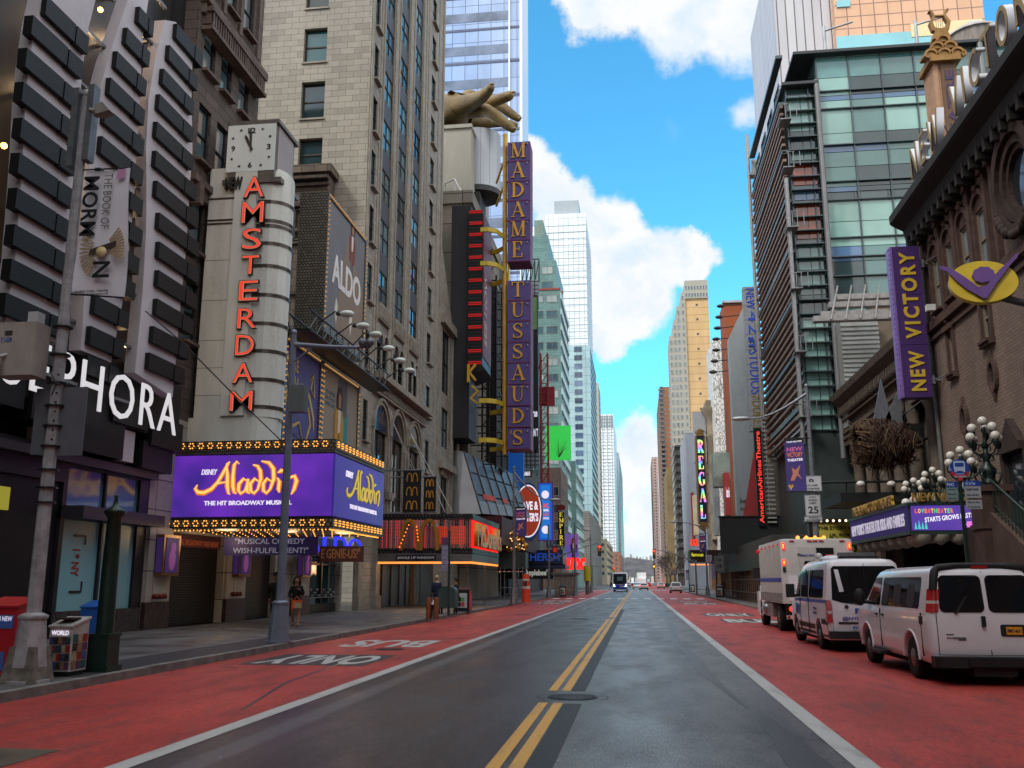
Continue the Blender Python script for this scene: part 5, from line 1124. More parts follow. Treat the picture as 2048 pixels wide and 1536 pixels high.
for k in range(16): z = 10+k*1.3; mb.tube([(rx,118,z),(rx+.9,118,z+1.3)],.06,5); mb.tube([(rx,118,z),(rx+.9,118,z)],.06,5); mb.tube([(rx+.9,118,z),(rx+.9,118.9,z+1.3)],.06,5)
mb.box(rx-.2,rx+1.8,118.2,118.6,24,26.5); mb.tube([(rx+.2,118,30),(rx-1,118,27)],.12,5); obj('lattice',mb,M('mast_red',(128,36,44),.5,dirt=.2),t)
a,b,c,d = pxbox(1015,900,1042,1015,100); t = sign_box('blue_billboard','plain blue billboard behind the slanting glass bay','billboard',a,b+.3,100,c,d,M('blue_poster',(32,110,214),.45,emit=.25),.5)
t = thing('oval_sign','large oval restaurant sign, orange with a blue rim','sign',(-11,104,10))
def oval(F,cu,cv,ru,rv,d0,d1,m,parent,name,n=36):
  mb = MB(); mb.fprism(F,[(cu+ru*math.cos(2*math.pi*i/n),cv+rv*math.sin(2*math.pi*i/n)) for i in range(n)],d0,d1); return obj(name,mb,m,parent)
F = FY(98); ca,_,_,cd_ = *YP(1056,1012,98),0,0; cz_ = YP(1056,1022,98)[1]
oval(F,ca,cz_,1.55,3.0,0,.9,M('oval_blue',(40,92,150),.4),t,'rim'); oval(F,ca,cz_,1.4,2.75,-.05,0,whit,t,'ring'); oval(F,ca,cz_,1.3,2.6,-.1,-.05,M('oval_orange',(206,76,44),.4,emit=.35),t,'face')  # emission added to the orange face to brighten it in shade
text(F,'DAVE &',ca-1.0,ca+1.1,cz_+.1,cz_+1.0,whit,t,d=-.1,depth=.03,bold=.04); text(F,"BUSTER'S",ca-1.1,ca+1.1,cz_-1.1,cz_-.2,whit,t,d=-.1,depth=.03,bold=.04)
a,b,c,d = pxbox(1077,967,1105,1080,106); t = sign_box('video_sign','upright blue video sign with a purple rim reading EAT DRINK PLAY','sign',a,b,106,c,d,M('video_blue',(24,92,190),emit=.85),.7,M('rim_purple',(110,40,110),emit=.3))
mb = MB(); mb.box(a+.25,b-.25,105.9,105.95,c+.2,d-.2); obj('screen',mb,M('video_blue2',(36,118,214),emit=.9),t)
for i,(s,m,z0,z1) in enumerate((('EAT.',M('coral',(240,86,66),emit=.9),.56,.64),('DRINK.',whit,.5,.545),('PLAY.',M('coral',(240,86,66)),.42,.48),('WATCH.',whit,.36,.4))):
  text(FY(105.9),s,a+.35,b-.35,c+(d-c)*z0,c+(d-c)*z1,m,t,d=0,depth=.03,bold=.05)
for q in (.78,.16): oval(FY(105.9),(a+b)/2,c+(d-c)*(q+.02),.42,.45,-.03,0,whit,t,'roundel')
a,b,c,d = pxbox(1116,1024,1129,1092,124); t = sign_box('blade_sign','narrow black blade sign with yellow serif letters beside the video sign','sign',a,b,124,c,d,M('sign_black',(18,18,20)),.5)
h = (d-c)/6
for i,ch in enumerate('EMPIRE'): serif(FY(124),ch,a+.15,b-.12,d-h*(i+1)+.12,d-h*i-.08,M('lit_yellow',(255,226,80),emit=.9),t,-.02,.04)
oval(FY(124),(a+b)/2,d+.6,.6,.38,-.1,.3,M('dark_red',(110,30,36),emit=.2),t,'oval')
a,b,c,d = pxbox(1130,1068,1157,1120,126); t = sign_box('video_screen','glowing pink and blue video screen over the cinema entrance','screen',a,b,126,c,d,screen_mat('pinkblue',(120,70,140),(40,80,170),.4),.5)
flatfigure(t,FY(126),(a+b)/2+.25,c+.3,1.3,M('dusk_print',(60,40,80),.6),M('skin_lit',(200,120,90),emit=.2),hr,M('dusk_print2',(90,60,70),.6))
t = thing('red_sign','big glowing red round letters of the cinema','sign',(-10,125,4)); a,b,c,d = pxbox(1130,1115,1172,1140,121)
text(FY(121),'amc',a,b,c,d,M('red_glow',(250,40,34),emit=1.4),t,d=0,depth=.3,bold=.05)
t = thing('entrance_canopy','dark canopy with blue neon letters over the burger house entrances','canopy',(-13,110,3)); a,b,c,d = pxbox(1050,1100,1126,1128,110)
mb = MB(); mb.box(-15.9,b,110,116,c,d); mb.box(-15.9,b+.3,109.6,116.3,c-.5,c-.1); obj('box',mb,M('navy_panel',(34,44,74),.4,dirt=.2),t)
text(FY(110),'HERSH',a+.6,b-.4,c+.35,d-.35,M('neon_blue',(40,84,190),emit=.5),t,d=-.02,depth=.05)
text(FY(109.6),"Applebee's",a,a+2.9,c-1.5,c-.62,M('cool_white',(214,216,206),emit=.5),t,d=-.02,depth=.05)
mb = MB(); mb.box(-15.9,a+3.3,109.7,112,c-1.7,c-.5); obj('fascia',mb,M('fascia_black',(30,28,30),.4),t)
t = thing('grey_dish_sign','pale half round perforated sign beside the traffic mast','sign',(-9.6,118,5))
a,b,c,d = pxbox(1098,1090,1142,1125,118); mb = MB(); mb.fprism(FY(118),[(a,c),(b-1,c),(b-1,c+1.2)]+[(b-1-1.0+1.0*math.cos(R(q)),c+1.2+1.1*math.sin(R(q))) for q in range(0,120,15)]+[(a,c+1.4)],0,.2); obj('panel',mb,perf,t)
# gold ornaments and coat of golden figures over the ticket entrance
t = thing('gold_ornament','cluster of golden figures on poles above a dark green kiosk roof','ornament',(-12.6,90,4))
mb = MB(); rng = random.Random(8)
for k in range(46):
  px,py = rng.uniform(1004,1054),rng.uniform(1062,1100); q = P3(px,py,88+rng.uniform(-1.5,1.5)); mb.ball(q,rng.uniform(.1,.26),6,sq=(1,1,rng.uniform(.8,1.8)))
obj('figures',mb,M('shiny_gold',(206,150,62),.25,.8,.2,4),t)
q = P3(1000,1100,88); mb = MB(); mb.box(q.x,q.x+2.5,87,89.5,2.9,4.4); obj('box',mb,M('box_green',(52,62,60),.5),t)
L_ = [tuple(P3(rng.uniform(1006,1052),rng.uniform(1065,1104),86.4)) for k in range(18)]; many(t,'bulb',lambda mb,p: mb.ball(p,.05,6),M('warm_bulb',(255,190,110),emit=3),L_)
mb = MB()
for x in (-12.2,-10.9,-10.2): mb.tube([(x,87,.15),(x,87,3)],.05,6); mb.tube([(x,84.5,.15),(x,84.5,3)],.04,6)
for z in (1.2,2.6): mb.tube([(-12.2,87,z),(-10.2,87,z)],.03,5); mb.tube([(-12.2,84.5,z),(-10.2,84.5,z)],.03,5)
mb.tube([(-10.2,84.5,.2),(-10.9,84.5,2.6)],.04,5); obj('scaffold',mb,galv,t)
mb = MB()
for k in range(6): mb.box(-12.6+k*.4,-12.4+k*.4,86.2,86.25,2.6,2.66)
obj('lit_edge',mb,M('pink_strip',(255,150,110),emit=1.5),t)
# ground floor shops along the left side
def shops(name,label,X,y0,y1,h,m,n,seed,dark=True):
  t = thing(name,label,'shops',(X,y0,0)); rng = random.Random(seed); L = (y1-y0)/n; hs = []; s = 1 if X < 0 else -1
  F = FL(X) if X < 0 else FR(X)
  for k in range(n): hs.append((y0+k*L+.35,y0+(k+1)*L-.35,.35,h-.9))
  mb = MB(); mb.wall(F,y0,y1,.15,h,hs,.6); mb.fb(F,y0-.1,y1+.1,h-.7,h,-.5,0); obj('shop_wall',mb,m,t)
  cc = [(120,40,40),(70,60,50),(150,120,60),(50,56,62),(96,70,54),(60,44,44)]
  for k,r in enumerate(hs):
    c = rng.choice(cc); mb = MB(); mb.fb(F,r[0],r[1],r[2],r[3],.5,.55); o = obj('shop_window',mb,GL('shop_pane_%d' % cc.index(c),c,.1,.35,scale=.8),t)
    mb = MB()
    for q in range(4): u = r[0]+(r[1]-r[0])*q/3; mb.fb(F,u-.04,u+.04,r[2],r[3],.42,.5)
    mb.fb(F,r[0],r[1],2.3,2.38,.42,.5); obj('window_frame',mb,black,o)
  return t
shops('shop_row','dark red and black shop fronts beneath the glass bay',-16.0,84.2,112,5.2,M('oxblood_wall',(86,40,40),.5,dirt=.3),6,3)
shops('shop_row','row of dim shop fronts beneath the far cinema signs',-15.6,112.6,158,4.6,M('shop_brown',(78,66,58),.6,dirt=.3),8,4)
# ================================================================== FAR BUILDINGS
def far(name,label,X,pf,pc,pe,ptop,wallm,winm=None,fh=3.6,cw=3.4,ww=2.2,wh=1.9,cat='building',z0=0,setbacks=(),front_win=True,side_win=True,frame=None,bands=None,deep=None,cap=100,roof=None,pref=1000,group=None,Yc=None,pano=(2,1),nrow=None,zwin=4):
  """box tower: X of the street face, pf/pc/pe = bearings of the front edge, the street corner and the far end"""
  if Yc: X = YP(pc,pref,Yc)[0]
  Y0 = Yc or XP(pc,pref,X)[0]; Y1 = max(Y0+6,XP(pe,pref,X)[0]) if pe else Y0+25
  H = YP(pc,ptop,Y0)[1]
  xf = YP(pf,pref,Y0)[0]
  x0,x1 = min(xf,X),max(xf,X)
  t = thing(name,label,cat,((x0+x1)/2,Y0,z0),group)
  FSd = FL(X) if X < 0 or xf < X else FR(X); FFt = FY(Y0)
  mb = MB(); mb.box(x0,x1,Y0,Y1,z0,H); o = obj('wall',mb,wallm,t)
  fr,gl_ = frame or M('far_frame',(120,122,122),.5,dirt=.1),winm or [g2,darkglass]
  rf = []; rs = []
  z = z0+zwin
  while z+fh < H+.3:
    if front_win:
      n = max(1,int((x1-x0-.6)/cw)); off = (x1-x0-n*cw)/2
      rf += [(x0+off+k*cw+(cw-ww)/2,x0+off+k*cw+(cw+ww)/2,z+(fh-wh)*.5,z+(fh+wh)*.5) for k in range(n)]
    if side_win:
      n = max(1,int((Y1-Y0-.6)/cw)); off = (Y1-Y0-n*cw)/2
      rs += [(Y0+off+k*cw+(cw-ww)/2,Y0+off+k*cw+(cw+ww)/2,z+(fh-wh)*.5,z+(fh+wh)*.5) for k in range(n)]
    if bands:
      b = MB(); b.box(x0-.12,x1+.12,Y0-.12,Y1,z-bands/2,z+bands/2); obj('floor_band',b,roof or fr,t)
    z += fh
  if rf: window_parts(t,FFt,rf,-.06,fr,gl_,.12,pano,cap=cap//2 if rs else cap)
  if rs: window_parts(t,FSd,rs,-.06,fr,gl_,.12,(1,1),cap=cap//2)
  for (a,b_,hh,dd2) in setbacks:      # extra blocks on the roof: fractions of the front and extra height
    mb = MB(); mb.box(x0+(x1-x0)*a,x0+(x1-x0)*b_,Y0+dd2,Y1-dd2,H,H+hh); obj('roof_block',mb,roof or wallm,t)
  return t,x0,x1,Y0,Y1,H
greenw = BR('green_terracotta',(116,148,143),(102,134,130),(70,100,98),2.2,.6,.03,.5,.25,.5,.1,.1)
grw = [GL('green_building_glass',(70,92,96),.1,.4),GL('green_building_blind',(150,160,156),.3,.3)]
# glass skyscraper behind the tower at the top of the picture
gp = BR('lilac_curtain',(166,180,208),(150,165,194),(98,108,132),2.6,4.1,.07,.16,.12,0,.35,0,spec=.8)
t,x0,x1,Y0,Y1,H = far('glass_skyscraper','pale blue glass skyscraper with dark floor lines behind the giant hand',-21,800,1040,1052,-120,gp,front_win=False,side_win=False,pref=300,Yc=165)
mb = MB(); z = 58
while z < H: mb.box(x0-.1,x1+.15,Y0-.12,Y0,z,z+.5); z += 7.3
obj('floor_line',mb,M('lilac_dark',(84,90,120),.4),t)
mb = MB(); mb.box(x1,x1+.5,Y0-.3,Y1,0,H); mb.box(x1-2.2,x1-1.9,Y0-.5,Y0,0,H); obj('edge_fin',mb,M('pale_fin',(214,222,232),.35,.2,.05),t)
mb = MB(); z = 60
while z < H: mb.box(x0,x1-2.2,Y0-.06,Y0-.01,z,z+2.0); z += 7.3
obj('shade_panel',mb,GL('lilac_shade',(118,128,152),.2),t)
# green terracotta office tower with setbacks
t,x0,x1,Y0,Y1,H = far('green_office_tower','tall sea-green terracotta office tower stepping back at the top',-17.5,1060,1125,1141,578,greenw,grw,4.1,3.6,2.9,2.0,bands=.0,cap=100)
mb = MB(); z = 6
while z < H: mb.box(x1,x1+.25,Y0,Y1,z,z+1.5); z += 4.1
obj('spandrel_band',mb,M('pale_green_band',(178,196,194),.5,dirt=.15,scale=.5),t)
k_ = Y0/1866
for (pa,pb,ptop_,m,dd2) in ((1060,1112,520,greenw,4),(1060,1096,470,greenw,8),(1060,1086,440,M('verdigris',(120,140,130),.6),12)):
  a = YP(pa,800,Y0)[0]; b,h = YP(pb,ptop_,Y0+dd2); mb = MB(); mb.box(a,b,Y0+dd2,Y1,H,h); obj('setback',mb,m,t)
  window_parts(t,FY(Y0+dd2),[(b-3.8*(i+1),b-3.8*i-.8,z,z+2.1) for i in range(1) for z in (H+1.4,H+5.5) if z+2.1 < h],-.06,M('far_frame'),grw,.12,(2,1))
mb = MB(); a,h = YP(1095,520,Y0+3.9); mb.box(a-3,a+4,Y0+3.6,Y0+3.9,H,H+.6); mb.box(x0,x1,Y0-.2,Y0,H-.2,H+.3); obj('red_railing',mb,M('rust_red',(150,70,56),.6),t)
t,x0,x1,Y0,Y1,H = far('green_office_wing','lower green terracotta block with pale window bands right of the green billboard',-16.5,1105,1152,1166,922,greenw,grw,4.2,3.8,3.0,2.2,cap=60)
mb = MB(); z = 6
while z < H: mb.box(x1,x1+.2,Y0,Y1,z,z+1.7); z += 4.2
obj('spandrel_band',mb,M('pale_green_band'),t)
t,x0,x1,Y0,Y1,H = far('teal_window_tower','teal glass tower with dark square windows between the green tower and the white skyscraper',-19,1136,1185,1197,690,BR('teal_panel',(164,188,192),(152,178,184),(118,140,146),4.2,3.9,.12,.3,.15,0,.1,.1),
  [GL('navy_glass',(52,66,86),.06,.5),GL('navy_glass2',(80,100,124),.06,.4)],4.0,6.2,3.6,2.6,cap=100)
whitegrid = BR('white_curtain',(222,227,230),(208,214,219),(132,142,150),2.6,4.0,.12,.55,.12,0,.3,.05,spec=.8)
t,x0,x1,Y0,Y1,H = far('white_skyscraper','very tall pale white glass skyscraper with a grid facade and a roof block',-22,1096,1181,1191,425,whitegrid,front_win=False,side_win=False,setbacks=((.2,.82,9,4),),roof=M('roof_grey',(158,166,174),.5,dirt=.1),bands=.35)
t,x0,x1,Y0,Y1,H = far('white_skyscraper_shoulder','paler lower slab joined to the left of the white glass skyscraper',-52,1050,1104,None,452,whitegrid,front_win=False,side_win=False,bands=.35,roof=M('roof_grey',(158,166,174)),Yc=Y0+6)
far('beige_slab_tower','slim beige concrete tower right of the teal one',-21,1188,1201,1205,765,M('beige_concrete',(176,172,162),.7,dirt=.1),[g2],4,3.2,1.6,1.8,cap=30)
t,x0,x1,Y0,Y1,H = far('white_far_tower','white grid tower with a glazed crown far down the left side',-23,1201,1230,1236,828,BR('white_far_panel',(226,230,234),(214,218,224),(150,158,166),5,3.8,.5,.4,.08,0,0,0),[g2],4.2,5.5,3.4,.5,cap=60)
mb = MB();
for k in range(9): x = x0+(x1-x0)*(k+.2)/9; mb.box(x,x+1.0,Y0-.2,Y0,H-16,H-2)
obj('crown_fin',mb,M('fin_grey',(120,132,140),.5),t)
t,x0,x1,Y0,Y1,H = far('round_glass_tower','blue-grey glass apartment tower, rightmost on the left side of the avenue end',-20,1213,1240,1246,905,BR('bluegrey_panel',(168,190,204),(150,176,192),(196,208,214),3.0,3.2,.35,.2,.1,0,.1,0),[GL('slate_glass',(82,104,122),.06,.4)],3.3,4.2,2.6,2.2,cap=100,setbacks=((.25,.8,6,3),))
far('brown_strip_building','brown mid-rise with dark window strips below the green billboard',-15.8,1086,1123,1137,935,M('brown_brick_far',(106,88,78),.8,dirt=.25),[darkglass],3.7,3.4,3.0,2.0,cap=60,pref=1080)
far('grey_panel_building','grey windowless cinema block with ribbed side left of the road end',-15.6,1136,1180,1203,1022,BR('ribbed_grey',(124,120,114),(116,112,108),(90,86,82),12,.9,.06,.7,.25,0,0,.3),front_win=False,side_win=False,pref=1090)
far('cream_low_building','low cream building past the grey cinema block',-15.4,1195,1214,1226,1078,M('cream_far',(190,180,156),.8,dirt=.2),[g2],3.6,5,2,1.6,cap=30,pref=1120)
far('low_brick_building','low reddish brick house at the far end of the left side',-15.2,1226,1240,1248,1104,M('brick_far',(150,104,84),.8,dirt=.2),[g2],3.6,5,2,1.6,cap=30,pref=1130)
# right side, far
tanw = BR('tan_brick',(198,164,120),(190,156,112),(150,122,88),60,3.3,.12,.8,.12,0,0,.1)
whw = [GL('pale_win',(96,104,110),.08,.4)]
t,x0,x1,Y0,Y1,H = far('tan_tower','tall tan brick apartment tower with a stepped white window bay on its left',17.5,1430,1378,None,598,tanw,whw,3.3,3.2,2.3,1.8,front_win=False,side_win=False,pref=900,Yc=XP(1352,900,17.5)[0])
xm = YP(1378,800,Y0)[0]; wf = M('pale_frame',(186,184,176),.6,dirt=.1); bayg = M('bay_grey',(160,156,146),.7,dirt=.1)
steps = [(1343,1352,672),(1352,1360,640),(1360,1370,612),(1370,1380,585),(1380,1428,562)]; rc = []; XX = [YP(p,800,Y0)[0] for p in (1343,1352,1360,1370,1378)]+[x1]
for i,(pa,pb,pt) in enumerate(steps):
  h = YP(pa,pt,Y0)[1]; z_lo = 0 if i < 4 else H; xa,xb_ = XX[i],XX[i+1]; mb = MB(); mb.box(xa+.01*(i > 0),xb_,Y0-.6-.04*i,Y1-3,z_lo,h); obj('window_bay',mb,bayg,t)
  z = 10 if i < 4 else H+.6
  while z+2.2 < h:
    u = xa+.12
    while u+.9 < xb_: rc.append((u,u+.95,z,z+1.9)); u += 1.25
    z += 3.3
rc.sort(key=lambda r: -r[2])
window_parts(t,FY(Y0-.8),rc,-.02,wf,whw,.1,(1,1),cap=100)
mb = MB(); z = 14
while z < H: mb.box(x1-.5*(x1-xm)-.5,x1-.5*(x1-xm)+.4,Y0-.1,Y0+.1,z,z+.9); z += 6.6
obj('vent',mb,darkglass,t)
brk = BR('red_brick_far',(150,100,72),(138,90,64),(110,78,60),1,.4,.02,.85,.15,.5,0,0)
t,x0,x1,Y0,Y1,H = far('brick_apartment_tower','red brick apartment tower with stacked balconies left of the tan tower',19,1352,1325,1317,774,brk,whw,3.3,4.2,2.2,1.6,cap=60,pref=950)
mb = MB(); z = 6
while z < H-2: mb.box(x0-1.0,x0+2.6,Y0-1.2,Y0+.2,z,z+1.2,0); mb.box(x0+.2,x0+2.2,Y0-.25,Y0-.05,z+1.2,z+2.9,1); z += 3.3
obj('balcony',mb,[M('balcony_grey',(116,108,104),.7),darkglass],t)
far('pale_banded_tower','far pale tower with banded top, leftmost on the right side',20,1318,1306,1303,914,BR('pink_band',(190,176,168),(176,162,154),(150,96,90),3,1.7,.3,.8,.1,0,0,0),[GL('far_win',(70,70,76),.1)],3.5,4.6,2.2,1.6,cap=60,pref=1000)
far('mustard_slab','mustard coloured blank slab tower in front of the brick balconies',17.5,1370,1337,1330,935,M('mustard_wall',(170,142,100),.85,dirt=.3,scale=.1),front_win=False,side_win=False,pref=1050)
t,x0,x1,Y0,Y1,H = far('fire_escape_building','narrow black building covered by fire escapes',16.2,1372,1354,1350,890,M('soot_black',(62,58,56),.8,dirt=.3),[darkglass],3.3,2.6,1.2,1.8,cap=40,pref=1000)
mb = MB(); z = 5
while z < H: mb.box(x0-.9,x1,Y0-1.0,Y0-.1,z,z+.12); mb.tube([(x0,Y0-.6,z),(x1-.5,Y0-.6,z+3.3)],.08,5); mb.box(x0-.9,x0-.8,Y0-1,Y1,z,z+1.0); z += 3.3
obj('fire_escape',mb,M('iron_grey',(104,98,92),.6,.4),t)
t,x0,x1,Y0,Y1,H = far('grey_cinema_building','plain blue-grey cinema building behind the upright rainbow sign',15.2,1412,1376,1364,862,M('bluegrey_wall',(138,142,152),.7,dirt=.12,scale=.2),front_win=False,side_win=False,pref=1000)
mb = MB(); mb.box(x0,x1,Y0-.1,Y0+.2,H-.6,H); obj('parapet',mb,M('pale_trim',(178,176,176),.6),t)
# white patterned tower and orange building
m,nt,b = newmat('scale_pattern'); wv_ = nt.nodes.new('ShaderNodeTexVoronoi'); g = nt.nodes.new('ShaderNodeGroup'); g.node_tree = uvgroup(); mp = nt.nodes.new('ShaderNodeMapping'); mp.inputs['Scale'].default_value = (.5,.18,1)
nt.links.new(g.outputs[0],mp.inputs[0]); nt.links.new(mp.outputs[0],wv_.inputs['Vector']); wv_.feature = 'DISTANCE_TO_EDGE'
nt.links.new(mixrgb(nt,ramp(nt,wv_.outputs['Distance'],.02,.12),lin((120,116,112)),lin((226,222,216))),b.inputs['Base Color']); b.inputs['Roughness'].default_value = .5
t,x0,x1,Y0,Y1,H = far('white_patterned_building','white building with a folded scale-like facade',16,1462,1430,1419,680,m,front_win=False,side_win=False,pref=850)
t,x0,x1,Y0,Y1,H = far('rust_building','rust-red walled building behind a row of sign floodlights',16,1500,1459,1450,602,M('rust_wall',(150,82,52),.8,dirt=.15,scale=.3),front_win=False,side_win=False,pref=850,Yc=122)
mb = MB(); mb.box(x0-.2,x1,Y0-.3,Y0+.2,H-.3,H); mb.box(x0+2,x0+2.8,Y0-.06,Y0,10,H-12); obj('parapet',mb,M('pale_trim',(178,176,176)),t)
for k in range(7):
  px = 1446-3*k if k < 4 else 1437-3*(k-4); py = 612+k*22
  q = P3(px,py,118); t = thing('sign_floodlight','dark floodlight on a bracket, %s of the column beside the rust-red wall' % ('top','second','third','fourth','fifth','sixth','lowest')[k],'floodlight',tuple(q),'floodlights beside the rust-red wall')
  mb = MB(); mb.tube([q,(q.x+2.6,118,q.z+.2),(q.x+3.2,119,q.z-.8)],.07,5); mb.ball((q.x-.3,118,q.z),.35,8,sq=(1.5,1,.7)); obj('lamp',mb,M('dark_fitting',(62,56,54),.5,.3),t)
# old theatre with rounded corner bay
t,x0,x1,Y0,Y1,H = far('old_theatre_building','old stone building with a rounded ornamental corner column beside the pale slab',15,1452,1418,1410,800,M('old_stone',(132,120,104),.8,dirt=.3,scale=.3,bmp=.3),[darkglass],4.2,3.2,1.5,2.2,cap=40,pref=950)
mb = MB(); mb.lathe((x0+1.2,Y0-.6,0),[(1.3,10),(1.3,H-8),(1.6,H-7.6),(1.3,H-7.2),(1.4,H-4),(2.2,H-2.8),(2.4,H-2)],16); obj('corner_column',mb,M('old_stone2',(142,128,110),.8,dirt=.3,scale=.5,bmp=.3),t)
mb = MB(); mb.box(x0-2.8,x0-.3,Y0-.5,Y0+2,H-13,H-2.5); obj('grey_bay',mb,M('grey_bay',(150,152,154),.6,dirt=.1),t)
# hills, river and low houses across the water
mb = MB(); rng = random.Random(11); n = 60
prof = [(-700+1400*i/n,2350,52+6*math.sin(i*.7)+rng.uniform(-3,3)) for i in range(n+1)]
vs = []
for x,y,z in prof: vs += [(x,y-260,-1),(x,y-110,z*.55),(x,y,z),(x,y+700,z*.9)]
mb.add(vs,[(i*4+k,i*4+4+k,i*4+5+k,i*4+k+1) for i in range(n) for k in range(3)],0,True)
obj('hills',mb,M('wooded_hill',(84,82,84),.95,dirt=.5,scale=.05),kind='structure')  # grey base colour carries the distance haze; no haze volume is built
sheet('river',-2500,2500,1150,2100,.02,M('river_water',(196,204,210),.25,dirt=.1,scale=.01),kind='structure')
mb = MB(); rng = random.Random(12)
hcol = [M('far_house_white',(206,206,204),.8),M('far_house_buff',(176,160,140),.8),M('far_house_grey',(150,152,156),.8)]
for k in range(34):
  x = -130+k*8+rng.uniform(-2,2); w_ = rng.uniform(3,8); h = rng.uniform(4,15); y = 2345+rng.uniform(0,40)
  t = None; b = MB(); b.box(x,x+w_,y,y+12,46,54+h); b.box(x+w_*.2,x+w_*.6,y+2,y+8,54+h,56+h)
  o = obj('hilltop_house',b,hcol[k % 3]); prop(o,'tiny pale building on the skyline of the wooded hill across the river','building','tiny buildings on the far hilltop')
for k in range(16):
  x = -66+k*8.6; b = MB(); b.box(x,x+5.5,2088,2096,0,rng.uniform(7,15)); b.box(x,x+5.5,2087.6,2088,1,2)
  o = obj('waterfront_house',b,hcol[(k*2) % 3]); prop(o,'small pale building at the foot of the hill on the far river bank','building','waterfront buildings below the hill')
# ================================================================== RIGHT SIDE
XR = 14.5
bs = BR('pinkish_brick',(118,100,90),(106,90,81),(76,64,58),.42,.14,.012,.85,.3,.5,0,.5)
bst = M('brownstone_trim',(76,56,50),.8,dirt=.3,scale=2.5,bmp=.5); bstd = M('brownstone_dark',(56,42,38),.8,dirt=.35,scale=3,bmp=.6)
t = thing('playhouse_building','old brownstone playhouse with arched windows and a deep dark cornice','building',(16,36,0))
F = FR(XR); pzw = [(y,y+1.15,14.3,16.9) for y in (44.0,42.0,40.0,38.0,31.2,29.2)]
slot = [(43.2,43.9,11.0,13.0),(38.7,39.6,11.4,13.4),(33.5,34.4,11.4,13.4)]
hol = pzw+slot+[(38.8,44.6,.15,3.4),(36,38,3.6,6.6)]
mb = MB(); mb.wall(F,22,46.5,.15,19,hol,.2); mb.quad(F(46.5,.15),F(46.5,19),F(46.5,19,12),F(46.5,.15,12)); mb.quad(F(22,.15),F(22,19),F(22,19,12),F(22,.15,12)); mb.quad(F(22,19),F(46.5,19),F(46.5,19,14),F(22,19,14)); obj('wall',mb,bs,t)
window_parts(t,F,pzw,.08,M('cream_frame',(118,108,94),.6,dirt=.2),[g2,blind],.1,(1,2),sill=bst)
window_parts(t,F,slot,.08,M('cream_frame',(118,108,94)),[darkglass,blind],.1,(1,2),sill=bst)
mb = MB()
for y in [a for a,*_ in pzw]:
  c = y+.575; mb.ribbon([(c+.72*math.cos(R(q)),16.9+.7*math.sin(R(q)),.22) for q in range(0,181,12)],F,-.16,.05)
  mb.fprism(F,[(c+.58*math.cos(R(q)),16.88+.56*math.sin(R(q))) for q in range(0,181,12)],-.02,.0); mb.fb(F,y-.22,y,14.2,16.9,-.14,0); mb.fb(F,y+1.15,y+1.37,14.2,16.9,-.14,0); mb.ball(F(c,17.75,-.1),.2,6)
for y in (45.9,43.5,41.5,39.5,37.6,36.8,30.7): mb.fb(F,y-.14,y+.14,14,18.4,-.22,0); mb.fb(F,y-.22,y+.22,18.0,18.4,-.34,0)
mb.fb(F,22,46.6,13.5,13.9,-.3,0); mb.fb(F,22,46.5,13.1,13.3,-.14,0); mb.fb(F,22,46.6,18.4,18.8,-.4,0)
for (a,b,c,d) in slot: mb.fb(F,a-.16,a,c-.1,d+.1,-.12,0); mb.fb(F,b,b+.16,c-.1,d+.1,-.12,0); mb.fb(F,a-.2,b+.2,d,d+.25,-.22,0); mb.fb(F,a-.2,b+.2,c-.25,c,-.22,0); mb.ball(F((a+b)/2,d+.45,-.1),.18,6)
for (y,z) in ((42.7,8.7),(39,9.9),(35.4,9.2)):
  mb.ribbon([(y+.36*math.cos(R(q)),z+.62*math.sin(R(q)),.17) for q in range(0,361,20)],F,-.16,0)
  mb.fprism(F,[(y-.12,z+.6),(y+.12,z+.6),(y,z+1.05)],-.14,0); mb.fprism(F,[(y-.1,z-.65),(y+.1,z-.65),(y,z-1.1)],-.14,0)
obj('trim',mb,bst,t)
mb = MB()
for (y,z) in ((42.7,8.7),(39,9.9),(35.4,9.2)): mb.fprism(F,[(y+.3*math.cos(R(q)),z+.55*math.sin(R(q))) for q in range(0,360,20)],-.02,0)
obj('oval_window',mb,darkglass,t)
# big round dormer window with carved wreath
mb = MB(); cy_,cz_ = 34.2,16.3
for rad,w_,pr in ((1.75,.4,-.5),(1.35,.3,-.34),(1.1,.22,-.2)): mb.ribbon([(cy_+rad*math.cos(R(q)),cz_+rad*1.1*math.sin(R(q)),w_) for q in range(0,361,15)],F,pr,0)
rng = random.Random(4)
for k in range(40): q = R(rng.uniform(200,340)); mb.ball(F(cy_+1.7*math.cos(q),cz_+1.9*math.sin(q)-.2,-.45),rng.uniform(.12,.26),6)
for k in range(26): mb.ball(F(rng.uniform(28.5,30.6),rng.uniform(8.5,11.5),-.4),rng.uniform(.15,.35),6)
mb.fb(F,27.2,31.6,8.0,8.5,-1.1,0); mb.fb(F,27.6,31.2,7.4,8.0,-.8,0); mb.fb(F,30.6,31.2,3.6,7.4,-.5,0); mb.fb(F,27.6,28.3,3.6,7.4,-.5,0)
mb.fprism(F,[(27.4,8.5),(31.6,8.5),(31.2,8.9),(29.9,9.4),(29.2,10.9),(28.4,11.6),(27.4,11.6)],-.35,0)
for z in (4.1,4.7,5.3,5.9,6.5,7.1): mb.ball(F(31.2,z,-.45),.24,6)
mb.fprism(F,[(36.7,6.9),(38.6,6.9),(37.65,7.9)],-.3,0); mb.fb(F,36.6,38.7,6.6,6.9,-.35,0); mb.fb(F,36.4,36.7,3.6,6.6,-.2,0); mb.fb(F,38.6,38.9,3.6,6.6,-.2,0)
obj('carving',mb,bstd,t)
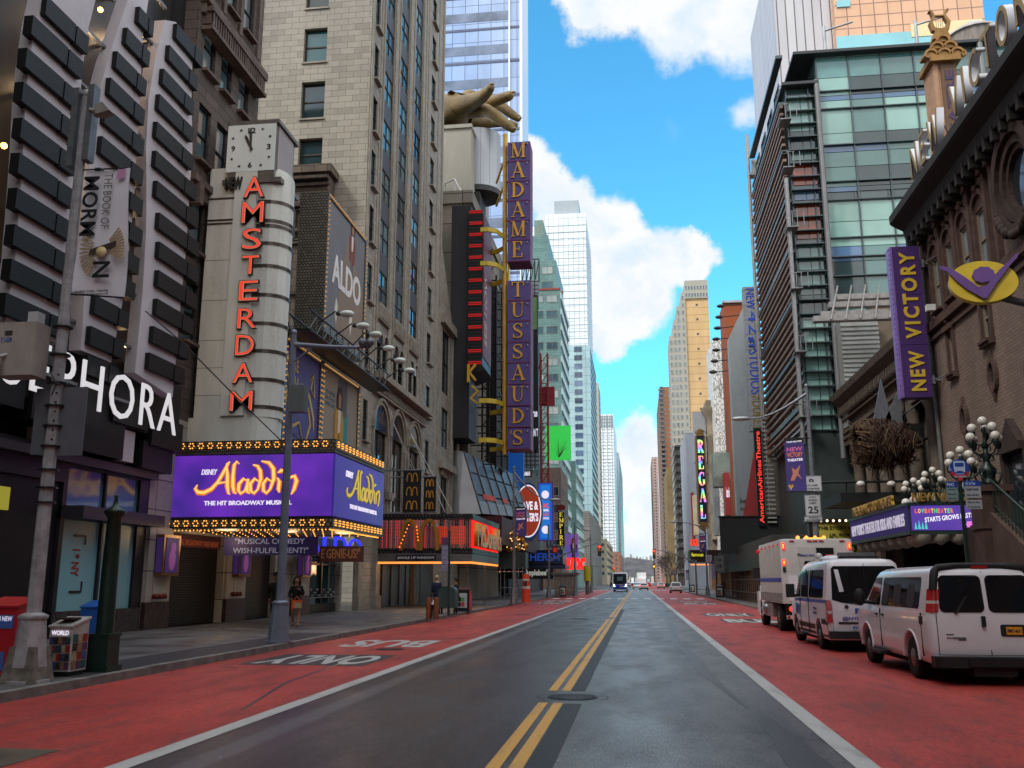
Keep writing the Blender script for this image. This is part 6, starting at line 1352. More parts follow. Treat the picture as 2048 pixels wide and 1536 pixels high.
mb = MB(); mb.fprism(F,[(cy_+1.0*math.cos(R(q)),cz_+1.1*math.sin(R(q))) for q in range(0,360,20)],-.03,0); mb.fb(F,28.3,30.6,3.6,7.4,-.02,0); mb.fb(F,36.8,38.6,3.6,6.6,-.02,0); obj('round_window',mb,darkglass,t)
# cornice
mb = MB(); prof = [(0,19.0),(-.3,18.8),(-.45,18.5),(-.7,18.5),(-.8,19.0),(-1.3,19.3),(-1.4,19.4),(-1.4,19.8),(0,20.0)]
mb.prism([(XR+d,z) for d,z in prof],lambda u,v: Vector((u,22,v)),lambda u,v: Vector((u,46.6,v)))
for k in range(30): y = 22.4+k*.82; mb.fb(F,y,y+.26,18.1,18.9,-.75,0)
obj('cornice',mb,M('cornice_dark',(40,36,36),.7,dirt=.3,scale=2),t)
mb = MB(); mb.tube([(XR-.12,46.2,.2),(XR-.12,46.2,18)],.1,8); obj('drainpipe',mb,M('pipe_grey',(104,104,102),.5,.3),t)
mb = MB(); mb.box(XR-.7,XR-.3,44.3,44.6,14.2,14.5); obj('floodlight',mb,M('small_white',(190,190,184),.4),t)
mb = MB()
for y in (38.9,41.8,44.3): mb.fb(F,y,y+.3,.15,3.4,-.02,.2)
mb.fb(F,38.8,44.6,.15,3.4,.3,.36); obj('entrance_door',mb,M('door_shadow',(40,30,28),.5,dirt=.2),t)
# rooftop letters seen from behind and the side
t = thing('rooftop_sign','white and gold rooftop letters standing on the dark cornice','sign',(12.4,36,19.4))
wl = M('letter_grey',(196,198,206),.4,dirt=.12); yl = M('letter_edge_gold',(128,102,34),.4,dirt=.1)
FRf = Frame((13.45,0,0),(0,-1,0),(-1,0,0))
for ch,y1,y0 in (('N',-42.6,-41.5),('E',-41.2,-40.3),('W',-40.0,-38.4),('V',-37.0,-35.8),('I',-35.5,-35.1),('C',-34.7,-33.6),('T',-33.3,-32.2),('O',-31.9,-30.7),('R',-30.3,-29.2),('Y',-28.9,-27.8)):
  z1 = 21.5
  text(FRf,ch,y1+.1,y0-.1,20.0,z1,wl,t,d=0,depth=.3,bold=-.01); text(FRf,ch,y1+.1,y0-.1,20.0,z1,yl,t,d=-.3,depth=.04,bold=.0,name='letter_edge')
mb = MB(); mb.box(13.3,13.5,27.5,43,19.85,20.0)
for y in range(28,43,2): mb.tube([(13.7,y,19.9),(13.7,y,22)],.04,5); mb.tube([(13.7,y,22),(14.4,y,20)],.03,5)
obj('support',mb,black,t)
# projecting purple blade sign
t = thing('playhouse_blade_sign','long purple blade sign with yellow sideways letters hung on the playhouse corner','sign',(13.4,46,10))
SX0,SX1,SZ0,SZ1,SYY = 12.72,14.0,10.25,17.75,45.3
mb = MB(); mb.box(SX0,SX1,SYY,SYY+.7,SZ0,SZ1); obj('panel',mb,M('sign_purple',(64,36,92),.4,dirt=.15,scale=1.5),t)
mb = MB(); mb.box(SX0-.1,SX0,SYY-.02,SYY+.72,SZ0,SZ1)
for k in range(30): mb.box(SX0-.14,SX0-.1,SYY+.1,SYY+.2,SZ0+.1+k*.25,SZ0+.2+k*.25)
obj('edge',mb,M('sign_edge_lilac',(120,92,160),.3,dirt=.15),t)
mb = MB()
for z in (12.8,15.3): mb.box(SX0,SX1,SYY-.01,SYY,z,z+.03)
obj('seam',mb,M('seam',(50,28,80),.5),t)
yb = M('sign_gold',(190,158,50),.45,.0,.12,4)
text(FY(SYY),'NEW',SX0+.35,SX1-.25,SZ0+.3,12.5,yb,t,d=-.01,depth=.03,bold=.035,rot=90,spacing=1.25); text(FY(SYY),'VICTORY',SX0+.3,SX1-.25,13.1,SZ1-.3,yb,t,d=-.01,depth=.03,bold=.035,rot=90,spacing=1.3)
mb = MB()
for z in (11.1,16.9): mb.tube([(SX1,SYY+.3,z),(XR,SYY+.3,z)],.07,8); mb.box(SX1,SX1+.2,SYY+.1,SYY+.5,z-.2,z+.2); mb.tube([(SX1+.1,SYY+.3,z),(XR,SYY-.7,z+.05)],.03,6)
obj('bracket',mb,galv,t)
# yellow oval emblem on an arm
t = thing('oval_emblem','yellow oval emblem with a purple figure raising both arms in a V','sign',(10.8,27,8))
EY = 27.5; ex,ez = YP(1966,563,EY); ex1 = YP(2033,563,EY)[0]; rz = YP(1966,522,EY)[1]-ez; ru = ex1-ex
tilt = R(-8); FE2 = Frame((ex,EY,ez),(math.cos(R(-14)),math.sin(R(-14)),0),(math.sin(R(-14)),-math.cos(R(-14)),0))
def el(k,s=1.0): a = 2*math.pi*k/40; u,v = ru*s*math.cos(a),rz*s*math.sin(a); return (u*math.cos(tilt)-v*math.sin(tilt),u*math.sin(tilt)+v*math.cos(tilt))
mb = MB(); mb.fprism(FE2,[el(k) for k in range(40)],0,.3); obj('oval',mb,M('emblem_yellow',(196,168,30),.35,dirt=.12,scale=2),t)
pv = M('emblem_purple',(98,66,128),.5,dirt=.1)
mb = MB(); s = ru
mb.ribbon([(-1.22*s,.62*s,.05*s),(-1.12*s,.56*s,.13*s),(-.95*s,.48*s,.14*s),(-.7*s,.2*s,.24*s),(-.4*s,-.12*s,.27*s),(-.08*s,-.42*s,.2*s),(.0*s,-.56*s,.1*s)],FE2,-.09,-.02)
mb.ribbon([(1.05*s,.78*s,.04*s),(.98*s,.68*s,.12*s),(.8*s,.5*s,.11*s),(.55*s,.24*s,.18*s),(.3*s,-.04*s,.2*s),(.08*s,-.36*s,.2*s),(-.02*s,-.57*s,.1*s)],FE2,-.092,-.02)
mb.fprism(FE2,[(-.3*s,-.2*s),(.2*s,-.15*s),(.0*s,-.55*s)],-.094,-.02)
mb.fprism(FE2,[(.02*s+.3*s*math.cos(R(q))*(1+.12*(q//20 % 2)),.2*s+.25*s*math.sin(R(q))*(1+.12*(q//20 % 2))) for q in range(0,360,20)],-.096,-.02)
obj('figure_relief',mb,pv,t)
mb = MB(); a = FE2(.5*s,-rz*.8,.15); mb.tube([a,(XR,EY+.6,a.z-1.0)],.11,10); obj('arm',mb,M('arm_grey',(96,94,98),.4,.4),t)
# marquee of the playhouse
t = thing('playhouse_marquee','green framed playhouse marquee with a purple lettered fascia and a bright screen','marquee',(11,38,3.2))
NX0,NX1,NY0,NY1,NZ0,NZ1 = 9.2,11.55,33.4,42.5,3.42,4.28
pm = M('fascia_purple',(62,50,120),emit=.28); grn = M('dark_green_frame',(40,58,50),.4,dirt=.2)
mb = MB(); mb.box(NX0,XR,NY0,NY1,NZ0,NZ1); mb.box(NX0-.08,NX1+.1,NY0-.08,NY1+.05,NZ0-.12,NZ0); mb.box(NX0-.08,NX1+.1,NY0-.08,NY1+.05,NZ1,NZ1+.1); mb.box(NX1,NX1+.25,NY0-.06,NY0+.4,NZ0-.1,NZ1+.1); obj('box',mb,grn,t)
mb = MB(); mb.fb(FR(NX0),NY0+.1,NY1-.1,NZ0,NZ1,-.03,0); obj('fascia',mb,pm,t)
FRn = Frame((NX0,0,0),(0,-1,0),(-1,0,0))
text(FRn,"NEW YORK'S THEATER FOR KIDS AND FAMILIES",-NY1+.5,-NY0-.5,NZ0+.2,NZ1-.22,M('fascia_white',(222,214,236),emit=.55),t,d=-.04,depth=.02,bold=.01)
mb = MB(); mb.fb(FY(NY0),NX0+.05,NX1-.02,NZ0+.02,NZ1-.02,-.1,0); obj('screen',mb,screen_mat('nv_screen',(104,72,176),(70,50,150),.8),t)
FN = FY(NY0-.1)
for i,ch in enumerate('LOVEoTHEATER'): text(FN,ch,NX0+.15+i*.105,NX0+.235+i*.105,NZ1-.27,NZ1-.12,M('lt%d' % (i % 4),[(240,90,70),(250,200,80),(90,210,160),(240,130,80)][i % 4],emit=1),t,d=0,depth=.01,bold=.04)
text(FN,'STARTS GROWS LASTS',NX0+.45,NX1-.35,NZ0+.36,NZ0+.52,M('scr_white',(250,245,255),emit=1.1),t,d=0,depth=.01,bold=.012,slope=.16)
text(FN,'HERE',NX1-.68,NX1-.1,NZ0+.1,NZ0+.3,M('scr_pink',(240,130,220),emit=1),t,d=0,depth=.01,bold=.06)
mb = MB(); [mb.fprism(FN,[(NX0+.1+k*.11,NZ0+.06),(NX0+.19+k*.11,NZ0+.06),(NX0+.145+k*.11,NZ0+.3+.06*(k % 2))],-.01,0) for k in range(4)]; obj('screen_graphic',mb,M('scr_teal',(80,210,200),emit=.9),t)
goldl = M('gold_solid',(176,136,58),.35,.5,.15,4)
text(FY(NY0),'NEW VICTORY',NX0+.1,NX1-.02,NZ1+.12,NZ1+.42,goldl,t,d=-.05,depth=.1,bold=.03)
text(FRn,'THE NEW VICTORY THEATER',-NY1+1.2,-NY0-1.5,NZ1+.12,NZ1+.5,goldl,t,d=-.05,depth=.1,bold=.03)
mb = MB()
for k in range(14):
  y = NY0+.5+k*.62; mb.lathe((NX0+.35+.1*(k % 2),y,NZ0-.15),[(.36,0),(.34,-.16),(.2,-.3),(.03,-.36)],10); mb.lathe((NX0+1.2,y,NZ0-.15),[(.34,0),(.28,-.12),(.05,-.2)],8)
for k in range(4): mb.lathe((NX0+.4+k*.6,NY0+.2,NZ0-.12),[(.34,0),(.3,-.2),(.04,-.34)],10)
obj('valance',mb,M('cream_drape',(170,160,148),.8,dirt=.2,scale=3),t)
mb = MB()
for (x,y) in ((NX0+.1,NY0+.4),(NX0+.1,NY0+1.4)): mb.ball((x+.2,y,NZ1+.2),.16,8)
obj('flood',mb,M('flood_white',(206,200,192),.3,dirt=.1),t)
# stoop with stairs and railings either side
def stoop(y_land,y_foot,label,X0=10.85):
  t = thing('stoop',label,'staircase',(X0,y_land,0),'stone stoops of the playhouse'); H = 3.35; n = 19; mb = MB()
  s = 1 if y_foot > y_land else -1; L = abs(y_foot-y_land)
  for k in range(n): ya,yb_ = sorted((y_land+s*L*k/n,y_land+s*L*(k+1)/n)); mb.box(X0+.3,XR,ya,yb_,.15,.15+H*(n-k)/n)
  ya,yb_ = sorted((y_land,y_land-s*2.2)); mb.box(X0,XR,ya,yb_,.15,.15+H); obj('steps',mb,bstd,t)
  mb = MB(); mb.prism([(y_land,.15),(y_foot,.15),(y_foot,.75),(y_land,H+.7)],lambda u,v: Vector((X0,u,v)),lambda u,v: Vector((X0+.3,u,v))); obj('stringer',mb,M('stringer_brown',(86,68,60),.8,dirt=.25,scale=2,bmp=.3),t)
  mb = MB(); mb.box(X0-.25,X0+.65,y_land-.45,y_land+.45,.15,H+1.15); mb.box(X0-.35,X0+.75,y_land-.55,y_land+.55,H+1.15,H+1.35); mb.box(X0-.32,X0+.72,y_land-.52,y_land+.52,.15,.8); mb.box(X0-.3,X0+.7,y_land-.5,y_land+.5,H,H+.15)
  obj('pedestal',mb,bst,t)
  mb = MB(); m_ = 26
  for k in range(m_): y = y_land+s*(.5+(L-.6)*k/m_); zz = .75+(H-.05)*(1-abs(y-y_land)/L); mb.box(X0+.12,X0+.15,y-.012,y+.012,zz-.1,zz+.95)
  mb.tube([(X0+.14,y_land+s*.4,H+1.5),(X0+.14,y_foot,1.65)],.035,8); mb.tube([(X0+.14,y_land+s*.4,H+.75),(X0+.14,y_foot,.9)],.02,6); obj('railing',mb,M('railing_green',(50,66,60),.35,.2,.2,5),t)
  mb = MB(); mb.tube([(XR-.3,y_land+s*.4,H+1.5),(XR-.3,y_foot,1.65)],.035,8); obj('wall_rail',mb,galv,t)
stoop(31.2,24.2,'brown stone staircase with iron railing descending towards the white vans')
stoop(43.0,50.0,'brown stone staircase on the far side of the playhouse marquee')
# candelabra lamps
globe = M('opal_globe',(190,184,176),.25,dirt=.05,scale=3,emit=0); gi = M('green_iron',(30,44,42),.35,.4,.3,6)
def candelabra(x,y,z,h,label,r=.145):
  t = thing('candelabra_lamp',label,'street lamp',(x,y,z),'globe candelabras on the stoop pedestals'); mb = MB()
  mb.lathe((x,y,z),[(.26,0),(.3,.08),(.16,.18),(.24,.34),(.27,.5),(.13,.66),(.1,.8),(.16,.9),(.07,1.05),(.09,1.25),(.06,h*.6),(.12,h*.62),(.05,h*.72),(.04,h-.3),(.09,h-.2),(.05,h-.1)],12)
  for k in range(4): a = R(45+90*k); mb.tube([(x+.3*math.cos(a),y+.3*math.sin(a),z),(x+.42*math.cos(a),y+.42*math.sin(a),z+.3),(x+.22*math.cos(a),y+.22*math.sin(a),z+.48),(x+.12*math.cos(a),y+.12*math.sin(a),z+.3)],.04,6)
  gs = [(x,y,z+h+.1)]
  for lvl,rad,n_,ph in ((h*.62,.5,4,20),(h*.78,.34,3,60)):
    for k in range(n_):
      a = R(ph+360/n_*k); cx_,cy2 = x+rad*math.cos(a),y+rad*math.sin(a)
      mb.tube([(x,y,z+lvl-.15),(x+rad*.4*math.cos(a),y+rad*.4*math.sin(a),z+lvl-.26),(x+rad*.8*math.cos(a),y+rad*.8*math.sin(a),z+lvl-.2),(cx_,cy2,z+lvl)],.025,6)
      mb.tube([(x+rad*.5*math.cos(a),y+rad*.5*math.sin(a),z+lvl-.25),(x+rad*.62*math.cos(a),y+rad*.62*math.sin(a),z+lvl-.42),(x+rad*.42*math.cos(a),y+rad*.42*math.sin(a),z+lvl-.44)],.018,5)
      mb.lathe((cx_,cy2,z+lvl),[(.04,-.05),(.08,0),(.1,.12),(.075,.2)],10); gs.append((cx_,cy2,z+lvl+.3))
  obj('stand',mb,gi,t)
  for g_ in gs: b = MB(); b.ball(g_,r,16); obj('globe',b,globe,t)
ped = 4.7
candelabra(11.0,31.0,ped,1.95,'globe candelabra on the near pedestal, the taller of that pair')
candelabra(11.3,34.2,ped-.3,1.75,'globe candelabra just behind the near pair, left of the taller lamp')
candelabra(YP(1866,950,43)[0],43.0,ped,1.75,'globe candelabra of the far pair, right of the shaggy twig basket')
candelabra(YP(1826,950,43.6)[0],43.6,ped-.2,1.55,'leftmost globe candelabra of the far pair over the marquee letters')
mb = MB(); mb.box(11.6,14.4,42.2,44.2,4.25,4.55); o = obj('planter_ledge',mb,bst); prop(o,'dark stone ledge under the far globe lamps on the marquee','ledge')
# colonnaded theatre next door
t = thing('colonnade_building','low dark stone theatre with a colonnade and heavy cornice','building',(16,56,0))
ds = BR('dark_stone',(78,67,60),(70,60,53),(52,44,40),1.2,.5,.015,.85,.35,.5,0,.4); dst = M('dark_stone_trim',(86,74,66),.8,dirt=.35,scale=2,bmp=.4)
XC = 15.0; FC = FR(XC); CYa,CYb = 46.7,66.4
mb = MB(); mb.wall(FC,CYa,CYb,.15,14.6,[(CYa+1.2+k*3.2,CYa+3.2+k*3.2,5.2,10.6) for k in range(6)],.7); mb.quad(FC(CYa,14.6),FC(CYb,14.6),FC(CYb,14.6,12),FC(CYa,14.6,12)); mb.box(XC+.8,XC+1,CYa,CYb,4.5,11); mb.quad(FC(CYb,.15),FC(CYb,14.6),FC(CYb,14.6,12),FC(CYb,.15,12)); obj('wall',mb,ds,t)
for k in range(6):
  y = CYa+.6+k*3.2; b = MB(); b.lathe((XC-.45,y,0),[(.5,4.6),(.5,4.85),(.4,5.0),(.38,5.2),(.34,10.1),(.44,10.3),(.5,10.6),(.55,10.8)],14); obj('column',b,M('column_stone',(104,92,82),.75,dirt=.35,scale=1.5),t)
mb = MB(); mb.fb(FC,CYa,CYb,10.8,11.9,-.7,0); mb.fb(FC,CYa,CYb,4.1,4.6,-1.0,0); mb.fb(FC,CYa,CYb,11.9,13.2,-.5,0); mb.prism([(XC,13.2),(XC-.7,13.3),(XC-1.3,13.9),(XC-1.4,14.3),(XC,14.6)],lambda u,v: Vector((u,CYa,v)),lambda u,v: Vector((u,CYb,v)))
for k in range(35): y = CYa+.2+k*.55; mb.fb(FC,y,y+.22,12.9,13.4,-1.0,0)
for z in (11.2,11.6,12.5): mb.fb(FC,CYa,CYb,z,z+.08,-.8,0)
mb.box(XC,XC+6,CYa,CYa+4.5,14.6,15.6); obj('cornice',mb,dst,t)
mb = MB()
for k in range(6): y = CYa+1.2+k*3.2; mb.fb(FC,y,y+2,4.6,5.5,.0,.06); [mb.fb(FC,y+q*.25,y+q*.25+.04,4.6,5.6,-.02,.02) for q in range(8)]
obj('balustrade',mb,black,t)
mb = MB(); mb.fb(FC,CYa,CYb,.15,4.1,-.6,-.02); obj('shop_wall',mb,M('shop_dark_green',(44,54,50),.6,dirt=.3),t)
# yellow show poster at the street front
t = thing('show_poster','large yellow show poster with black lettering behind the box truck','sign',(14,60,3))
PYY = 52.0; a,d = YP(1625,1045,PYY); b,c = YP(1795,1112,PYY); c -= 1.2
mb = MB(); mb.box(a,b,PYY,PYY+.4,c,d); obj('panel',mb,M('poster_yellow',(168,160,70),.5,dirt=.2,scale=.8),t)
ink = M('poster_ink',(38,34,26),.6,dirt=0)
text(FY(PYY),'THE STORY CONTINUES',a+.25,a+3.4,d-.38,d-.2,ink,t); text(FY(PYY),"J.K. ROWLING'S",a+.8,a+2.9,d-.78,d-.58,ink,t)
text(FY(PYY),'Harry Potter',a+.9,b-.3,c+1.25,d-.95,ink,t,bold=.05,slope=-.35); text(FY(PYY),'and the Cursed Child',a+2.6,b-.4,c+.95,c+1.2,ink,t,slope=-.1)
mb = MB(); mb.box(a-.4,b+.2,PYY-.1,PYY+.5,d,d+.16); obj('light_shelf',mb,black,t)
L_ = [(a+.1+k*.32,PYY-.12,d+.08) for k in range(14)]; many(t,'bulb',lambda mb,p: mb.ball(p,.07,6),M('pale_bulb',(255,226,190),emit=2.2),L_)
mb = MB(); mb.box(a+.9,b,PYY+.4,CYa+18,4.1,4.5); mb.box(a-.2,a,PYY,PYY+.4,.15,d); mb.box(a,b,PYY+.1,PYY+.4,.15,c); obj('support',mb,black,t)
t = thing('dark_canopy','long flat black canopy in front of the colonnade above the playhouse marquee','canopy',(12,48,5.3))
a,d = YP(1680,975,47.5); b,c = YP(1820,1003,47.5); mb = MB(); mb.box(a,XR+.4,47.5,52,c,d-.25); mb.tube([(a-1.5,47.4,d+.25),(XR,47.4,d+.25)],.06,6); mb.tube([(a+.3,47.4,d+.25),(a+.3,47.6,d-.25)],.03,5); obj('roof',mb,M('canopy_black',(26,27,27),.5,dirt=.1),t)
mb = MB()
for px in (1722,1783): q = YP(px,972,47.3); mb.ball((q[0],47.3,q[1]+.1),.2,8,sq=(1.1,1,.8))
obj('flood',mb,M('flood_white',(206,200,192)),t)
# shaggy twig basket sculpture with grey feather blades
t = thing('twig_sculpture','shaggy basket of brown twigs lying on its side with two grey spikes above','sculpture',(13,48,9))
TY = 47.3; rng = random.Random(9); cx_,cz_ = YP(1760,885,TY); rr_ = (YP(1760,838,TY)[1]-cz_)*.9; xl_ = YP(1712,885,TY)[0]; xr_ = YP(1825,885,TY)[0]
mb = MB(); mb.tube([(xl_+.15,TY+.2,cz_+.1),((xl_+xr_)/2,TY+.3,cz_),(xr_,TY+.4,cz_-.05)],[rr_*.8,rr_*.95,rr_*.7],20,0,caps=False); obj('core',mb,M('twig_dark',(50,32,26),.9,dirt=.4,scale=5),t)
mbs = [MB(),MB(),MB()]
for k in range(620):
  u = rng.random(); a = rng.uniform(0,2*math.pi); R_ = rr_*(.86+.25*math.sin(math.pi*min(1,u+.1)))*rng.uniform(.92,1.1); x = xl_+(xr_-xl_)*u; pts = []
  n_ = 4; da = rng.uniform(.2,.9)*rng.choice((-1,1)); dx = rng.uniform(-.3,.5)
  for i in range(n_): q = a+da*i/(n_-1); pts.append((x+dx*i/(n_-1)+rng.uniform(-.05,.05),TY+.25+R_*math.cos(q)*.95,cz_+R_*math.sin(q)-(.12*i*i/9 if math.sin(q) < 0 else 0)))
  mbs[0 if rng.random() < .45 else (1 if rng.random() < .6 else 2)].tube(pts,rng.uniform(.012,.026),4,caps=False)
for k in range(26): x = rng.uniform(xl_+.6,xr_-.2); z = cz_-rr_*.95; L_ = rng.uniform(.3,1.2); mbs[0].tube([(x,TY,z),(x+rng.uniform(-.1,.1),TY,z-L_*.5),(x+rng.uniform(-.2,.2),TY,z-L_)],.018,4)
for k in range(150): a = rng.uniform(0,2*math.pi); mbs[1].tube([(xl_+rng.uniform(-.15,.15),TY+.2+rr_*.82*math.cos(a),cz_+rr_*.9*math.sin(a)),(xl_+rng.uniform(.2,.8),TY+.2+rr_*math.cos(a+.2),cz_+rr_*math.sin(a+.2))],.02,4)
for m_,b in zip((M('twig_brown',(66,48,38),.9,dirt=.3,scale=6),M('twig_tan',(104,84,64),.9,dirt=.3,scale=6),M('twig_rust',(64,34,28),.9,dirt=.3)),mbs): obj('twigs',b,m_,t)
mb = MB()
for (px,py,pb) in ((1762,758,1768),(1802,770,1790)):
  q = YP(px,py,TY); w0 = YP(pb,860,TY); mb.prism([(q[0],q[1]),(w0[0]-.45,w0[1]+.5),(w0[0]-.2,w0[1]-.2),(w0[0]+.3,w0[1]-.1),(w0[0]+.4,w0[1]+.6)],lambda u,v: Vector((u,TY,v)),lambda u,v: Vector((u,TY+.12,v)))
obj('spike',mb,M('spike_grey',(104,106,112),.5,.3,.2,3),t)
mb = MB(); q = YP(1810,830,TY+.5); mb.tube([(q[0],TY+.5,q[1]+1),(q[0],TY+.5,q[1]-2)],.04,5); mb.tube([(xr_,TY+.4,cz_),(XC-.4,TY+.4,cz_+.3)],.08,6); mb.tube([(xr_-1,TY+.4,cz_+rr_*.8),(XC-.4,TY+.4,cz_+2.4)],.04,5); mb.box(q[0]-.3,q[0]+.8,TY+.6,TY+1.2,cz_-.2,cz_+1.0); obj('bracket',mb,black,t)
# glass studio building
t = thing('studio_building','ten storey glass studio building with louvred street side, steel outriggers and red lit rooms','building',(24,75,0))
SYB = 66.6; XS = 14.6; tg = BR('teal_curtain_wall',(76,96,98),(58,78,80),(30,40,42),2.35,1.45,.06,.1,.28,0,.0,0,spec=.7)
def sp(px,py,Y=SYB): return YP(px,py,Y)
zlow = sp(1600,178)[1]; zhi = sp(1800,105)[1]; xb = sp(1640,300)[0]; xe = 32
mb = MB(); mb.box(XS-2.6,xb,SYB,84,12,zlow); mb.box(xb,xe,SYB,84,12,zhi); obj('wall',mb,tg,t)
m,nt,b = newmat('studio_floor_glass'); f = noise(nt,.13,3,stretch=(1,1,2.2)); g = nt.nodes.new('ShaderNodeNewGeometry')
o_ = mixrgb(nt,ramp(nt,f,.38,.6),lin((38,66,68)),lin((118,158,152))); nt.links.new(o_,b.inputs['Base Color']); b.inputs['Roughness'].default_value = .07; MATS['studio_glass'] = m
gA = GL('studio_pale',(128,166,158),.1,.2); gB = GL('studio_mid',(84,122,120),.06,.3); gC = GL('studio_dark',(44,66,70),.05,.4); gR = GL('studio_red',(138,56,38),.1,.4,scale=.5); gBl = GL('studio_blue',(74,106,140),.06,.3)
zf = [12.6];
fl = [(650,600,gB),(600,520,gC),(520,490,gBl),(490,440,gA),(440,400,gA),(380,370,gBl),(370,330,gC),(330,300,gB),(300,285,gBl),(285,262,gC),(262,196,gA),(196,186,gBl),(186,150,gC),(150,110,gB),(110,96,gA)]
F = FY(SYB)
cols_ = [xb+.1+2.35*k for k in range(8)]
for (py0,py1,gm) in fl:
  z0,z1 = sp(1760,py0)[1],sp(1760,py1)[1]
  for i,x in enumerate(cols_[:-1]):
    if x > 29.5: continue
    mb = MB(); mm_ = gm if rng.random() < .8 else rng.choice((gA,gB,gC)); mb.fb(F,x,x+2.3,z0,z1-.05,-.08,0); obj('glass_pane',mb,mm_,t)
for (py0,py1,gm) in ((860,800,gA),(800,760,gA),(760,700,gA),(700,640,gA),(640,590,gC),(590,540,gB),(540,490,gB),(478,405,gR),(400,375,gBl),(370,325,gR),(320,300,gB),(300,262,gC),(262,190,gA)):
  z0,z1 = sp(1620,py0)[1],sp(1620,py1)[1]; x0 = XS-2.4; w_ = (xb-.3-x0)/2
  for k in range(2): mb = MB(); mb.fb(F,x0+k*w_,x0+(k+1)*w_-.06,z0,z1-.05,-.08,0); obj('glass_pane',mb,gm,t)
fm_ = M('studio_frame',(78,88,90),.35,.4,.2,3); slat = M('studio_louvre',(104,96,92),.45,.4,.3,2)
mb = MB()
z = 13
while z < zhi: mb.box(xb,xe,SYB-.3,SYB-.1,z,z+.07); z += (1.45,1.45,2.9)[int(z*7) % 3]
z = 13
while z < zlow: mb.box(XS-2.6,xb,SYB-.55,SYB-.1,z,z+.08); z += 1.05
for x in cols_: mb.box(x-.05,x+.05,SYB-.2,SYB-.08,12,zhi)
mb.box(XS-2.6,XS-2.5,SYB-.2,SYB,12,zlow); mb.box(XS-1.0,XS-.9,SYB-.2,SYB,12,zlow); obj('mullion',mb,fm_,t)
mb = MB(); mb.tube([(xb-.05,SYB-.6,10),(xb-.05,SYB-.6,zlow+.3)],.2,8); mb.tube([(26,SYB-.6,14),(26,SYB-.6,zhi)],.22,8); obj('steel_column',mb,M('column_grey',(118,118,120),.4,.3,.15),t)
mb = MB()
for (xa,xb2,zz,y1) in ((XS-2.9,xb+.1,zlow,84.6),(xb-1.6,xe,zhi,84.3)): mb.box(xa,xb2,SYB-.8,y1,zz,zz+.22)
obj('roof',mb,M('roof_black',(56,58,60),.4,.2,.2),t)
# louvres on the street side
FSs = FR(XS-2.6)
hh = 12.5; k = 0
mb = MB()
while hh < zlow-1:
  mb.fb(FSs,SYB,84,hh,hh+.2,-.45,-.2); hh += .62
obj('louvre',mb,M('louvre_brown',(134,112,100),.5,.3,.3,1.5),t)
mb = MB()
for fz in range(8): z = 13.5+fz*3.9; mb.fb(FSs,SYB,84,z,z+.25,-.5,0)
obj('floor_beam',mb,fm_,t)
hs_ = [(SYB+2+j*4,SYB+4.6+j*4,14.3+fz*3.9,16.4+fz*3.9) for fz in range(7) for j in range(4)]
window_parts(t,FSs,hs_,-.06,fm_,[darkglass,g2,GL('studio_lit',(120,128,70),.1)],.12,(2,1),cap=60)
mb = MB()   # outrigger frame and maintenance balconies at the corner
xo = XS-3.05
mb.tube([(xo,SYB-.8,11),(xo,SYB-.8,zlow-7.5)],.17,8)
for z in (12.8,17.4,22.0,26.6,31.2,35.0):
  if z < zlow-2: mb.box(xo-.25,XS-2.5,SYB-1.5,SYB-.1,z,z+.08); [mb.tube([(x,SYB-1.7,z),(x,SYB-1.7,z+1.1)],.03,5) for x in (xo+.1,xo+.9,XS-2.6)]; mb.tube([(xo,SYB-1.7,z+1.1),(XS-2.5,SYB-1.7,z+1.1)],.03,5)
obj('outrigger',mb,M('outrigger_grey',(138,138,140),.4,.4,.2,4),t)
xm_ = XP(1515,600,9.9); MYm = 84.3; zq = YP(1510,270,MYm)[1]; xq = YP(1512,600,MYm)[0]
mb = MB(); mb.tube([(xq,MYm,4),(xq,MYm,zq)],.16,8); mb.box(xq+.3,xq+2.4,MYm,MYm+.3,YP(1520,350,MYm)[1],YP(1520,318,MYm)[1])
for py in (352,440,520,600,680,760,840): z = YP(1520,py,MYm)[1]; mb.box(xq,XS-2.6,MYm-.4,MYm+.6,z,z+.25)
obj('sign_mast',mb,M('mast_grey',(158,154,150),.4,.2,.15),t)
# canopy truss of lights projecting from it and ribbed silver wall
mb = MB()
for k,py in enumerate((612,632,655,668)):
  a,z = YP(1650-12*k if k else 1668,py-25,62-.0); a = YP(1672-13*k,py,62-3*k*.3)[0]; z = YP(1672,py-15,62)[1]; mb.box(a,a+6,61.6-.6*k,62.2-.6*k,z-.18,z+.18)
for k in range(7): x = YP(1680,600,62)[0]+k*.9; mb.tube([(x,62.4,YP(1680,580,62)[1]+.4),(x-1.2,59.5,YP(1640,660,62)[1])],.06,5)
obj('light_truss',mb,M('truss_grey',(150,146,144),.4,.4,.25,3),t)
a,z1 = sp(1680,640,64.5); b_,z0 = sp(1775,880,64.5)
mb = MB(); mb.box(a,b_,64.5,66.8,12,z1); mb.box(b_,b_+6,65.5,66.8,12,z1+2,1)
for k in range(40): z = 12.2+k*.32; z < z1-.2 and mb.box(a-.02,b_,64.38,64.5,z,z+.17)
obj('ribbed_wall',mb,[M('ribbed_silver',(164,166,164),.35,.4,.12,1),M('tan_wall',(110,96,82),.8)],t)
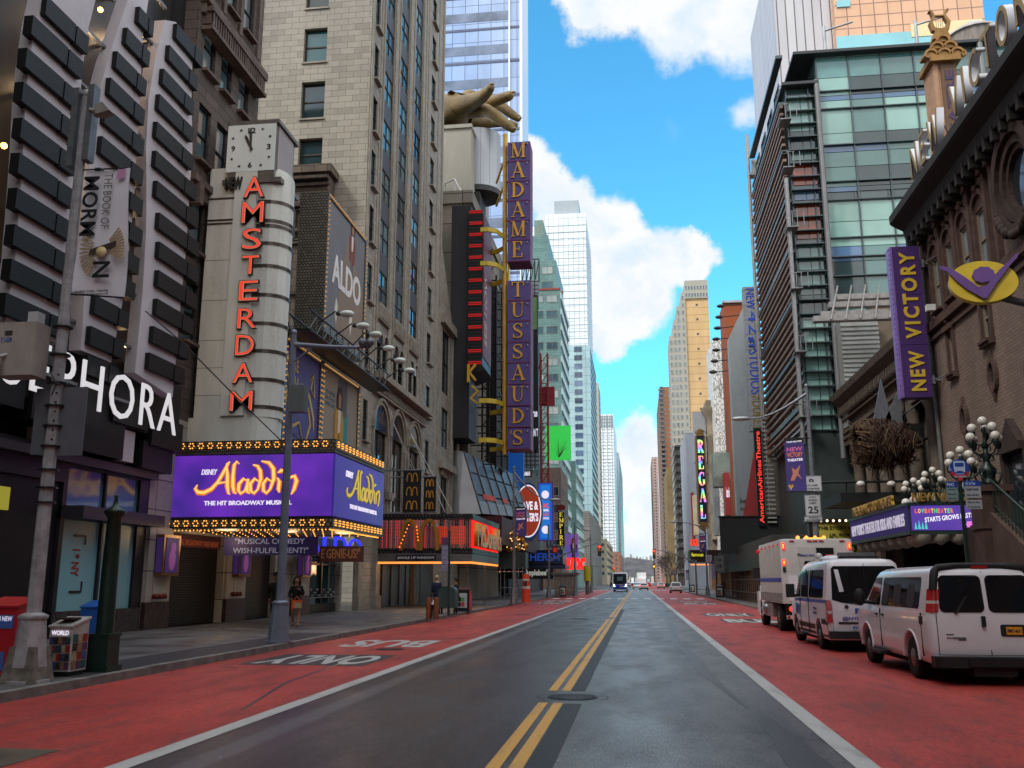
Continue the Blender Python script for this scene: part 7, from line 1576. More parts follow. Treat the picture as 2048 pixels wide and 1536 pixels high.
# tan grid skyscraper above it
t,x0,x1,Y0,Y1,H = far('peach_skyscraper','peach coloured grid skyscraper with a grey glass side rising above the glass studios',22,1972,1672,1605,-140,BR('peach_panel',(212,168,138),(206,162,132),(140,110,98),2.1,2.1,.09,.35,.08,0,.1,0),front_win=False,side_win=False,pref=60,Yc=140)
mb = MB(); F = FY(Y0)
for (pa,pb,pya,pyb,mi) in ((1672,1870,75,90,0),(1820,1966,50,66,1),(1672,1700,3,14,0)):
  a,z1 = YP(pa,pya,Y0); b,z0 = YP(pb,pyb,Y0); mb.fb(F,a,b,z0,z1,-.25-.1*mi,0,mi)
obj('coloured_band',mb,[GL('sky_band',(130,190,200),.2,.1),M('cream_band',(224,206,160),.5,dirt=.05),M('pink_band',(170,100,96),.5,dirt=.05)],t)
mb = MB(); mb.box(x0-9,x0,Y0+2,Y0+30,0,H); obj('side_wall',mb,BR('pale_side',(190,186,188),(176,172,176),(100,96,100),1.4,40,.1,.4,.08,0,.2,0),t)
t = thing('water_tank','round wooden water tank with a conical roof on the glass building','water tank',(30,80,44)); q = YP(1948,78,80); mb = MB(); mb.lathe((q[0],80,q[1]-3.5),[(2.1,0),(2.2,3.6)],20); obj('tank',mb,M('tank_wood',(136,126,120),.8,dirt=.3,scale=3,streak=True),t)
mb = MB(); mb.lathe((q[0],80,q[1]+.1),[(2.4,0),(2.4,.15),(0,1.8)],20); obj('tank_roof',mb,M('tank_roof',(176,172,170),.6,dirt=.2),t)
mb = MB(); [mb.tube([(q[0]+a,80+b,38),(q[0]+a,80+b,q[1]-3.5)],.12,5) for a in (-1.4,1.4) for b in (-1.4,1.4)]; obj('tank_stand',mb,steel,t)
for (px,py,lab) in ((1648,62,'grey rooftop davit arm at the corner of the glass building'),(1831,50,'grey rooftop davit arm beside the lyre ornament')):
  q = P3(px,py,70); t = thing('roof_davit',lab,'davit',tuple(q)); mb = MB(); mb.tube([(q.x,70,q.z-3.2),(q.x,70,q.z+.4)],.14,6); mb.tube([(q.x,70,q.z),(q.x+1.9,68.5,q.z-.3)],.09,6); mb.tube([(q.x+1.6,68.8,q.z-.3),(q.x+1.4,68.8,q.z-1.4)],.02,4); obj('arm',mb,M('davit_grey',(170,172,176),.4,.3),t)
# ornament tower with lyre on the neighbouring roof
t = thing('lyre_pylon','gold pylon sign topped by scallop shells and a lyre','sign',(22,50,20)); LY = 52.0
lg = M('ornament_gold',(150,112,62),.45,.2,.25,3)
def lp(px,py): return YP(px,py,LY)
x0,z1 = lp(1868,128); x1,z0 = lp(1925,300); x0 -= .0
mb = MB(); mb.box(x0+.15,x1,LY,LY+1.6,z0-2,z1); mb.box(x0-.1,x0+.15,LY-.05,LY+1.7,z0-2,z1); obj('shaft',mb,M('shaft_tan',(170,132,104),.6,dirt=.2,scale=3),t)
mb = MB(); a = lp(1880,140)[0]; b = lp(1912,140)[0]; mb.box(a,b,LY-.1,LY,z0-2,z1-.1); obj('sign_panel',mb,M('panel_brown',(104,78,58),.5,dirt=.2),t)
text(FY(LY-.1),'THEATRE',a+.2,b-.2,z1-6.4,z1-.5,M('ink_violet',(64,48,86),.5,dirt=0),t,rot=90,d=-.01)
mb = MB(); cx_ = (x0+x1)/2
mb.box(x0-.35,x1+.35,LY-.4,LY+1.8,z1,z1+.35)
for row,n_ in ((0,3),(1,2),(2,1)):
  for k in range(n_): u = cx_+(k-(n_-1)/2)*.72; v = z1+.42+row*.42; mb.ribbon([(u+.34*math.cos(R(q)),v+.34*math.sin(R(q)),.13) for q in range(0,181,20)],FY(LY),-.35-.02*row,.6); mb.fprism(FY(LY),[(u+.3*math.cos(R(q)),v+.3*math.sin(R(q))) for q in range(0,181,20)],-.25,.6)
for s_ in (-1,1): mb.ribbon([(cx_+s_*1.05,z1+.5,.08),(cx_+s_*1.12,z1+.3,.12),(cx_+s_*.95,z1+.18,.12),(cx_+s_*.9,z1+.34,.1)],FY(LY),-.5,-.1)
mb.fprism(FY(LY),[(cx_-.5,z1+1.5),(cx_+.5,z1+1.5),(cx_+.35,z1+2.0),(cx_-.35,z1+2.0)],-.2,.5)
zl = z1+2.05
for s_ in (-1,1): mb.ribbon([(cx_,zl,.22),(cx_+s_*.38,zl+.12,.24),(cx_+s_*.5,zl+.55,.2),(cx_+s_*.3,zl+.95,.14),(cx_+s_*.42,zl+1.3,.12),(cx_+s_*.55,zl+1.35,.1)],FY(LY),-.15,.2)
mb.ribbon([(cx_-.38,zl+1.0,.08),(cx_+.38,zl+1.0,.08)],FY(LY),-.1,.1)
for k in range(4): mb.ribbon([(cx_-.18+.12*k,zl+.2,.02),(cx_-.18+.12*k,zl+1.0,.02)],FY(LY),-.02,.0)
obj('lyre_crown',mb,lg,t)
# studios blade sign, pale slab, red vertical name
YQ = 84.6
a,d = YP(1485,574,YQ); b,_ = YP(1516,574,YQ); c = YP(1500,862,YQ)[1]
t = thing('studios_sign','tall pale blade sign with blue sideways letters above gold ones','sign',(a,YQ,c))
mb = MB(); mb.box(a,b,YQ,YQ+.9,c,d); obj('panel',mb,BR('pale_sign_panel',(160,164,168),(154,158,162),(110,114,118),1.6,1.4,.03,.5,.12,0),t)
bl = M('sign_blue',(52,84,214),.4,dirt=.1,scale=3,emit=.0); gd = M('sign_old_gold',(150,128,48),.45,.1,.15,3); F = FY(YQ)
def zpy(py): return YP(1500,py,YQ)[1]
text(F,'NEW',a+.25,b-.3,zpy(618),zpy(577),bl,t,rot=-90,bold=.0,depth=.03); text(F,'42',a+.35,b-.2,zpy(668),zpy(622),bl,t,rot=-90,bold=.0,depth=.03)
text(F,'ND',a+.95,b-.25,zpy(695),zpy(672),bl,t,rot=-90,bold=.03,depth=.1); text(F,'ST',a+.25,a+.75,zpy(698),zpy(674),bl,t,rot=-90,bold=.03,depth=.1)
text(F,'STUDIOS',a+.25,b-.25,zpy(788),zpy(700),bl,t,rot=-90,bold=.0,depth=.03); text(F,'THE',a+.3,b-.3,zpy(799),zpy(792),gd,t,depth=.03); text(F,'DUKE',a+.3,b-.3,zpy(848),zpy(802),gd,t,rot=-90,bold=.0,depth=.03); text(F,'ON 42 ST',a+.25,b-.3,zpy(858),zpy(853),gd,t,depth=.08)
mb = MB(); [mb.box(b,b+1.5,YQ+.3,YQ+.5,zpy(py),zpy(py)+.2) for py in (600,700,800,850)]; obj('bracket',mb,steel,t)
YS = 90.0
a,d = YP(1457,670,YS); b,_ = YP(1494,620,YS); c = YP(1460,1050,YS)[1]
t = thing('pale_slab_sign','huge blank pale wrapped billboard slab leaning behind the studios sign','billboard',(a,YS,c))
mb = MB(); mb.prism([(a,c),(b,c+.6),(b,YP(1494,600,YS)[1]),(a,d-.3)],lambda u,v: Vector((u,YS,v)),lambda u,v: Vector((u,YS+1.5,v))); obj('panel',mb,M('pale_wrap',(178,184,186),.35,dirt=.18,scale=.35,streak=True),t)
mb = MB(); mb.prism([(b-1.4,c+.65),(b-.05,c+.65),(b-.05,c+7)],lambda u,v: Vector((u,YS-.04,v)),lambda u,v: Vector((u,YS,v))); obj('red_corner',mb,M('coral_red',(190,74,70),.5,dirt=.1),t)
text(FY(YS),'better',a+.3,a+1.8,c+2.0,c+2.5,M('ad_grey',(90,92,94),.6),t); text(FY(YS),'dermatology',a+.3,b-.6,c+1.2,c+1.7,M('ad_grey',(90,92,94)),t)
YA = 83.8; a,d = YP(1510,863,YA); b,c = YP(1530,1046,YA)
t = thing('vertical_name_sign','black upright sign with glowing red theatre name reading upwards','sign',(a,YA,c))
mb = MB(); mb.box(a-.1,b+.1,YA,YA+.5,c-.3,d+.3); obj('panel',mb,M('sign_black',(18,18,20)),t)
text(FY(YA),'AmericanAirlinesTheatre',a,b-.05,c,d,M('red_letters',(255,66,52),emit=1.25),t,rot=90,bold=.01,depth=.06,d=-.02)
mb = MB();
for k in range(26): z = c+k*.38; mb.box(b+.25,b+1.0,YA-.1,YA+.3,z,z+.14)
obj('rung',mb,M('rung_white',(170,170,166),.5,.2),t)
# building front behind: old facade between the sign and the studios
mb = MB(); mb.box(13.6,30,93,104,.15,19); mb.box(13.2,30,92.6,104.3,18,19.3); o = obj('stone_building',mb,M('old_stone3',(116,104,90),.8,dirt=.3,scale=.3,bmp=.2)); prop(o,'weathered stone building behind the pale slab sign','building')
mb = MB(); mb.box(12.4,30,66.7,83.9,.15,12); o = obj('studio_base_building',mb,M('green_black_wall',(50,58,56),.6,dirt=.3,scale=.8)); prop(o,'dark green base storeys under the louvred studio facade','building')
# more billboards on the right
for (x0,y0,x1,y1,Y,m,lab,tx) in ((1426,905,1462,972,112,M('pale_green_ad',(164,178,166),.45,dirt=.35,scale=.3),'pale green torn-looking billboard left of the slab sign',None),
  (1448,945,1463,1030,110,M('coral_red',(190,74,70)),'narrow coral red billboard with white words','better skin'),(1427,968,1443,1070,118,M('silver_ad',(176,180,184),.4,dirt=.3,scale=.4),'silver grey upright billboard left of the coral one',None),
  (1382,985,1392,1090,175,M('dark_red_ad',(130,40,44),.5),'dark red upright panel beside the cinema sign',None),(1386,990,1398,1070,168,M('cream_ad',(196,180,150),.5,dirt=.3,scale=.4),'cream upright billboard left of the rainbow sign',None)):
  a,b,c,d = pxbox(x0,y0,x1,y1,Y); t = sign_box('billboard',lab,'billboard',a,b,Y,c,d,m,2.5)
  if tx: text(FY(Y),tx,a+.15,b-.1,c+2,c+3.2,whit,t,d=-.02,depth=.04)
t = thing('cinema_blade_sign','upright cinema blade sign with rainbow lit serif letters and gold crowns','sign',(9,110,8)); YG = 112.0
a,b,c,d = pxbox(1392,872,1416,1046,YG)
mb = MB(); mb.box(a+.06,b-.06,YG,YG+1.6,c,d); obj('panel',mb,M('navy_black',(22,24,56),.4),t)
mb = MB(); mb.box(a-.1,a+.06,YG-.06,YG+1.7,c,d); mb.box(b-.06,b+.1,YG-.06,YG+1.7,c,d); mb.box(a,b,YG-.05,YG,c,c+.12); obj('border',mb,lg,t)
m,nt,bb_ = newmat('rainbow_letters'); g = nt.nodes.new('ShaderNodeNewGeometry'); s = nt.nodes.new('ShaderNodeSeparateXYZ'); nt.links.new(g.outputs['Position'],s.inputs[0])
mu = nt.nodes.new('ShaderNodeMath'); mu.operation = 'MULTIPLY'; nt.links.new(s.outputs['Z'],mu.inputs[0]); mu.inputs[1].default_value = .62; fr_ = nt.nodes.new('ShaderNodeMath'); fr_.operation = 'FRACT'; nt.links.new(mu.outputs[0],fr_.inputs[0])
cb = nt.nodes.new('ShaderNodeCombineColor'); cb.mode = 'HSV'; nt.links.new(fr_.outputs[0],cb.inputs[0]); cb.inputs[1].default_value = .7; cb.inputs[2].default_value = 1; nt.links.new(cb.outputs[0],bb_.inputs['Emission Color']); bb_.inputs['Emission Strength'].default_value = .95; bb_.inputs['Base Color'].default_value = (.02,.02,.02,1)
h = (d-c-.6)/5
for i,ch in enumerate('REGAL'): serif(FY(YG),ch,a+.14,b-.12,d-.3-h*(i+1)+.2,d-.3-h*i-.15,m,t,-.02,.06)
for z,s_ in ((d,1),(c,-1)):
  mb = MB(); cm = (a+b)/2; [mb.ribbon([(cm+.35*k,z+s_*.1,.1),(cm+.5*k,z+s_*.5,.16),(cm+.2*k,z+s_*.75,.1),(cm+.1*k,z+s_*.35,.08)],FY(YG),-.2-.01*k,.4) for k in (-1,1)]; mb.fprism(FY(YG),[(cm-.45,z),(cm+.45,z),(cm+.3,z+s_*.5),(cm,z+s_*.95),(cm-.3,z+s_*.5)],-.1,.4); obj('crown',mb,lg,t)
# street level on the right: plywood shed, scaffolding, shops
t = thing('sidewalk_shed','long green-black plywood sidewalk shed over a fence of pipes','sidewalk shed',(9.5,80,0))
shedm = BR('shed_plywood',(66,68,64),(60,62,58),(40,42,40),1.2,1.4,.03,.7,.35,0,0,.2)
mb = MB(); mb.box(8.6,14.4,62,104,3.0,3.3); mb.box(8.6,8.7,62,104,3.3,4.7); mb.box(8.6,14.4,61.9,62,3.3,4.7); obj('parapet',mb,shedm,t)
mb = MB(); mb.box(8.55,8.6,62,104,2.6,3.3); obj('green_band',mb,M('shed_green',(44,56,46),.6,dirt=.2),t)
mb = MB()
for k in range(34): y = 62.2+k*1.25; mb.tube([(8.8,y,.15),(8.8,y,3.0)],.05,5); k % 2 and mb.tube([(9.9,y,.15),(9.9,y,3.0)],.05,5)
for z in (.9,1.9): mb.tube([(8.8,62,z),(8.8,104,z)],.035,5)
obj('pipe_frame',mb,M('pipe_brown',(96,78,70),.6,.3,.3,3),t)
mb = MB(); mb.box(10.5,10.6,62,104,.15,3.0); obj('hoarding',mb,M('hoarding_brown',(64,54,50),.7,dirt=.3,scale=1),t)
mb = MB()
for k in range(6): mb.box(9.0,9.6,64+k*2.2,65.3+k*2.2,2.9,2.95)
obj('tube_light',mb,M('shed_light',(255,240,220),emit=3),t)
mb = MB(); a,b,c,d = pxbox(1440,1062,1530,1108,84); mb.box(a,14.3,84,84.3,c,d+1.2); mb.box(a-.1,14.3,83.9,84.4,d+1.2,d+1.3); o = obj('black_hoarding',mb,M('hoarding_black',(42,44,44),.6,dirt=.15)); prop(o,'plain black hoarding above the sidewalk shed under the pale slab','hoarding')
shops('shop_row','dim shop fronts behind the sidewalk shed on the right',15.0,104.5,150,4.6,M('shop_grey',(84,78,72),.6,dirt=.3),8,6)
shops('shop_row','far shop fronts around the rainbow cinema sign',14.6,150.5,194,5.0,M('shop_tan',(120,92,70),.6,dirt=.3),8,7)
t = thing('lit_marquee','dark marquee edged with orange light and yellow words near the cinema sign','marquee',(11,118,4)); a,b,c,d = pxbox(1380,1100,1412,1124,122)
mb = MB(); mb.box(a,14.5,122,128,c,d); obj('box',mb,M('marquee_brown',(50,34,26),.5),t); mb = MB(); mb.box(a,b+.3,121.9,122,c-.4,c-.25); obj('light_strip',mb,M('orange_strip',(255,170,84)),t)
text(FY(122),'famous',a+.15,b-.3,c+.7,c+1.15,M('yellow_lit',(226,220,60),emit=.9),t,d=-.02,depth=.04)
t = thing('red_neon_sign','red neon word below the dark red panel','sign',(9,150,7)); a,b,c,d = pxbox(1381,1078,1397,1092,140); text(FY(140),'BURGER',a,b,c,d,M('red_letters2',(255,70,50),emit=1.1),t,d=0,depth=.2,bold=.04)
mb = MB(); mb.box(a,b,140,140.3,c,d); obj('backing',mb,black,t)
# ================================================================== VEHICLES
paintw = M('van_white',(216,212,218),.22,dirt=.05,scale=1.5,coat=.6); paintg = M('truck_white',(188,184,180),.35,dirt=.1,scale=2)
tyre = M('tyre_rubber',(28,28,29),.85,dirt=.3,scale=8); rimm = M('steel_rim',(132,130,130),.35,.8,.2,8); plast = M('bumper_plastic',(34,34,36),.55,dirt=.25,scale=3)
under = M('underbody',(20,19,19),.9,dirt=.3,scale=4); vglass = M('van_glass',(14,16,20),.04,dirt=0); redl = M('tail_red',(170,24,22),.15,dirt=0,coat=.6); redon = M('tail_red_lit',(255,50,30),emit=2.4); clearl = M('tail_clear',(190,180,172),.15,dirt=0,coat=.5)
chromm = M('chrome',(176,176,180),.12,.95,.05,8); seamm = M('door_seam',(30,30,32),.8,dirt=0); plate_y = M('plate_yellow',(224,150,36),.5,dirt=.1,scale=9); ink2 = M('plate_ink',(34,36,70),.6,dirt=0); policeb = M('police_blue',(44,74,160),.4,dirt=0)
def cutwells(o,L):
  """open the wheel arches with cylinders"""
  cut = MB()
  for (y,z,r,hw) in L:
    for s in (-1,1): cut.lathe((s*(hw+.15),y,z),[(r,-.42),(r,.3)] if s > 0 else [(r,-.3),(r,.42)],28,0,axis=0,smooth=False)
  me = cut.mesh('cut',[under]); c = bpy.data.objects.new('cut',me); col.objects.link(c)
  m_ = o.modifiers.new('b','BOOLEAN'); m_.operation = 'DIFFERENCE'; m_.object = c; m_.solver = 'EXACT'
  bpy.context.view_layer.update()
  nm_ = bpy.data.meshes.new_from_object(o.evaluated_get(bpy.context.evaluated_depsgraph_get())); o.modifiers.clear(); o.data = nm_
  bpy.data.objects.remove(c)
def body(slices,mats,wells=None,name='body',parent=None,T_=None,nc=5):
  """loft of rounded plan shapes: (z, y_rear, y_front, half width, corner radius[, front half width])"""
  mb = MB(); rings = []
  for s in slices:
    z,yr,yf,hw,rc = s[:5]; fw = s[5] if len(s) > 5 else hw; ring = []
    for (cx_,cy_,a0,w_) in ((hw-rc,yr+rc,-90,1),(fw-rc,yf-rc*1.3,0,1),(-(fw-rc),yf-rc*1.3,90,1),(-(hw-rc),yr+rc,180,1)):
      for k in range(nc+1):
        a = R(a0+90*k/nc); fy = 1.3 if a0 in (0,90) else 1; ring.append((cx_+rc*math.cos(a),cy_+rc*fy*math.sin(a),z))
    rings.append(ring)
  n = len(rings[0]); vs = [v for r in rings for v in r]; fs = [(i*n+j,i*n+(j+1) % n,(i+1)*n+(j+1) % n,(i+1)*n+j) for i in range(len(rings)-1) for j in range(n)]
  fs += [tuple(range(n-1,-1,-1)),tuple((len(rings)-1)*n+j for j in range(n))]
  mb.add(vs,fs,0,False); me = mb.mesh(name,mats); o = bpy.data.objects.new(name,me); col.objects.link(o)
  if wells: cutwells(o,wells)
  bm = bmesh.new(); bm.from_mesh(o.data); bmesh.ops.recalc_face_normals(bm,faces=bm.faces)
  for f in bm.faces: f.smooth = True
  for e in bm.edges:
    if len(e.link_faces) == 2 and e.calc_face_angle(0) > R(38): e.smooth = False
  bm.to_mesh(o.data); bm.free()
  if T_: o.data.transform(T_)
  if parent: o.parent = parent; o.matrix_parent_inverse = Matrix.Translation(-parent.location)
  return o
def interp(slices,z,i):
  for a,b in zip(slices[:-1],slices[1:]):
    if a[0] <= z <= b[0]: t_ = (z-a[0])/max(1e-6,b[0]-a[0]); return a[i]+(b[i]-a[i])*t_
  return slices[-1][i] if z > slices[-1][0] else slices[0][i]
class Veh:
  def __init__(s,name,label,cat,cx,y0,sl,flip=False,group=None):
    s.sl = sl; s.cx = cx; s.y0 = y0; s.flip = flip; L_ = max(q[2] for q in sl)
    s.root = thing(name,label,cat,(cx,y0,0),group); s.T = Matrix.Translation((cx,y0,0)) @ (Matrix.Rotation(math.pi,4,'Z') if flip else Matrix())
  def put(s,name,mb,mats,parent=None,smooth=False):
    me = mb.mesh(name,mats); me.transform(s.T); o = bpy.data.objects.new(name,me); p = parent or s.root; col.objects.link(o); o.parent = p
    if p is s.root: o.matrix_parent_inverse = Matrix.Translation(-p.location)
    return o
  def side(s,z,sg): return sg*interp(s.sl,z,3)
  def patch(s,name,outline,m,sg,off=.006,th=.0,parent=None):
    """panel lying on the flank: outline in (y, z)"""
    mb = MB(); n = len(outline); a = [(s.side(z,sg)+sg*off,y,z) for y,z in outline]; b = [(s.side(z,sg)-sg*.02,y,z) for y,z in outline]
    mb.add(a+b,[tuple(range(n))]+[(i,(i+1) % n,n+(i+1) % n,n+i) for i in range(n)]); return s.put(name,mb,m,parent)
  def rear(s,name,outline,m,off=.006,front=False,parent=None,bulge=0):
    mb = MB(); n = len(outline); i = 2 if front else 1; g = 1 if front else -1
    a = [(x,interp(s.sl,z,i)+g*off,z) for x,z in outline]; b = [(x,interp(s.sl,z,i)-g*.03,z) for x,z in outline]
    mb.add(a+b,[tuple(range(n))]+[(k,(k+1) % n,n+(k+1) % n,n+k) for k in range(n)]); return s.put(name,mb,m,parent)
  def wheel(s,y,r,hw,w_=.24,dual=False):
    for sg in (-1,1):
      mb = MB(); x = sg*(hw-w_); W = w_*(2.1 if dual else 1)
      a,b = (x-W+w_,x+w_) if sg > 0 else (x-w_,x+W-w_)
      prof = [(r*.62,a+.01),(r*.9,a),(r*.98,a+.03),(r,a+.06),(r,b-.06),(r*.98,b-.03),(r*.9,b),(r*.62,b-.01),(r*.6,b-.06)]
      mb.lathe((0,y,r),prof,28,0,axis=0); o = s.put('wheel',mb,tyre)
      mb = MB(); e = b if sg > 0 else a; q = -sg
      mb.lathe((0,y,r),sorted([(r*.62,e+q*.02),(r*.56,e+q*.03),(r*.5,e+q*.08),(r*.3,e+q*.05),(r*.26,e+q*.0),(r*.14,e-q*.02),(.0,e-q*.03)],key=lambda p: p[1]*sg),20,0,axis=0)
      for k in range(8): an = 2*math.pi*k/8; mb.ball((e+q*.03,y+r*.4*math.cos(an),r+r*.4*math.sin(an)),r*.06,6)
      s.put('rim',mb,rimm,o)
  def body(s,mats,wells): return body(s.sl,mats,wells,'body',s.root,s.T)
def rr(x0,x1,z0,z1,r=.08,n=4):
  """rounded rectangle outline"""
  P = []
  for cx_,cz_,a0 in ((x1-r,z0+r,-90),(x1-r,z1-r,0),(x0+r,z1-r,90),(x0+r,z0+r,180)):
    for k in range(n+1): a = R(a0+90*k/n); P.append((cx_+r*math.cos(a),cz_+r*math.sin(a)))
  return P
# --- white passenger van, seen from behind
sl = [(.34,.06,5.35,.93,.12),(.42,.02,5.5,.985,.13),(.62,.0,5.58,1.0,.14),(.95,.0,5.58,1.005,.15),(1.1,.02,5.5,1.0,.15),(1.2,.03,5.28,.985,.15),(1.26,.04,4.95,.975,.14),(1.45,.07,4.6,.94,.14),(1.84,.13,4.12,.865,.15),(1.94,.17,3.95,.83,.18),(2.0,.26,3.75,.76,.25),(2.03,.5,3.4,.6,.3)]
v = Veh('passenger_van','white passenger van with an orange plate, nearest vehicle on the right kerb','van',6.02,17.65,sl)
v.body([paintw],[(1.2,.37,.47,.98),(4.62,.37,.47,.98)])
for y in (1.2,4.62): v.wheel(y,.375,.985)
for sg in (-1,1):
  v.patch('side_window',rr(.62,3.3,1.27,1.83,.07),vglass,sg); v.patch('side_window',[(3.42,1.27),(4.45,1.27),(4.5,1.32),(3.95,1.83),(3.45,1.83)],vglass,sg)
  mb = MB()
  for y in (3.36,.45): mb.box(sg*1.0-.012 if sg > 0 else -1.012,sg*1.0+.012 if sg > 0 else -.988,y-.006,y+.006,.45,1.2)
  v.put('door_seam',mb,seamm)
  mb = MB(); mb.tube([(sg*.99,y,.37+.0) for y in ()] or [(sg*1.0,1.2+.5*math.cos(R(a)),.37+.5*math.sin(R(a))) for a in range(0,181,15)],.025,6); mb.tube([(sg*1.0,4.62+.5*math.cos(R(a)),.37+.5*math.sin(R(a))) for a in range(0,181,15)],.025,6); v.put('arch_lip',mb,paintw)
  mb = MB(); mb.box(sg*1.02-.1,sg*1.02+.1,3.05,4.05,.3,.36); mb.box(sg*.9-.05,sg*.9+.05,3.3,3.4,.3,.5); v.put('running_board',mb,plast)
  mb = MB(); mb.ball((sg*1.2,4.2,1.42),.17,12,sq=(.7,.45,1.1)); mb.tube([(sg*.95,4.2,1.3),(sg*1.15,4.2,1.33)],.04,6); v.put('mirror',mb,plast)
  # lamp cluster on the rear corner with the dark trim above it
  for z0,z1,m in ((1.22,1.37,redl),(1.37,1.42,clearl),(1.42,1.62,redl)):
    x = sg*.88; hw0,hw1 = interp(sl,z0,3),interp(sl,z1,3); y0_,y1_ = interp(sl,z0,1),interp(sl,z1,1); mb = MB()
    mb.add([(sg*(hw0-.17),y0_-.012,z0),(sg*(hw0-.06),y0_-.005,z0),(sg*(hw0+.012),y0_+.12,z0),(sg*(hw0-.17),y0_+.12,z0),(sg*(hw1-.17),y1_-.012,z1),(sg*(hw1-.06),y1_-.005,z1),(sg*(hw1+.012),y1_+.12,z1),(sg*(hw1-.17),y1_+.12,z1)],[(0,3,2,1),(4,5,6,7),(0,1,5,4),(1,2,6,5),(2,3,7,6),(3,0,4,7)]); v.put('tail_light',mb,m)
  pts = [(1.6,.0),(1.75,.0),(1.86,.0),(1.93,.0)]; mb = MB(); P = []
  for z,_ in pts: P.append((sg*(interp(sl,z,3)-.075),interp(sl,z,1)+.045,z))
  P += [(sg*.72,.2,1.985),(sg*.4,.25,2.02),(0,.26,2.03)]; mb.tube(P,[.075,.075,.08,.075,.07,.06,.05],8); v.put('dark_trim',mb,plast)
for x0,x1 in ((-.79,-.035),(.035,.79)):
  P = rr(x0,x1,1.22,1.86,.09); P = [((x*(1-.1*(z-1.22)) if abs(x) > .2 else x),z) for x,z in P]
  v.rear('rear_window',P,vglass,.012)
mb = MB();
for x in (-.003,): mb.quad((-.008,-.008,.5),(.008,-.008,.5),(.008,.16,1.93),(-.008,.16,1.93))
for sg in (-1,1): mb.quad((sg*.86-.006,-.006,.5),(sg*.86+.006,-.006,.5),(sg*.86+.006,.0,1.2),(sg*.86-.006,.0,1.2)); mb.add([(sg*.85,-.0,1.2),(sg*.86,-.0,1.2),(sg*.78,.12,1.9),(sg*.77,.12,1.9)],[(0,1,2,3)])
mb.add([(-.85,-.006,.5),(.85,-.006,.5),(.85,-.006,.51),(-.85,-.006,.51)],[(0,1,2,3)]); v.put('door_seam',mb,seamm)
mb = MB(); mb.prism([(-.98,.1),(-.97,-.1),(-.9,-.2),(.9,-.2),(.97,-.1),(.98,.1)],lambda x,y: Vector((x,y,.3)),lambda x,y: Vector((x,y,.48))); mb.box(-.45,.45,-.24,-.19,.33,.47); mb.box(-.35,.35,-.12,.2,.16,.3); v.put('rear_bumper',mb,plast)
mb = MB(); mb.box(-.8,.8,.3,5.1,.22,.36); mb.tube([(-.7,.6,.37),(.7,.6,.37)],.06,8); mb.tube([(-.75,1.2,.37),(.75,1.2,.37)],.09,8); mb.box(-.07,.07,-.1,.4,.18,.28); mb.tube([(-.5,.1,.24),(-.5,1,.24)],.05,8); v.put('underbody',mb,under)
v.rear('plate_recess',rr(.18,.6,.82,1.02,.04),plast,.014); v.rear('licence_plate',[(.27,.85),(.53,.85),(.53,.98),(.27,.98)],plate_y,.022)
FV = Frame((6.02,17.65-.002,0),(1,0,0),(0,-1,0))
text(FV,'FMT-4671',.29,.51,.885,.945,ink2,v.root,d=-.024,depth=.003); v.rear('badge',[(-.72,.84),(-.6,.84),(-.6,.86),(-.72,.86)],chromm,.012); v.rear('badge',[(-.72,.78),(-.4,.78),(-.4,.8),(-.72,.8)],chromm,.012); v.rear('badge',[(-.53,.75),(-.4,.75),(-.4,.765),(-.53,.765)],plast,.012)
text(FV,'EXPRESS',-.6,-.41,.775,.805,chromm,v.root,d=-.014,depth=.004,name='badge')
mb = MB(); mb.box(-.14,.14,.2,.26,1.98,2.03); v.put('brake_light',mb,M('brake_red',(150,26,24),.3,dirt=0))
mb = MB()
for y in (3.55,3.05): mb.box(-1.03,-.99,y,y+.16,1.06,1.1)
mb.box(-1.012,-.99,.35,.55,1.0,1.14); mb.box(-.12,-.06,-.05,0,.98,1.16); v.put('door_handle',mb,plast)
for (y,z,w_) in ((.95,1.7,.5),(1.9,1.7,.5),(2.8,1.7,.42)): v.patch('seat_behind_glass',rr(y,y+w_,1.29,z,.1),M('seat_grey',(44,44,50),.5,dirt=.2),-1,.0085)
v.rear('wiper',[(-.55,1.2),(-.5,1.2),(-.3,1.5),(-.33,1.5)],plast,.03)
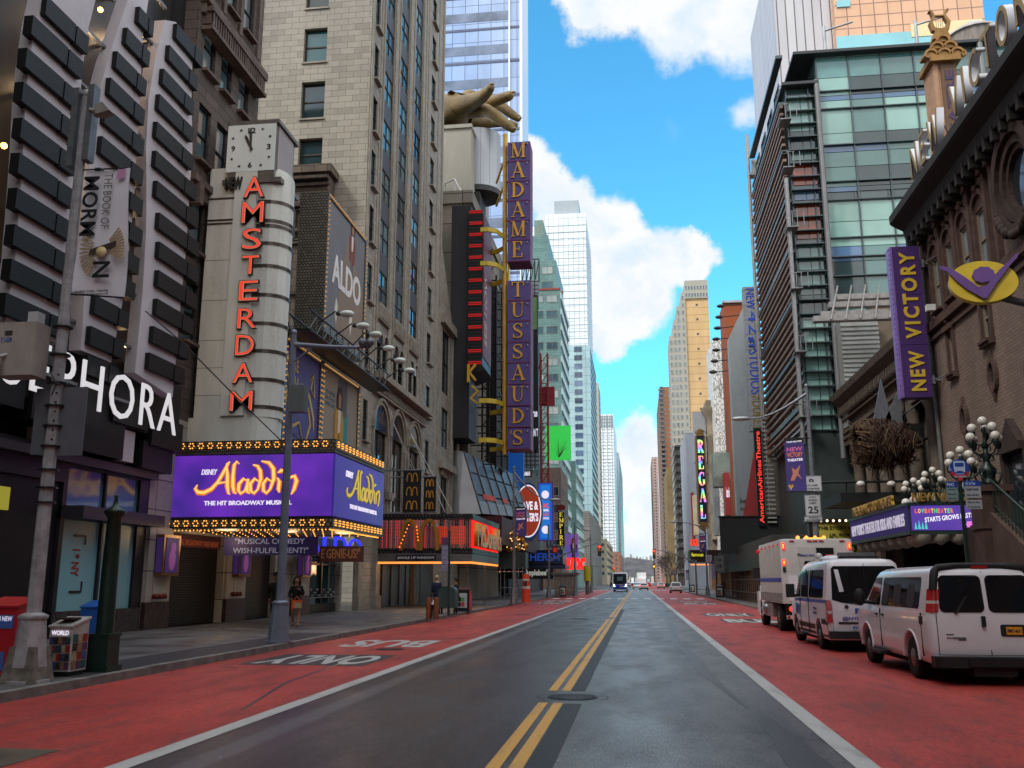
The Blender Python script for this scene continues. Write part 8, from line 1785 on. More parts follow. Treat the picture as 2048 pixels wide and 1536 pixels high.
# --- white police van with light bar
sl = [(.3,.08,5.5,.93,.12),(.45,.02,5.75,.97,.13),(.7,0,5.8,.985,.15),(1.0,0,5.78,.985,.16),(1.15,.0,5.6,.98,.16),(1.25,.01,5.25,.97,.15),(1.5,.03,4.85,.95,.15),(2.05,.1,4.2,.89,.16),(2.2,.14,3.95,.86,.18),(2.3,.22,3.6,.78,.25),(2.34,.5,3.2,.6,.3)]
v = Veh('police_van','white police van with blue stripe and light bar behind the passenger van','police van',5.72,25.2,sl)
v.body([paintw],[(1.3,.36,.45,.97),(4.95,.36,.45,.97)])
for y in (1.3,4.95): v.wheel(y,.365,.97)
for sg in (-1,1):
  v.patch('side_window',rr(.55,2.6,1.32,2.06,.09),vglass,sg); v.patch('side_window',rr(2.72,3.9,1.32,2.06,.06),vglass,sg); v.patch('side_window',[(4.0,1.32),(4.75,1.32),(4.72,1.42),(4.25,2.0),(4.0,2.0)],vglass,sg)
  v.patch('blue_stripe',[(.06,1.2),(4.9,1.2),(4.95,1.27),(.06,1.29)],policeb,sg,.004); v.patch('lower_trim',[(.1,.36),(.78,.36),(.86,.8),(.1,.8)],plast,sg,.01); v.patch('lower_trim',[(1.85,.36),(4.4,.36),(4.4,.62),(1.8,.62)],plast,sg,.01)
  mb = MB(); mb.box(sg*.985-.012,sg*.985+.012,2.64,2.655,.4,2.1); mb.box(sg*.985-.01,sg*.985+.01,3.96,3.975,.4,1.3); v.put('door_seam',mb,seamm)
  mb = MB(); mb.box(sg*1.15-.12,sg*1.15+.12,4.6,4.72,1.28,1.68); mb.box(sg*1.0-.06,sg*1.0+.06,4.62,4.7,1.3,1.38); v.put('mirror',mb,plast)
  v.patch('tail_light',rr(.0,.14,.74,1.28,.03),redl,sg,.012); v.rear('tail_light',[(sg*.86,.74),(sg*.975,.74),(sg*.965,1.28),(sg*.87,1.28)],redl,.012)
  v.rear('tail_light',[(sg*.86,.95),(sg*.97,.95),(sg*.97,1.02),(sg*.86,1.02)],clearl,.016); mb = MB(); mb.box(sg*1.0-.08,sg*1.0+.08,3.3,4.2,.26,.32); v.put('running_board',mb,plast)
FVs = Frame((5.72-.985,25.2,0),(0,-1,0),(-1,0,0))
text(FVs,'NYPD',-4.7,-4.05,.82,1.12,policeb,v.root,d=-.01,depth=.01); text(FVs,'Courtesy',-1.85,-1.4,1.0,1.1,policeb,v.root,d=-.01,depth=.01,bold=0); text(FVs,'Respect',-1.85,-1.4,.88,.97,policeb,v.root,d=-.01,depth=.01,bold=0)
P = [(-.84,1.3),(-.6,1.22),(0,1.14),(.6,1.22),(.84,1.3),(.8,2.08),(.74,2.14),(-.74,2.14),(-.8,2.08)]; v.rear('rear_window',P,vglass,.012)
mb = MB(); mb.quad((-.007,-.012,.5),(.007,-.012,.5),(.007,.09,2.2),(-.007,.09,2.2)); mb.quad((-.86,-.006,.5),(-.85,-.006,.5),(-.85,.0,1.2),(-.86,.0,1.2)); v.put('door_seam',mb,seamm)
mb = MB(); mb.box(-.96,.96,-.12,.1,.34,.52); v.put('rear_bumper',mb,plast); v.rear('plate_bar',[(-.72,.7),(.72,.7),(.72,.75),(-.72,.75)],plast,.02); v.rear('licence_plate',[(-.42,.55),(-.1,.55),(-.1,.68),(-.42,.68)],M('plate_white',(200,206,216),.4,dirt=0),.018)
v.rear('reflector',[(-.9,.42),(-.66,.42),(-.66,.48),(-.9,.48)],redl,.13); mb = MB(); mb.lathe((-.5,-.03,1.12),[(.05,0),(.05,.02)],12,axis=1); v.put('lock',mb,black)
FV = Frame((5.72,25.2,0),(1,0,0),(0,-1,0))
text(FV,'8574',-.38,-.18,.585,.65,policeb,v.root,d=-.022,depth=.004); text(FV,'NYPD',-.14,.38,1.13,1.25,policeb,v.root,d=-.012,depth=.01,bold=.05); text(FV,'POLICE',-.3,.52,.95,1.09,policeb,v.root,d=-.012,depth=.01,bold=.05); text(FV,'@NYPDTRANSIT',-.62,.5,.78,.88,policeb,v.root,d=-.012,depth=.01,bold=.02)
mb = MB(); mb.box(-.45,.45,.7,.95,2.36,2.5); v.put('light_bar',mb,M('lightbar_grey',(150,152,156),.15,.5,.2,6)); mb = MB(); mb.box(-.5,.5,.5,.62,2.3,2.4); v.put('light_bar_base',mb,black)
mb = MB(); mb.ball((-.3,1.6,2.33),.5,16,sq=(1,1,.28)); v.put('roof_vent',mb,paintw)
mb = MB(); mb.box(-.6,.6,3.4,3.65,2.33,2.4); mb.ball((-.45,3.5,2.46),.11,10); mb.ball((.2,3.5,2.46),.09,10,0); v.put('beacon',mb,M('beacon_clear',(190,190,190),.1)); mb = MB(); mb.box(-.25,.05,3.42,3.6,2.4,2.52); v.put('beacon',mb,M('beacon_red',(210,30,30),emit=.5))
mb = MB(); mb.box(-.8,.8,.2,5.2,.2,.34); mb.tube([(-.75,1.3,.36),(.75,1.3,.36)],.09,8); v.put('underbody',mb,under)
# --- box truck
sl = [(1.0,0,6.0,1.22,.03),(3.1,0,6.0,1.22,.03),(3.2,.02,5.98,1.2,.05),(3.22,.1,5.9,1.1,.06)]
v = Veh('box_truck','big white police box truck with lit red markers and an open rear door','truck',6.2,34.2,sl); v.body([paintg],None)
v.wheel(1.7,.5,1.16,.26,True); v.wheel(6.5,.5,1.14,.28)
mb = MB(); mb.box(-1.0,1.0,.1,7.4,.62,.98); mb.box(-1.1,1.1,.02,.12,.5,.98); mb.box(-1.0,1.0,.15,2.4,.5,.62); v.put('chassis',mb,under)
cab = [(.55,5.7,7.7,1.02,.15),(1.0,5.7,7.95,1.08,.2),(1.55,5.8,7.85,1.05,.22),(1.75,6.0,7.2,1.0,.2),(2.4,6.0,6.9,.92,.2),(2.55,6.0,6.7,.8,.2)]
o = body(cab,[paintw],None,'cab',v.root,v.T)
mb = MB(); [mb.tube([(sg*1.1,6.5+.58*math.cos(R(a)),.5+.58*math.sin(R(a))) for a in range(-10,191,15)],.07,6) for sg in (-1,1)]; mb.box(-1.16,-1.0,7.0,7.7,.5,1.35); v.put('fender',mb,paintw)
mb = MB(); mb.box(-1.18,-.98,3.0,5.4,.45,.95); v.put('side_locker',mb,M('locker_steel',(150,144,138),.3,.6,.2,3)); mb = MB(); mb.box(-1.22,-.95,5.5,6.3,.42,.5); mb.lathe((-1.1,5.0,.7),[(.0,-.4),(.2,-.38),(.2,.38),(0,.4)],12,axis=1); v.put('step',mb,chromm)
mb = MB(); mb.box(-1.235,-1.225,.1,5.9,1.75,1.88); v.put('blue_stripe',mb,policeb)
mb = MB()
for k in range(16): mb.box(-1.24,-1.225,.25+k*.36,.33+k*.36,2.0,3.05)
v.put('side_rib',mb,paintg); mb = MB(); mb.box(-1.238,-1.224,.1,5.9,1.05,1.35); v.put('side_skirt',mb,M('skirt_silver',(164,150,146),.25,.5,.15,3))
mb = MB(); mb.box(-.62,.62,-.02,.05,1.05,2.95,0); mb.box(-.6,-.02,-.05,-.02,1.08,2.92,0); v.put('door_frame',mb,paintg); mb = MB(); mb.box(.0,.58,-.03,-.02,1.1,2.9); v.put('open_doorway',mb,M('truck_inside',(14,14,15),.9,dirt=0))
mb = MB(); mb.prism(rr(-.44,-.14,1.95,2.45,.06),lambda x,z: Vector((x,-.065,z)),lambda x,z: Vector((x,-.05,z))); v.put('door_window',mb,vglass); mb = MB(); mb.box(-1.0,-.68,-.03,0,1.1,1.95); mb.box(.7,1.05,-.03,0,1.1,1.95); v.put('locker_door',mb,paintw)
mb = MB()
for z in (2.65,1.95,1.3): mb.box(-.66,-.56,-.08,-.04,z,z+.06)
mb.tube([(-.4,-.1,1.6),(-.4,-.1,1.9)],.015,5); mb.tube([(-.85,-.05,1.5),(-.85,-.07,1.5)],.07,10); v.put('hinge',mb,chromm)
mark = M('marker_lit',(255,120,50),emit=5);
for sg in (-1,1):
  for z0,z1 in ((2.85,3.08),(2.3,2.5)): mb = MB(); mb.box(sg*1.12-.05,sg*1.12+.05,-.04,0,z0,z1); v.put('marker_light',mb,redon); mb = MB(); mb.box(sg*1.12-.02,sg*1.12+.02,-.05,-.03,z0+.04,z1-.04); v.put('marker_light',mb,mark)
  mb = MB(); mb.ball((sg*.95,-.02,.82),.09,10); v.put('tail_light',mb,redon); mb = MB(); mb.box(sg*1.12-.05,sg*1.12+.05,-.04,0,2.08,2.24); v.put('handle_recess',mb,plast)
mb = MB(); [mb.box(x,x+.16,-.03,.0,3.12,3.16) for x in (-.9,-.3,-.1,.1,.8)]; v.put('marker_row',mb,redl)
mb = MB(); [mb.box(-1.1+k*.2,-1.0+k*.2,-.02,.02,.5,.58) for k in range(11)]; v.put('bumper_stripe',mb,redl); mb = MB(); mb.box(-1.12,1.1,-.01,.08,.48,.6); v.put('rear_bumper',mb,M('bumper_white',(190,186,180),.5)); mb = MB(); mb.box(-1.5,-1.2,5.9,6.0,1.9,2.3); mb.box(-1.3,-1.0,5.9,5.95,2.25,2.3); v.put('mirror',mb,plast)
mb = MB(); mb.ball((-1.28,5.7,2.95),.09,8); [mb.ball((-1.24,.3+1.1*k,3.02),.05,6) for k in range(5)]; v.put('side_marker',mb,M('beacon_red',(210,30,30)))
mb = MB(); mb.box(-.2,.5,1.0,1.25,3.22,3.3); [mb.ball((-.5+.3*k,.6,3.28),.07,6) for k in range(4)]; v.put('roof_beacon',mb,mark)
text(Frame((6.2,34.2,0),(1,0,0),(0,-1,0)),'EMERGENCY SERVICE',-.56,-.08,2.6,2.68,policeb,v.root,d=-.055,depth=.005)
# --- distant traffic
def car(name,label,cx,y0,flip,col_,rear_on=False,suv=False,group=None):
  h = 1.68 if suv else 1.48; cpaint = M('car_paint_%d_%d_%d' % col_,col_,.2,dirt=.05,coat=.5)
  sl = [(.25,.06,4.4,.82,.12),(.45,0,4.55,.9,.16),(.7,.0,4.6,.92,.2),(.95,.03,4.4,.9,.2),(1.02,.1,3.6,.86,.18),(h-.1,.5 if not suv else .3,2.6,.68,.18),(h,.8,2.3,.55,.2)]
  v = Veh(name,label,'car',cx,y0,sl,flip,group); v.body([cpaint],None)
  for y in (.85,3.6): v.wheel(y,.33,.9,.22)
  f_ = False
  v.rear('rear_window',[(-.66,1.06),(.66,1.06),(.56,h-.14),(-.56,h-.14)],vglass,.02); v.rear('windscreen',[(-.74,1.06),(.74,1.06),(.6,h-.14),(-.6,h-.14)],vglass,.02,front=True)
  for sg in (-1,1):
    v.patch('side_window',[(.7,1.05),(3.2,1.05),(2.6,h-.14),(.8,h-.14)],vglass,sg,.01); v.rear('tail_light',[(sg*.62,.78),(sg*.88,.78),(sg*.86,.98),(sg*.62,.98)],redon if rear_on else redl,.02); v.rear('headlight',[(sg*.55,.62),(sg*.86,.62),(sg*.84,.78),(sg*.55,.78)],clearl,.03,front=True)
  v.rear('rear_bumper',[(-.85,.3),(.85,.3),(.85,.5),(-.85,.5)],plast,.03); v.rear('licence_plate',[(-.22,.6),(.22,.6),(.22,.74),(-.22,.74)],plate_y,.03)
  return v
car('silver_suv','silver sport utility car parked in the right red lane far down the road',5.75,148,False,(170,174,178),suv=True)
car('braking_car','small silver car with red brake lights lit beyond the far crosswalk',1.15,196,False,(190,186,190),True)
for i,(x,y,c,l) in enumerate(((-.4,230,(206,206,208),'white car just behind the bus, left of the braking car'),(.9,262,(230,230,232),'pale car far beyond the braking car on the bright road'),(-3.2,300,(120,120,126),'dark grey car hidden mostly behind the bus'),(5.6,236,(150,150,154),'grey car parked by the far bare tree'),(3.6,330,(160,30,34),'tiny red car at the far end of the road'),(-.8,360,(200,200,204),'tiny white car at the far end of the road'))): car('distant_car',l,x,y,x < 0,c,x > 0,group='distant cars down the avenue')
sl = [(.3,0,11.8,1.22,.25),(.9,-.0,12.0,1.27,.3),(1.5,0,12.0,1.28,.3),(3.1,.05,11.8,1.24,.3),(3.3,.2,11.5,1.15,.35)]
v = Veh('city_bus','blue and white city bus with lit headlights coming towards the camera','bus',-3.15,181,sl,True); v.body([M('bus_white',(200,202,206),.3,dirt=.1)],None)
for y in (2.8,9.3): v.wheel(y,.48,1.26,.28)
v.rear('windscreen',rr(-1.14,1.14,1.3,3.15,.15),vglass,.04,front=True); v.rear('blue_front',[(-1.2,.45),(1.2,.45),(1.2,1.25),(.5,1.25),(0,1.0),(-.5,1.25),(-1.2,1.25)],M('bus_blue',(34,66,170),.3,dirt=.05),.05,front=True)
for sg in (-1,1):
  v.rear('headlight',[(sg*.82,.85),(sg*1.12,.85),(sg*1.16,1.3),(sg*.95,1.25)],M('headlight_lit',(240,248,255),emit=3),.07,front=True); v.patch('side_window',rr(.6,11.2,1.5,2.8,.1),vglass,sg,.02)
  mb = MB(); mb.box(sg*1.45-.1,sg*1.45+.1,11.9,12.0,2.0,2.7); v.put('mirror',mb,plast)
mb = MB(); mb.box(-.5,.5,12.03,12.05,1.9,2.6); v.put('driver_area',mb,M('bus_inside',(90,110,116),.5)); v.rear('wiper_panel',[(-.35,1.3),(.35,1.3),(.2,1.05),(-.2,1.05)],M('bus_grey',(140,140,140)),.06,front=True)
# bright stopped truck far behind
mb = MB(); mb.box(-.4,3.6,420,428,1.0,5.6); mb.box(-.2,3.4,417,420,.5,3); o = obj('white_lorry',mb,M('lorry_white',(236,236,238),.4,dirt=0)); prop(o,'white lorry at the very end of the road glaring pale','lorry')
# ================================================================== STREET FURNITURE
SWZ = .15
def pole_light(name,label,x,y,h,arm,base=True,m=None,r=.11,lean=0,group=None,luminaire=True):
  m = m or galv; t = thing(name,label,'street lamp',(x,y,SWZ),group); mb = MB(); mb.tube([(x,y,SWZ),(x,y,h)],[r,r*.62],8,smooth=False); mb.ball((x,y,h),r*.8,8); obj('pole',mb,m,t)
  if base:
    mb = MB(); mb.prism([(x+.3*math.cos(R(22.5+45*k)),y+.3*math.sin(R(22.5+45*k))) for k in range(8)],lambda u,v: Vector((u,v,SWZ)),lambda u,v: Vector((x+(u-x)*.68,y+(v-y)*.68,SWZ+1.0))); mb.lathe((x,y,0),[(.36,SWZ),(.36,SWZ+.05)],8); mb.lathe((x,y,0),[(.22,SWZ+1.0),(.24,SWZ+1.05),(.14,SWZ+1.1)],12); obj('base',mb,m,t)
  if arm:
    (ax,ay,az) = arm; mb = MB(); P = [(x,y,h-.35)]+[(x+(ax-x)*q,y+(ay-y)*q,h-.35+(az-h+.35)*math.sin(q*math.pi/2)) for q in (.2,.4,.6,.8,1)]; mb.tube(P,[.075,.07,.06,.05,.045,.04],8); mb.tube([(x,y,h-.9),(x+(ax-x)*.25,y+(ay-y)*.25,h-.28+(az-h)*.35)],.03,6); obj('arm',mb,m,t)
    if luminaire:
      s = 1 if ax > x else -1; mb = MB(); mb.ball((ax+s*.35,ay,az+.02),.3,12,sq=(1.5,.7,.35)); obj('luminaire',mb,M('luminaire_grey',(170,172,172),.35,.3,.1),t)
  return t
# nearest pole, far left
t = pole_light('street_pole','tall weathered grey pole at the far left carrying boxes and sign backs',-9.85,14.6,10.55,None,r=.125,m=M('pole_pale',(168,164,166),.5,.2,.3,5))
px_,py_ = -9.85,14.6
conc_b = M('pole_base',(120,112,104),.7,dirt=.45,scale=5,bmp=.4)
mb = MB(); mb.hexa([(px_-.29,py_-.29,.15),(px_+.29,py_-.29,.15),(px_+.29,py_+.29,.15),(px_-.29,py_+.29,.15),(px_-.21,py_-.21,.72),(px_+.21,py_-.21,.72),(px_+.21,py_+.21,.72),(px_-.21,py_+.21,.72)]); obj('base_casting',mb,conc_b,t)
def pl(a,b,Y=14.4): x,z = YP(a,b,Y); return x,z
mb = MB()
for z in (3.05,3.3,3.6,4.0,4.35,4.7,5.1,5.6,6.1): mb.lathe((px_,py_,z),[(.165,-.015),(.17,0),(.165,.015)],10)
for k in range(8): mb.ball((px_+.1,py_-.14,4.1+k*.16),.025,5)
obj('band',mb,black,t)
a,zt_ = pl(135,180); b,zb_ = pl(190,312); mb = MB(); mb.box(px_-.22,px_-.1,py_-.1,py_+.1,zb_-.1,zt_+.1); mb.box(px_+.08,px_+.2,py_-.1,py_+.1,zb_,zt_+.15)
for k in range(7): mb.box(px_-.23,px_-.21,py_-.12,py_+.12,zb_+.15*k,zb_+.03+.15*k)
obj('mast_bracket',mb,steel,t); mb = MB(); q = pl(195,222); mb.tube([(px_+.15,py_-.1,q[1]+.1),(q[0],py_-.1,q[1])],.04,6); mb.ball((q[0]-.02,py_-.15,q[1]),.1,8); mb.hexa([(q[0],py_-.25,q[1]-.08),(q[0]+.26,py_-.25,q[1]-.02),(q[0]+.26,py_-.05,q[1]-.02),(q[0],py_-.05,q[1]-.08),(q[0]-.05,py_-.25,q[1]+.08),(q[0]+.1,py_-.25,q[1]+.16),(q[0]+.1,py_-.05,q[1]+.16),(q[0]-.05,py_-.05,q[1]+.08)]); obj('floodlight',mb,M('flood_grey',(150,144,138),.5),t)
c0 = pl(22,660); c1 = pl(80,745); mb = MB(); mb.box(c0[0],c1[0]+.05,py_-.5,py_-.1,c1[1]-.1,c0[1]+.05); obj('control_box',mb,M('box_beige',(166,156,146),.5,dirt=.15,scale=3),t); text(FY(py_-.5),'7.1639',c0[0]+.06,c0[0]+.26,(c0[1]+c1[1])/2+.08,(c0[1]+c1[1])/2+.17,policeb,t,d=0,depth=.005)
mb = MB(); [mb.box(c0[0]+.12,c0[0]+.26,py_-.51,py_-.5,c0[1]-.12-.03*k,c0[1]-.105-.03*k) for k in range(3)]; obj('vent_slot',mb,plast,t)
q = pl(24,735); mb = MB(); mb.lathe((q[0],py_-.7,q[1]),[(.0,.06),(.11,.05),(.125,-.04),(.1,-.1),(.0,-.1)],14); mb.tube([(q[0],py_-.7,q[1]+.05),(q[0]+.12,py_-.4,q[1]+.2)],.03,6); obj('camera_dome',mb,M('dome_white',(190,188,188),.3,dirt=.1),t); mb = MB(); mb.ball((q[0],py_-.7,q[1]-.1),.09,12,sq=(1,1,.9)); obj('camera_lens',mb,blackgloss,t)
q = pl(85,640); mb = MB(); mb.box(q[0]-.1,q[0]+.08,py_-.45,py_-.25,q[1]-.1,q[1]+.08); mb.box(q[0]-.03,q[0]+.05,py_-.4,py_-.3,q[1]-1.0,q[1]-.1); obj('antenna',mb,M('dome_white',(190,188,188)),t)
for (xa,ya,xb,yb) in ((58,772,88,905),(100,770,147,907)):
  a = pl(xa,ya); b = pl(xb,yb); mb = MB(); mb.box(a[0],b[0],py_+.02,py_+.05,b[1],a[1]); obj('sign_back',mb,M('sign_back',(112,112,118),.45,.4,.1,3),t)
mb = MB(); mb.tube([(px_,py_-.2,c1[1]),(px_+.15,py_-.25,c1[1]-.25),(px_+.05,py_-.2,c1[1]-.4)],.012,5); obj('cable',mb,black,t)
# banner on it
bt = thing('street_banner','white hanging musical banner with big black letters running downwards','banner',(px_+.5,py_,5))
P = [pl(158,332),pl(251,328),pl(234,586),pl(134,578)]; mb = MB(); n_ = 14
vs = []
for j in range(n_+1):
  v_ = j/n_
  for i in range(7):
    u = i/6; x = (P[0][0]*(1-v_)+P[3][0]*v_)*(1-u)+(P[1][0]*(1-v_)+P[2][0]*v_)*u; z = (P[0][1]*(1-v_)+P[3][1]*v_)*(1-u)+(P[1][1]*(1-v_)+P[2][1]*v_)*u; vs.append((x,py_+.06*math.sin(u*4+v_*5),z))
k7 = 7; fs = [(j*k7+i,j*k7+i+1,(j+1)*k7+i+1,(j+1)*k7+i) for j in range(n_) for i in range(6)]
mb.add(vs,fs,0,True); mb.add([(x,y+.02,z) for x,y,z in vs],fs,0,True); obj('cloth',mb,M('banner_cloth',(224,220,226),.7,dirt=.08,scale=2),bt)
dirv = Vector((P[3][0]-P[0][0],0,P[3][1]-P[0][1])); Ld = dirv.length; dn = dirv.normalized(); acr = Vector((-dn.z,0,dn.x))*-1
class SkewF:
  def __call__(s,u,v,d=0):      # u runs down the banner, v across it to the left
    return Vector((P[0][0],py_-.09+d,P[0][1])) + dn*u + Vector((P[1][0]-P[0][0],0,P[1][1]-P[0][1])).normalized()*(v)
SF = SkewF(); W_ = (Vector((P[1][0]-P[0][0],0,P[1][1]-P[0][1]))).length
def btext(s,u0,u1,v0,v1,m,bold=.03):
  me = text_mesh(s,bold,1); xs = [q.co.x for q in me.vertices]; ys = [q.co.y for q in me.vertices]; a0,a1,b0,b1 = min(xs),max(xs),min(ys),max(ys)
  for q in me.vertices: q.co = SF(u0+(u1-u0)*(q.co.x-a0)/(a1-a0),v1-(v1-v0)*(1-(q.co.y-b0)/(b1-b0)) if False else v0+(v1-v0)*(q.co.y-b0)/(b1-b0),-.004 if q.co.z > 0 else 0)
  me.materials.clear(); me.materials.append(m)
  for p_ in me.polygons: p_.material_index = 0
  o = bpy.data.objects.new('lettering',me); link(o,bt)
btext('MORM',Ld*.07,Ld*.56,W_*.06,W_*.4,black,.02); btext('N',Ld*.77,Ld*.9,W_*.42,W_*.78,black,.02); btext('THE BOOK OF',Ld*.05,Ld*.5,W_*.5,W_*.68,M('banner_grey',(120,116,116),.6),.0)
text(Frame((P[3][0],py_-.09,P[2][1]),(1,0,.0),(0,-1,0)),"EUGENE O'NEILL THEATRE",.08,.7,.07,.11,black,bt,d=0,depth=.004); text(Frame((P[3][0],py_-.09,P[2][1]),(1,0,.0),(0,-1,0)),"BOOKOFMORMONBROADWAY.COM",.08,.7,.02,.05,black,bt,d=0,depth=.004)
mb = MB(); bc = pl(196,500);
for k in range(22):
  a = R(150+k*9) if k < 11 else R(-20+(k-11)*6.5); r0,r1 = .18,.42; mb.ribbon([(bc[0]+r0*math.cos(a),bc[1]+.05+r0*math.sin(a)*1.3,.02),(bc[0]+r1*math.cos(a),bc[1]+.05+r1*1.3*math.sin(a),.035)],FY(py_-.09),-.004,0)
obj('printed_rays',mb,M('ray_tan',(176,146,104),.6),bt)
mb = MB(); mb.lathe((bc[0],py_-.1,bc[1]),[(.0,-.012),(.1,-.01),(.1,.0)],18,axis=1); obj('printed_disc',mb,M('glow_disc',(214,190,140),.5,dirt=0),bt); mb = MB(); mb.prism([(bc[0]-.24,bc[1]-.06),(bc[0]+.26,bc[1]+.08),(bc[0]+.26,bc[1]+.2),(bc[0]-.22,bc[1]+.06)],lambda u,v: Vector((u,py_-.096,v)),lambda u,v: Vector((u,py_-.088,v))); obj('printed_band',mb,M('band_dark',(70,62,56),.5,dirt=.3,scale=9),bt)
mb = MB(); mb.fprism(FY(py_-.092),[(P[1][0]-.2,P[1][1]-.04),(P[1][0]-.04,P[1][1]-.04),(P[1][0]-.06,P[1][1]-.22),(P[1][0]-.22,P[1][1]-.22)],-.003,0); obj('printed_patch',mb,M('patch_pink',(196,140,176),.6,dirt=0),bt)
mb = MB(); mb.tube([(px_,py_,P[0][1]+.02),(P[1][0],py_,P[1][1]+.02)],.015,6); mb.tube([(px_,py_,P[3][1]-.02),(P[2][0],py_,P[2][1]-.02)],.015,6); obj('arm',mb,black,bt)
# green cast iron post
t = thing('green_post','dark green cast iron post with a square base left of the street','post',(-9.9,16.1,SWZ)); gx,gy = -9.75,16.6; gm = M('post_green',(28,52,42),.35,.2,.3,6); zt_ = YP(170,1010,gy)[1]
mb = MB(); mb.box(gx-.2,gx+.2,gy-.2,gy+.2,SWZ+.1,SWZ+.62); mb.box(gx-.25,gx+.25,gy-.25,gy+.25,SWZ,SWZ+.1); mb.box(gx-.22,gx+.22,gy-.22,gy+.22,SWZ+.62,SWZ+.67); obj('base',mb,gm,t)
mb = MB(); mb.lathe((gx,gy,0),[(.155,SWZ+.67),(.15,2),(.125,zt_-.25),(.15,zt_-.22),(.19,zt_-.16),(.2,zt_-.12),(.1,zt_-.06),(.05,zt_),(.03,zt_+.12),(.045,zt_+.16),(.0,zt_+.2)],12); obj('shaft',mb,gm,t)
# newspaper boxes
def newsbox(name,label,x,y,w_,d_,h,m,slope=True,rot=0):
  t = thing(name,label,'newspaper box',(x,y,SWZ),'newspaper boxes by the near pole'); mb = MB(); z = SWZ
  mb.prism([(y,z+.08),(y+d_,z+.08),(y+d_,z+h),(y,z+h-.12)],lambda u,v: Vector((x,u,v)),lambda u,v: Vector((x+w_,u,v))); obj('case',mb,m,t)
  mb = MB(); mb.hexa([(x-.02,y-.03,z+h-.13),(x+w_+.02,y-.03,z+h-.13),(x+w_+.02,y+d_+.02,z+h+.0),(x-.02,y+d_+.02,z+h+.0),(x-.02,y-.03,z+h-.1),(x+w_+.02,y-.03,z+h-.1),(x+w_+.02,y+d_+.02,z+h+.04),(x-.02,y+d_+.02,z+h+.04)]); obj('lid',mb,m,t)
  mb = MB(); mb.box(x+.03,x+w_-.03,y+.03,y+d_-.03,z,z+.08); obj('foot',mb,plast,t); return t
rb = M('bin_red',(176,30,40),.35,dirt=.12,scale=3)
t = newsbox('newspaper_box','red plastic newspaper box at the bottom left corner',-11.05,14.9,.7,.6,1.3,rb); text(FY(14.9),'AM NEW',-10.75,-10.42,1.1,1.18,whit,t,d=-.01,depth=.005)
mb = MB(); mb.box(-10.78,-10.4,14.885,14.9,.98,1.2); mb.box(-10.9,-10.5,14.885,14.9,.3,.6); obj('sticker',mb,M('sticker_blue',(70,96,160),.5,dirt=0),t)
t = newsbox('newspaper_box','white newspaper box with picture sides and a slanted lid',-10.15,15.55,.42,.5,.95,M('news_white',(176,172,168),.4,dirt=.2,scale=4)); rng = random.Random(3)
text(FY(15.53),'WORLD',-10.1,-9.78,.84,.92,whit,t,d=-.002,depth=.006)
cc2 = [(150,50,44),(60,84,130),(60,48,44),(140,110,90),(90,60,90),(40,90,90),(170,150,120)]
for k in range(20): x = -10.13+(k % 5)*.078; z = .27+(k//5)*.14; mb = MB(); mb.box(x,x+.07,15.535,15.548,z,z+.12); obj('printed_picture',mb,M('pic%d' % (k % 7),cc2[k % 7],.5,dirt=.4,scale=12),t)
for k in range(12): y = 15.59+(k % 3)*.15; z = .27+(k//3)*.15; mb = MB(); mb.box(-9.729,-9.72,y,y+.13,z,z+.13); obj('printed_picture',mb,M('pic%d' % ((k+3) % 7),cc2[(k+3) % 7],.5,dirt=.4,scale=12),t)
mb = MB(); mb.box(-10.1,-9.8,15.6,15.9,1.1,1.13); obj('printed_lid',mb,M('pic2',cc2[2]),t)
newsbox('newspaper_box','small blue newspaper box between the near pole and the green post',-13.6,22.0,.5,.5,1.1,M('news_blue',(34,84,160),.4,dirt=.15))
# second street lamp
t = pole_light('street_lamp','blue-grey street lamp with a long curved arm in front of the marquee',-9.62,24.9,8.75,(YP(742,694,24.9)[0],24.9,YP(742,694,24.9)[1]),luminaire=False,m=M('lamp_bluegrey',(124,130,148),.4,.3,.15,3),r=.13); lx,ly = -9.62,24.9
a = YP(586,775,24.7); b = YP(614,826,24.7); mb = MB(); mb.box(a[0],b[0],24.4,24.75,b[1],a[1]); mb.lathe((a[0]+.12,24.55,a[1]),[(.07,0),(.07,.08),(0,.1)],10); mb.lathe((a[0]+.3,24.55,a[1]),[(.06,0),(.06,.06),(0,.08)],10); obj('control_box',mb,M('box_grey',(100,104,106),.5,dirt=.1),t)
a = YP(735,692,24.9); mb = MB()
for dx in (-.12,.1): mb.lathe((a[0]+dx,24.8,a[1]+.08),[(.02,-.1),(.1,-.08),(.12,.0),(.1,.1),(.0,.14)],12,axis=1)
obj('camera',mb,galv,t)
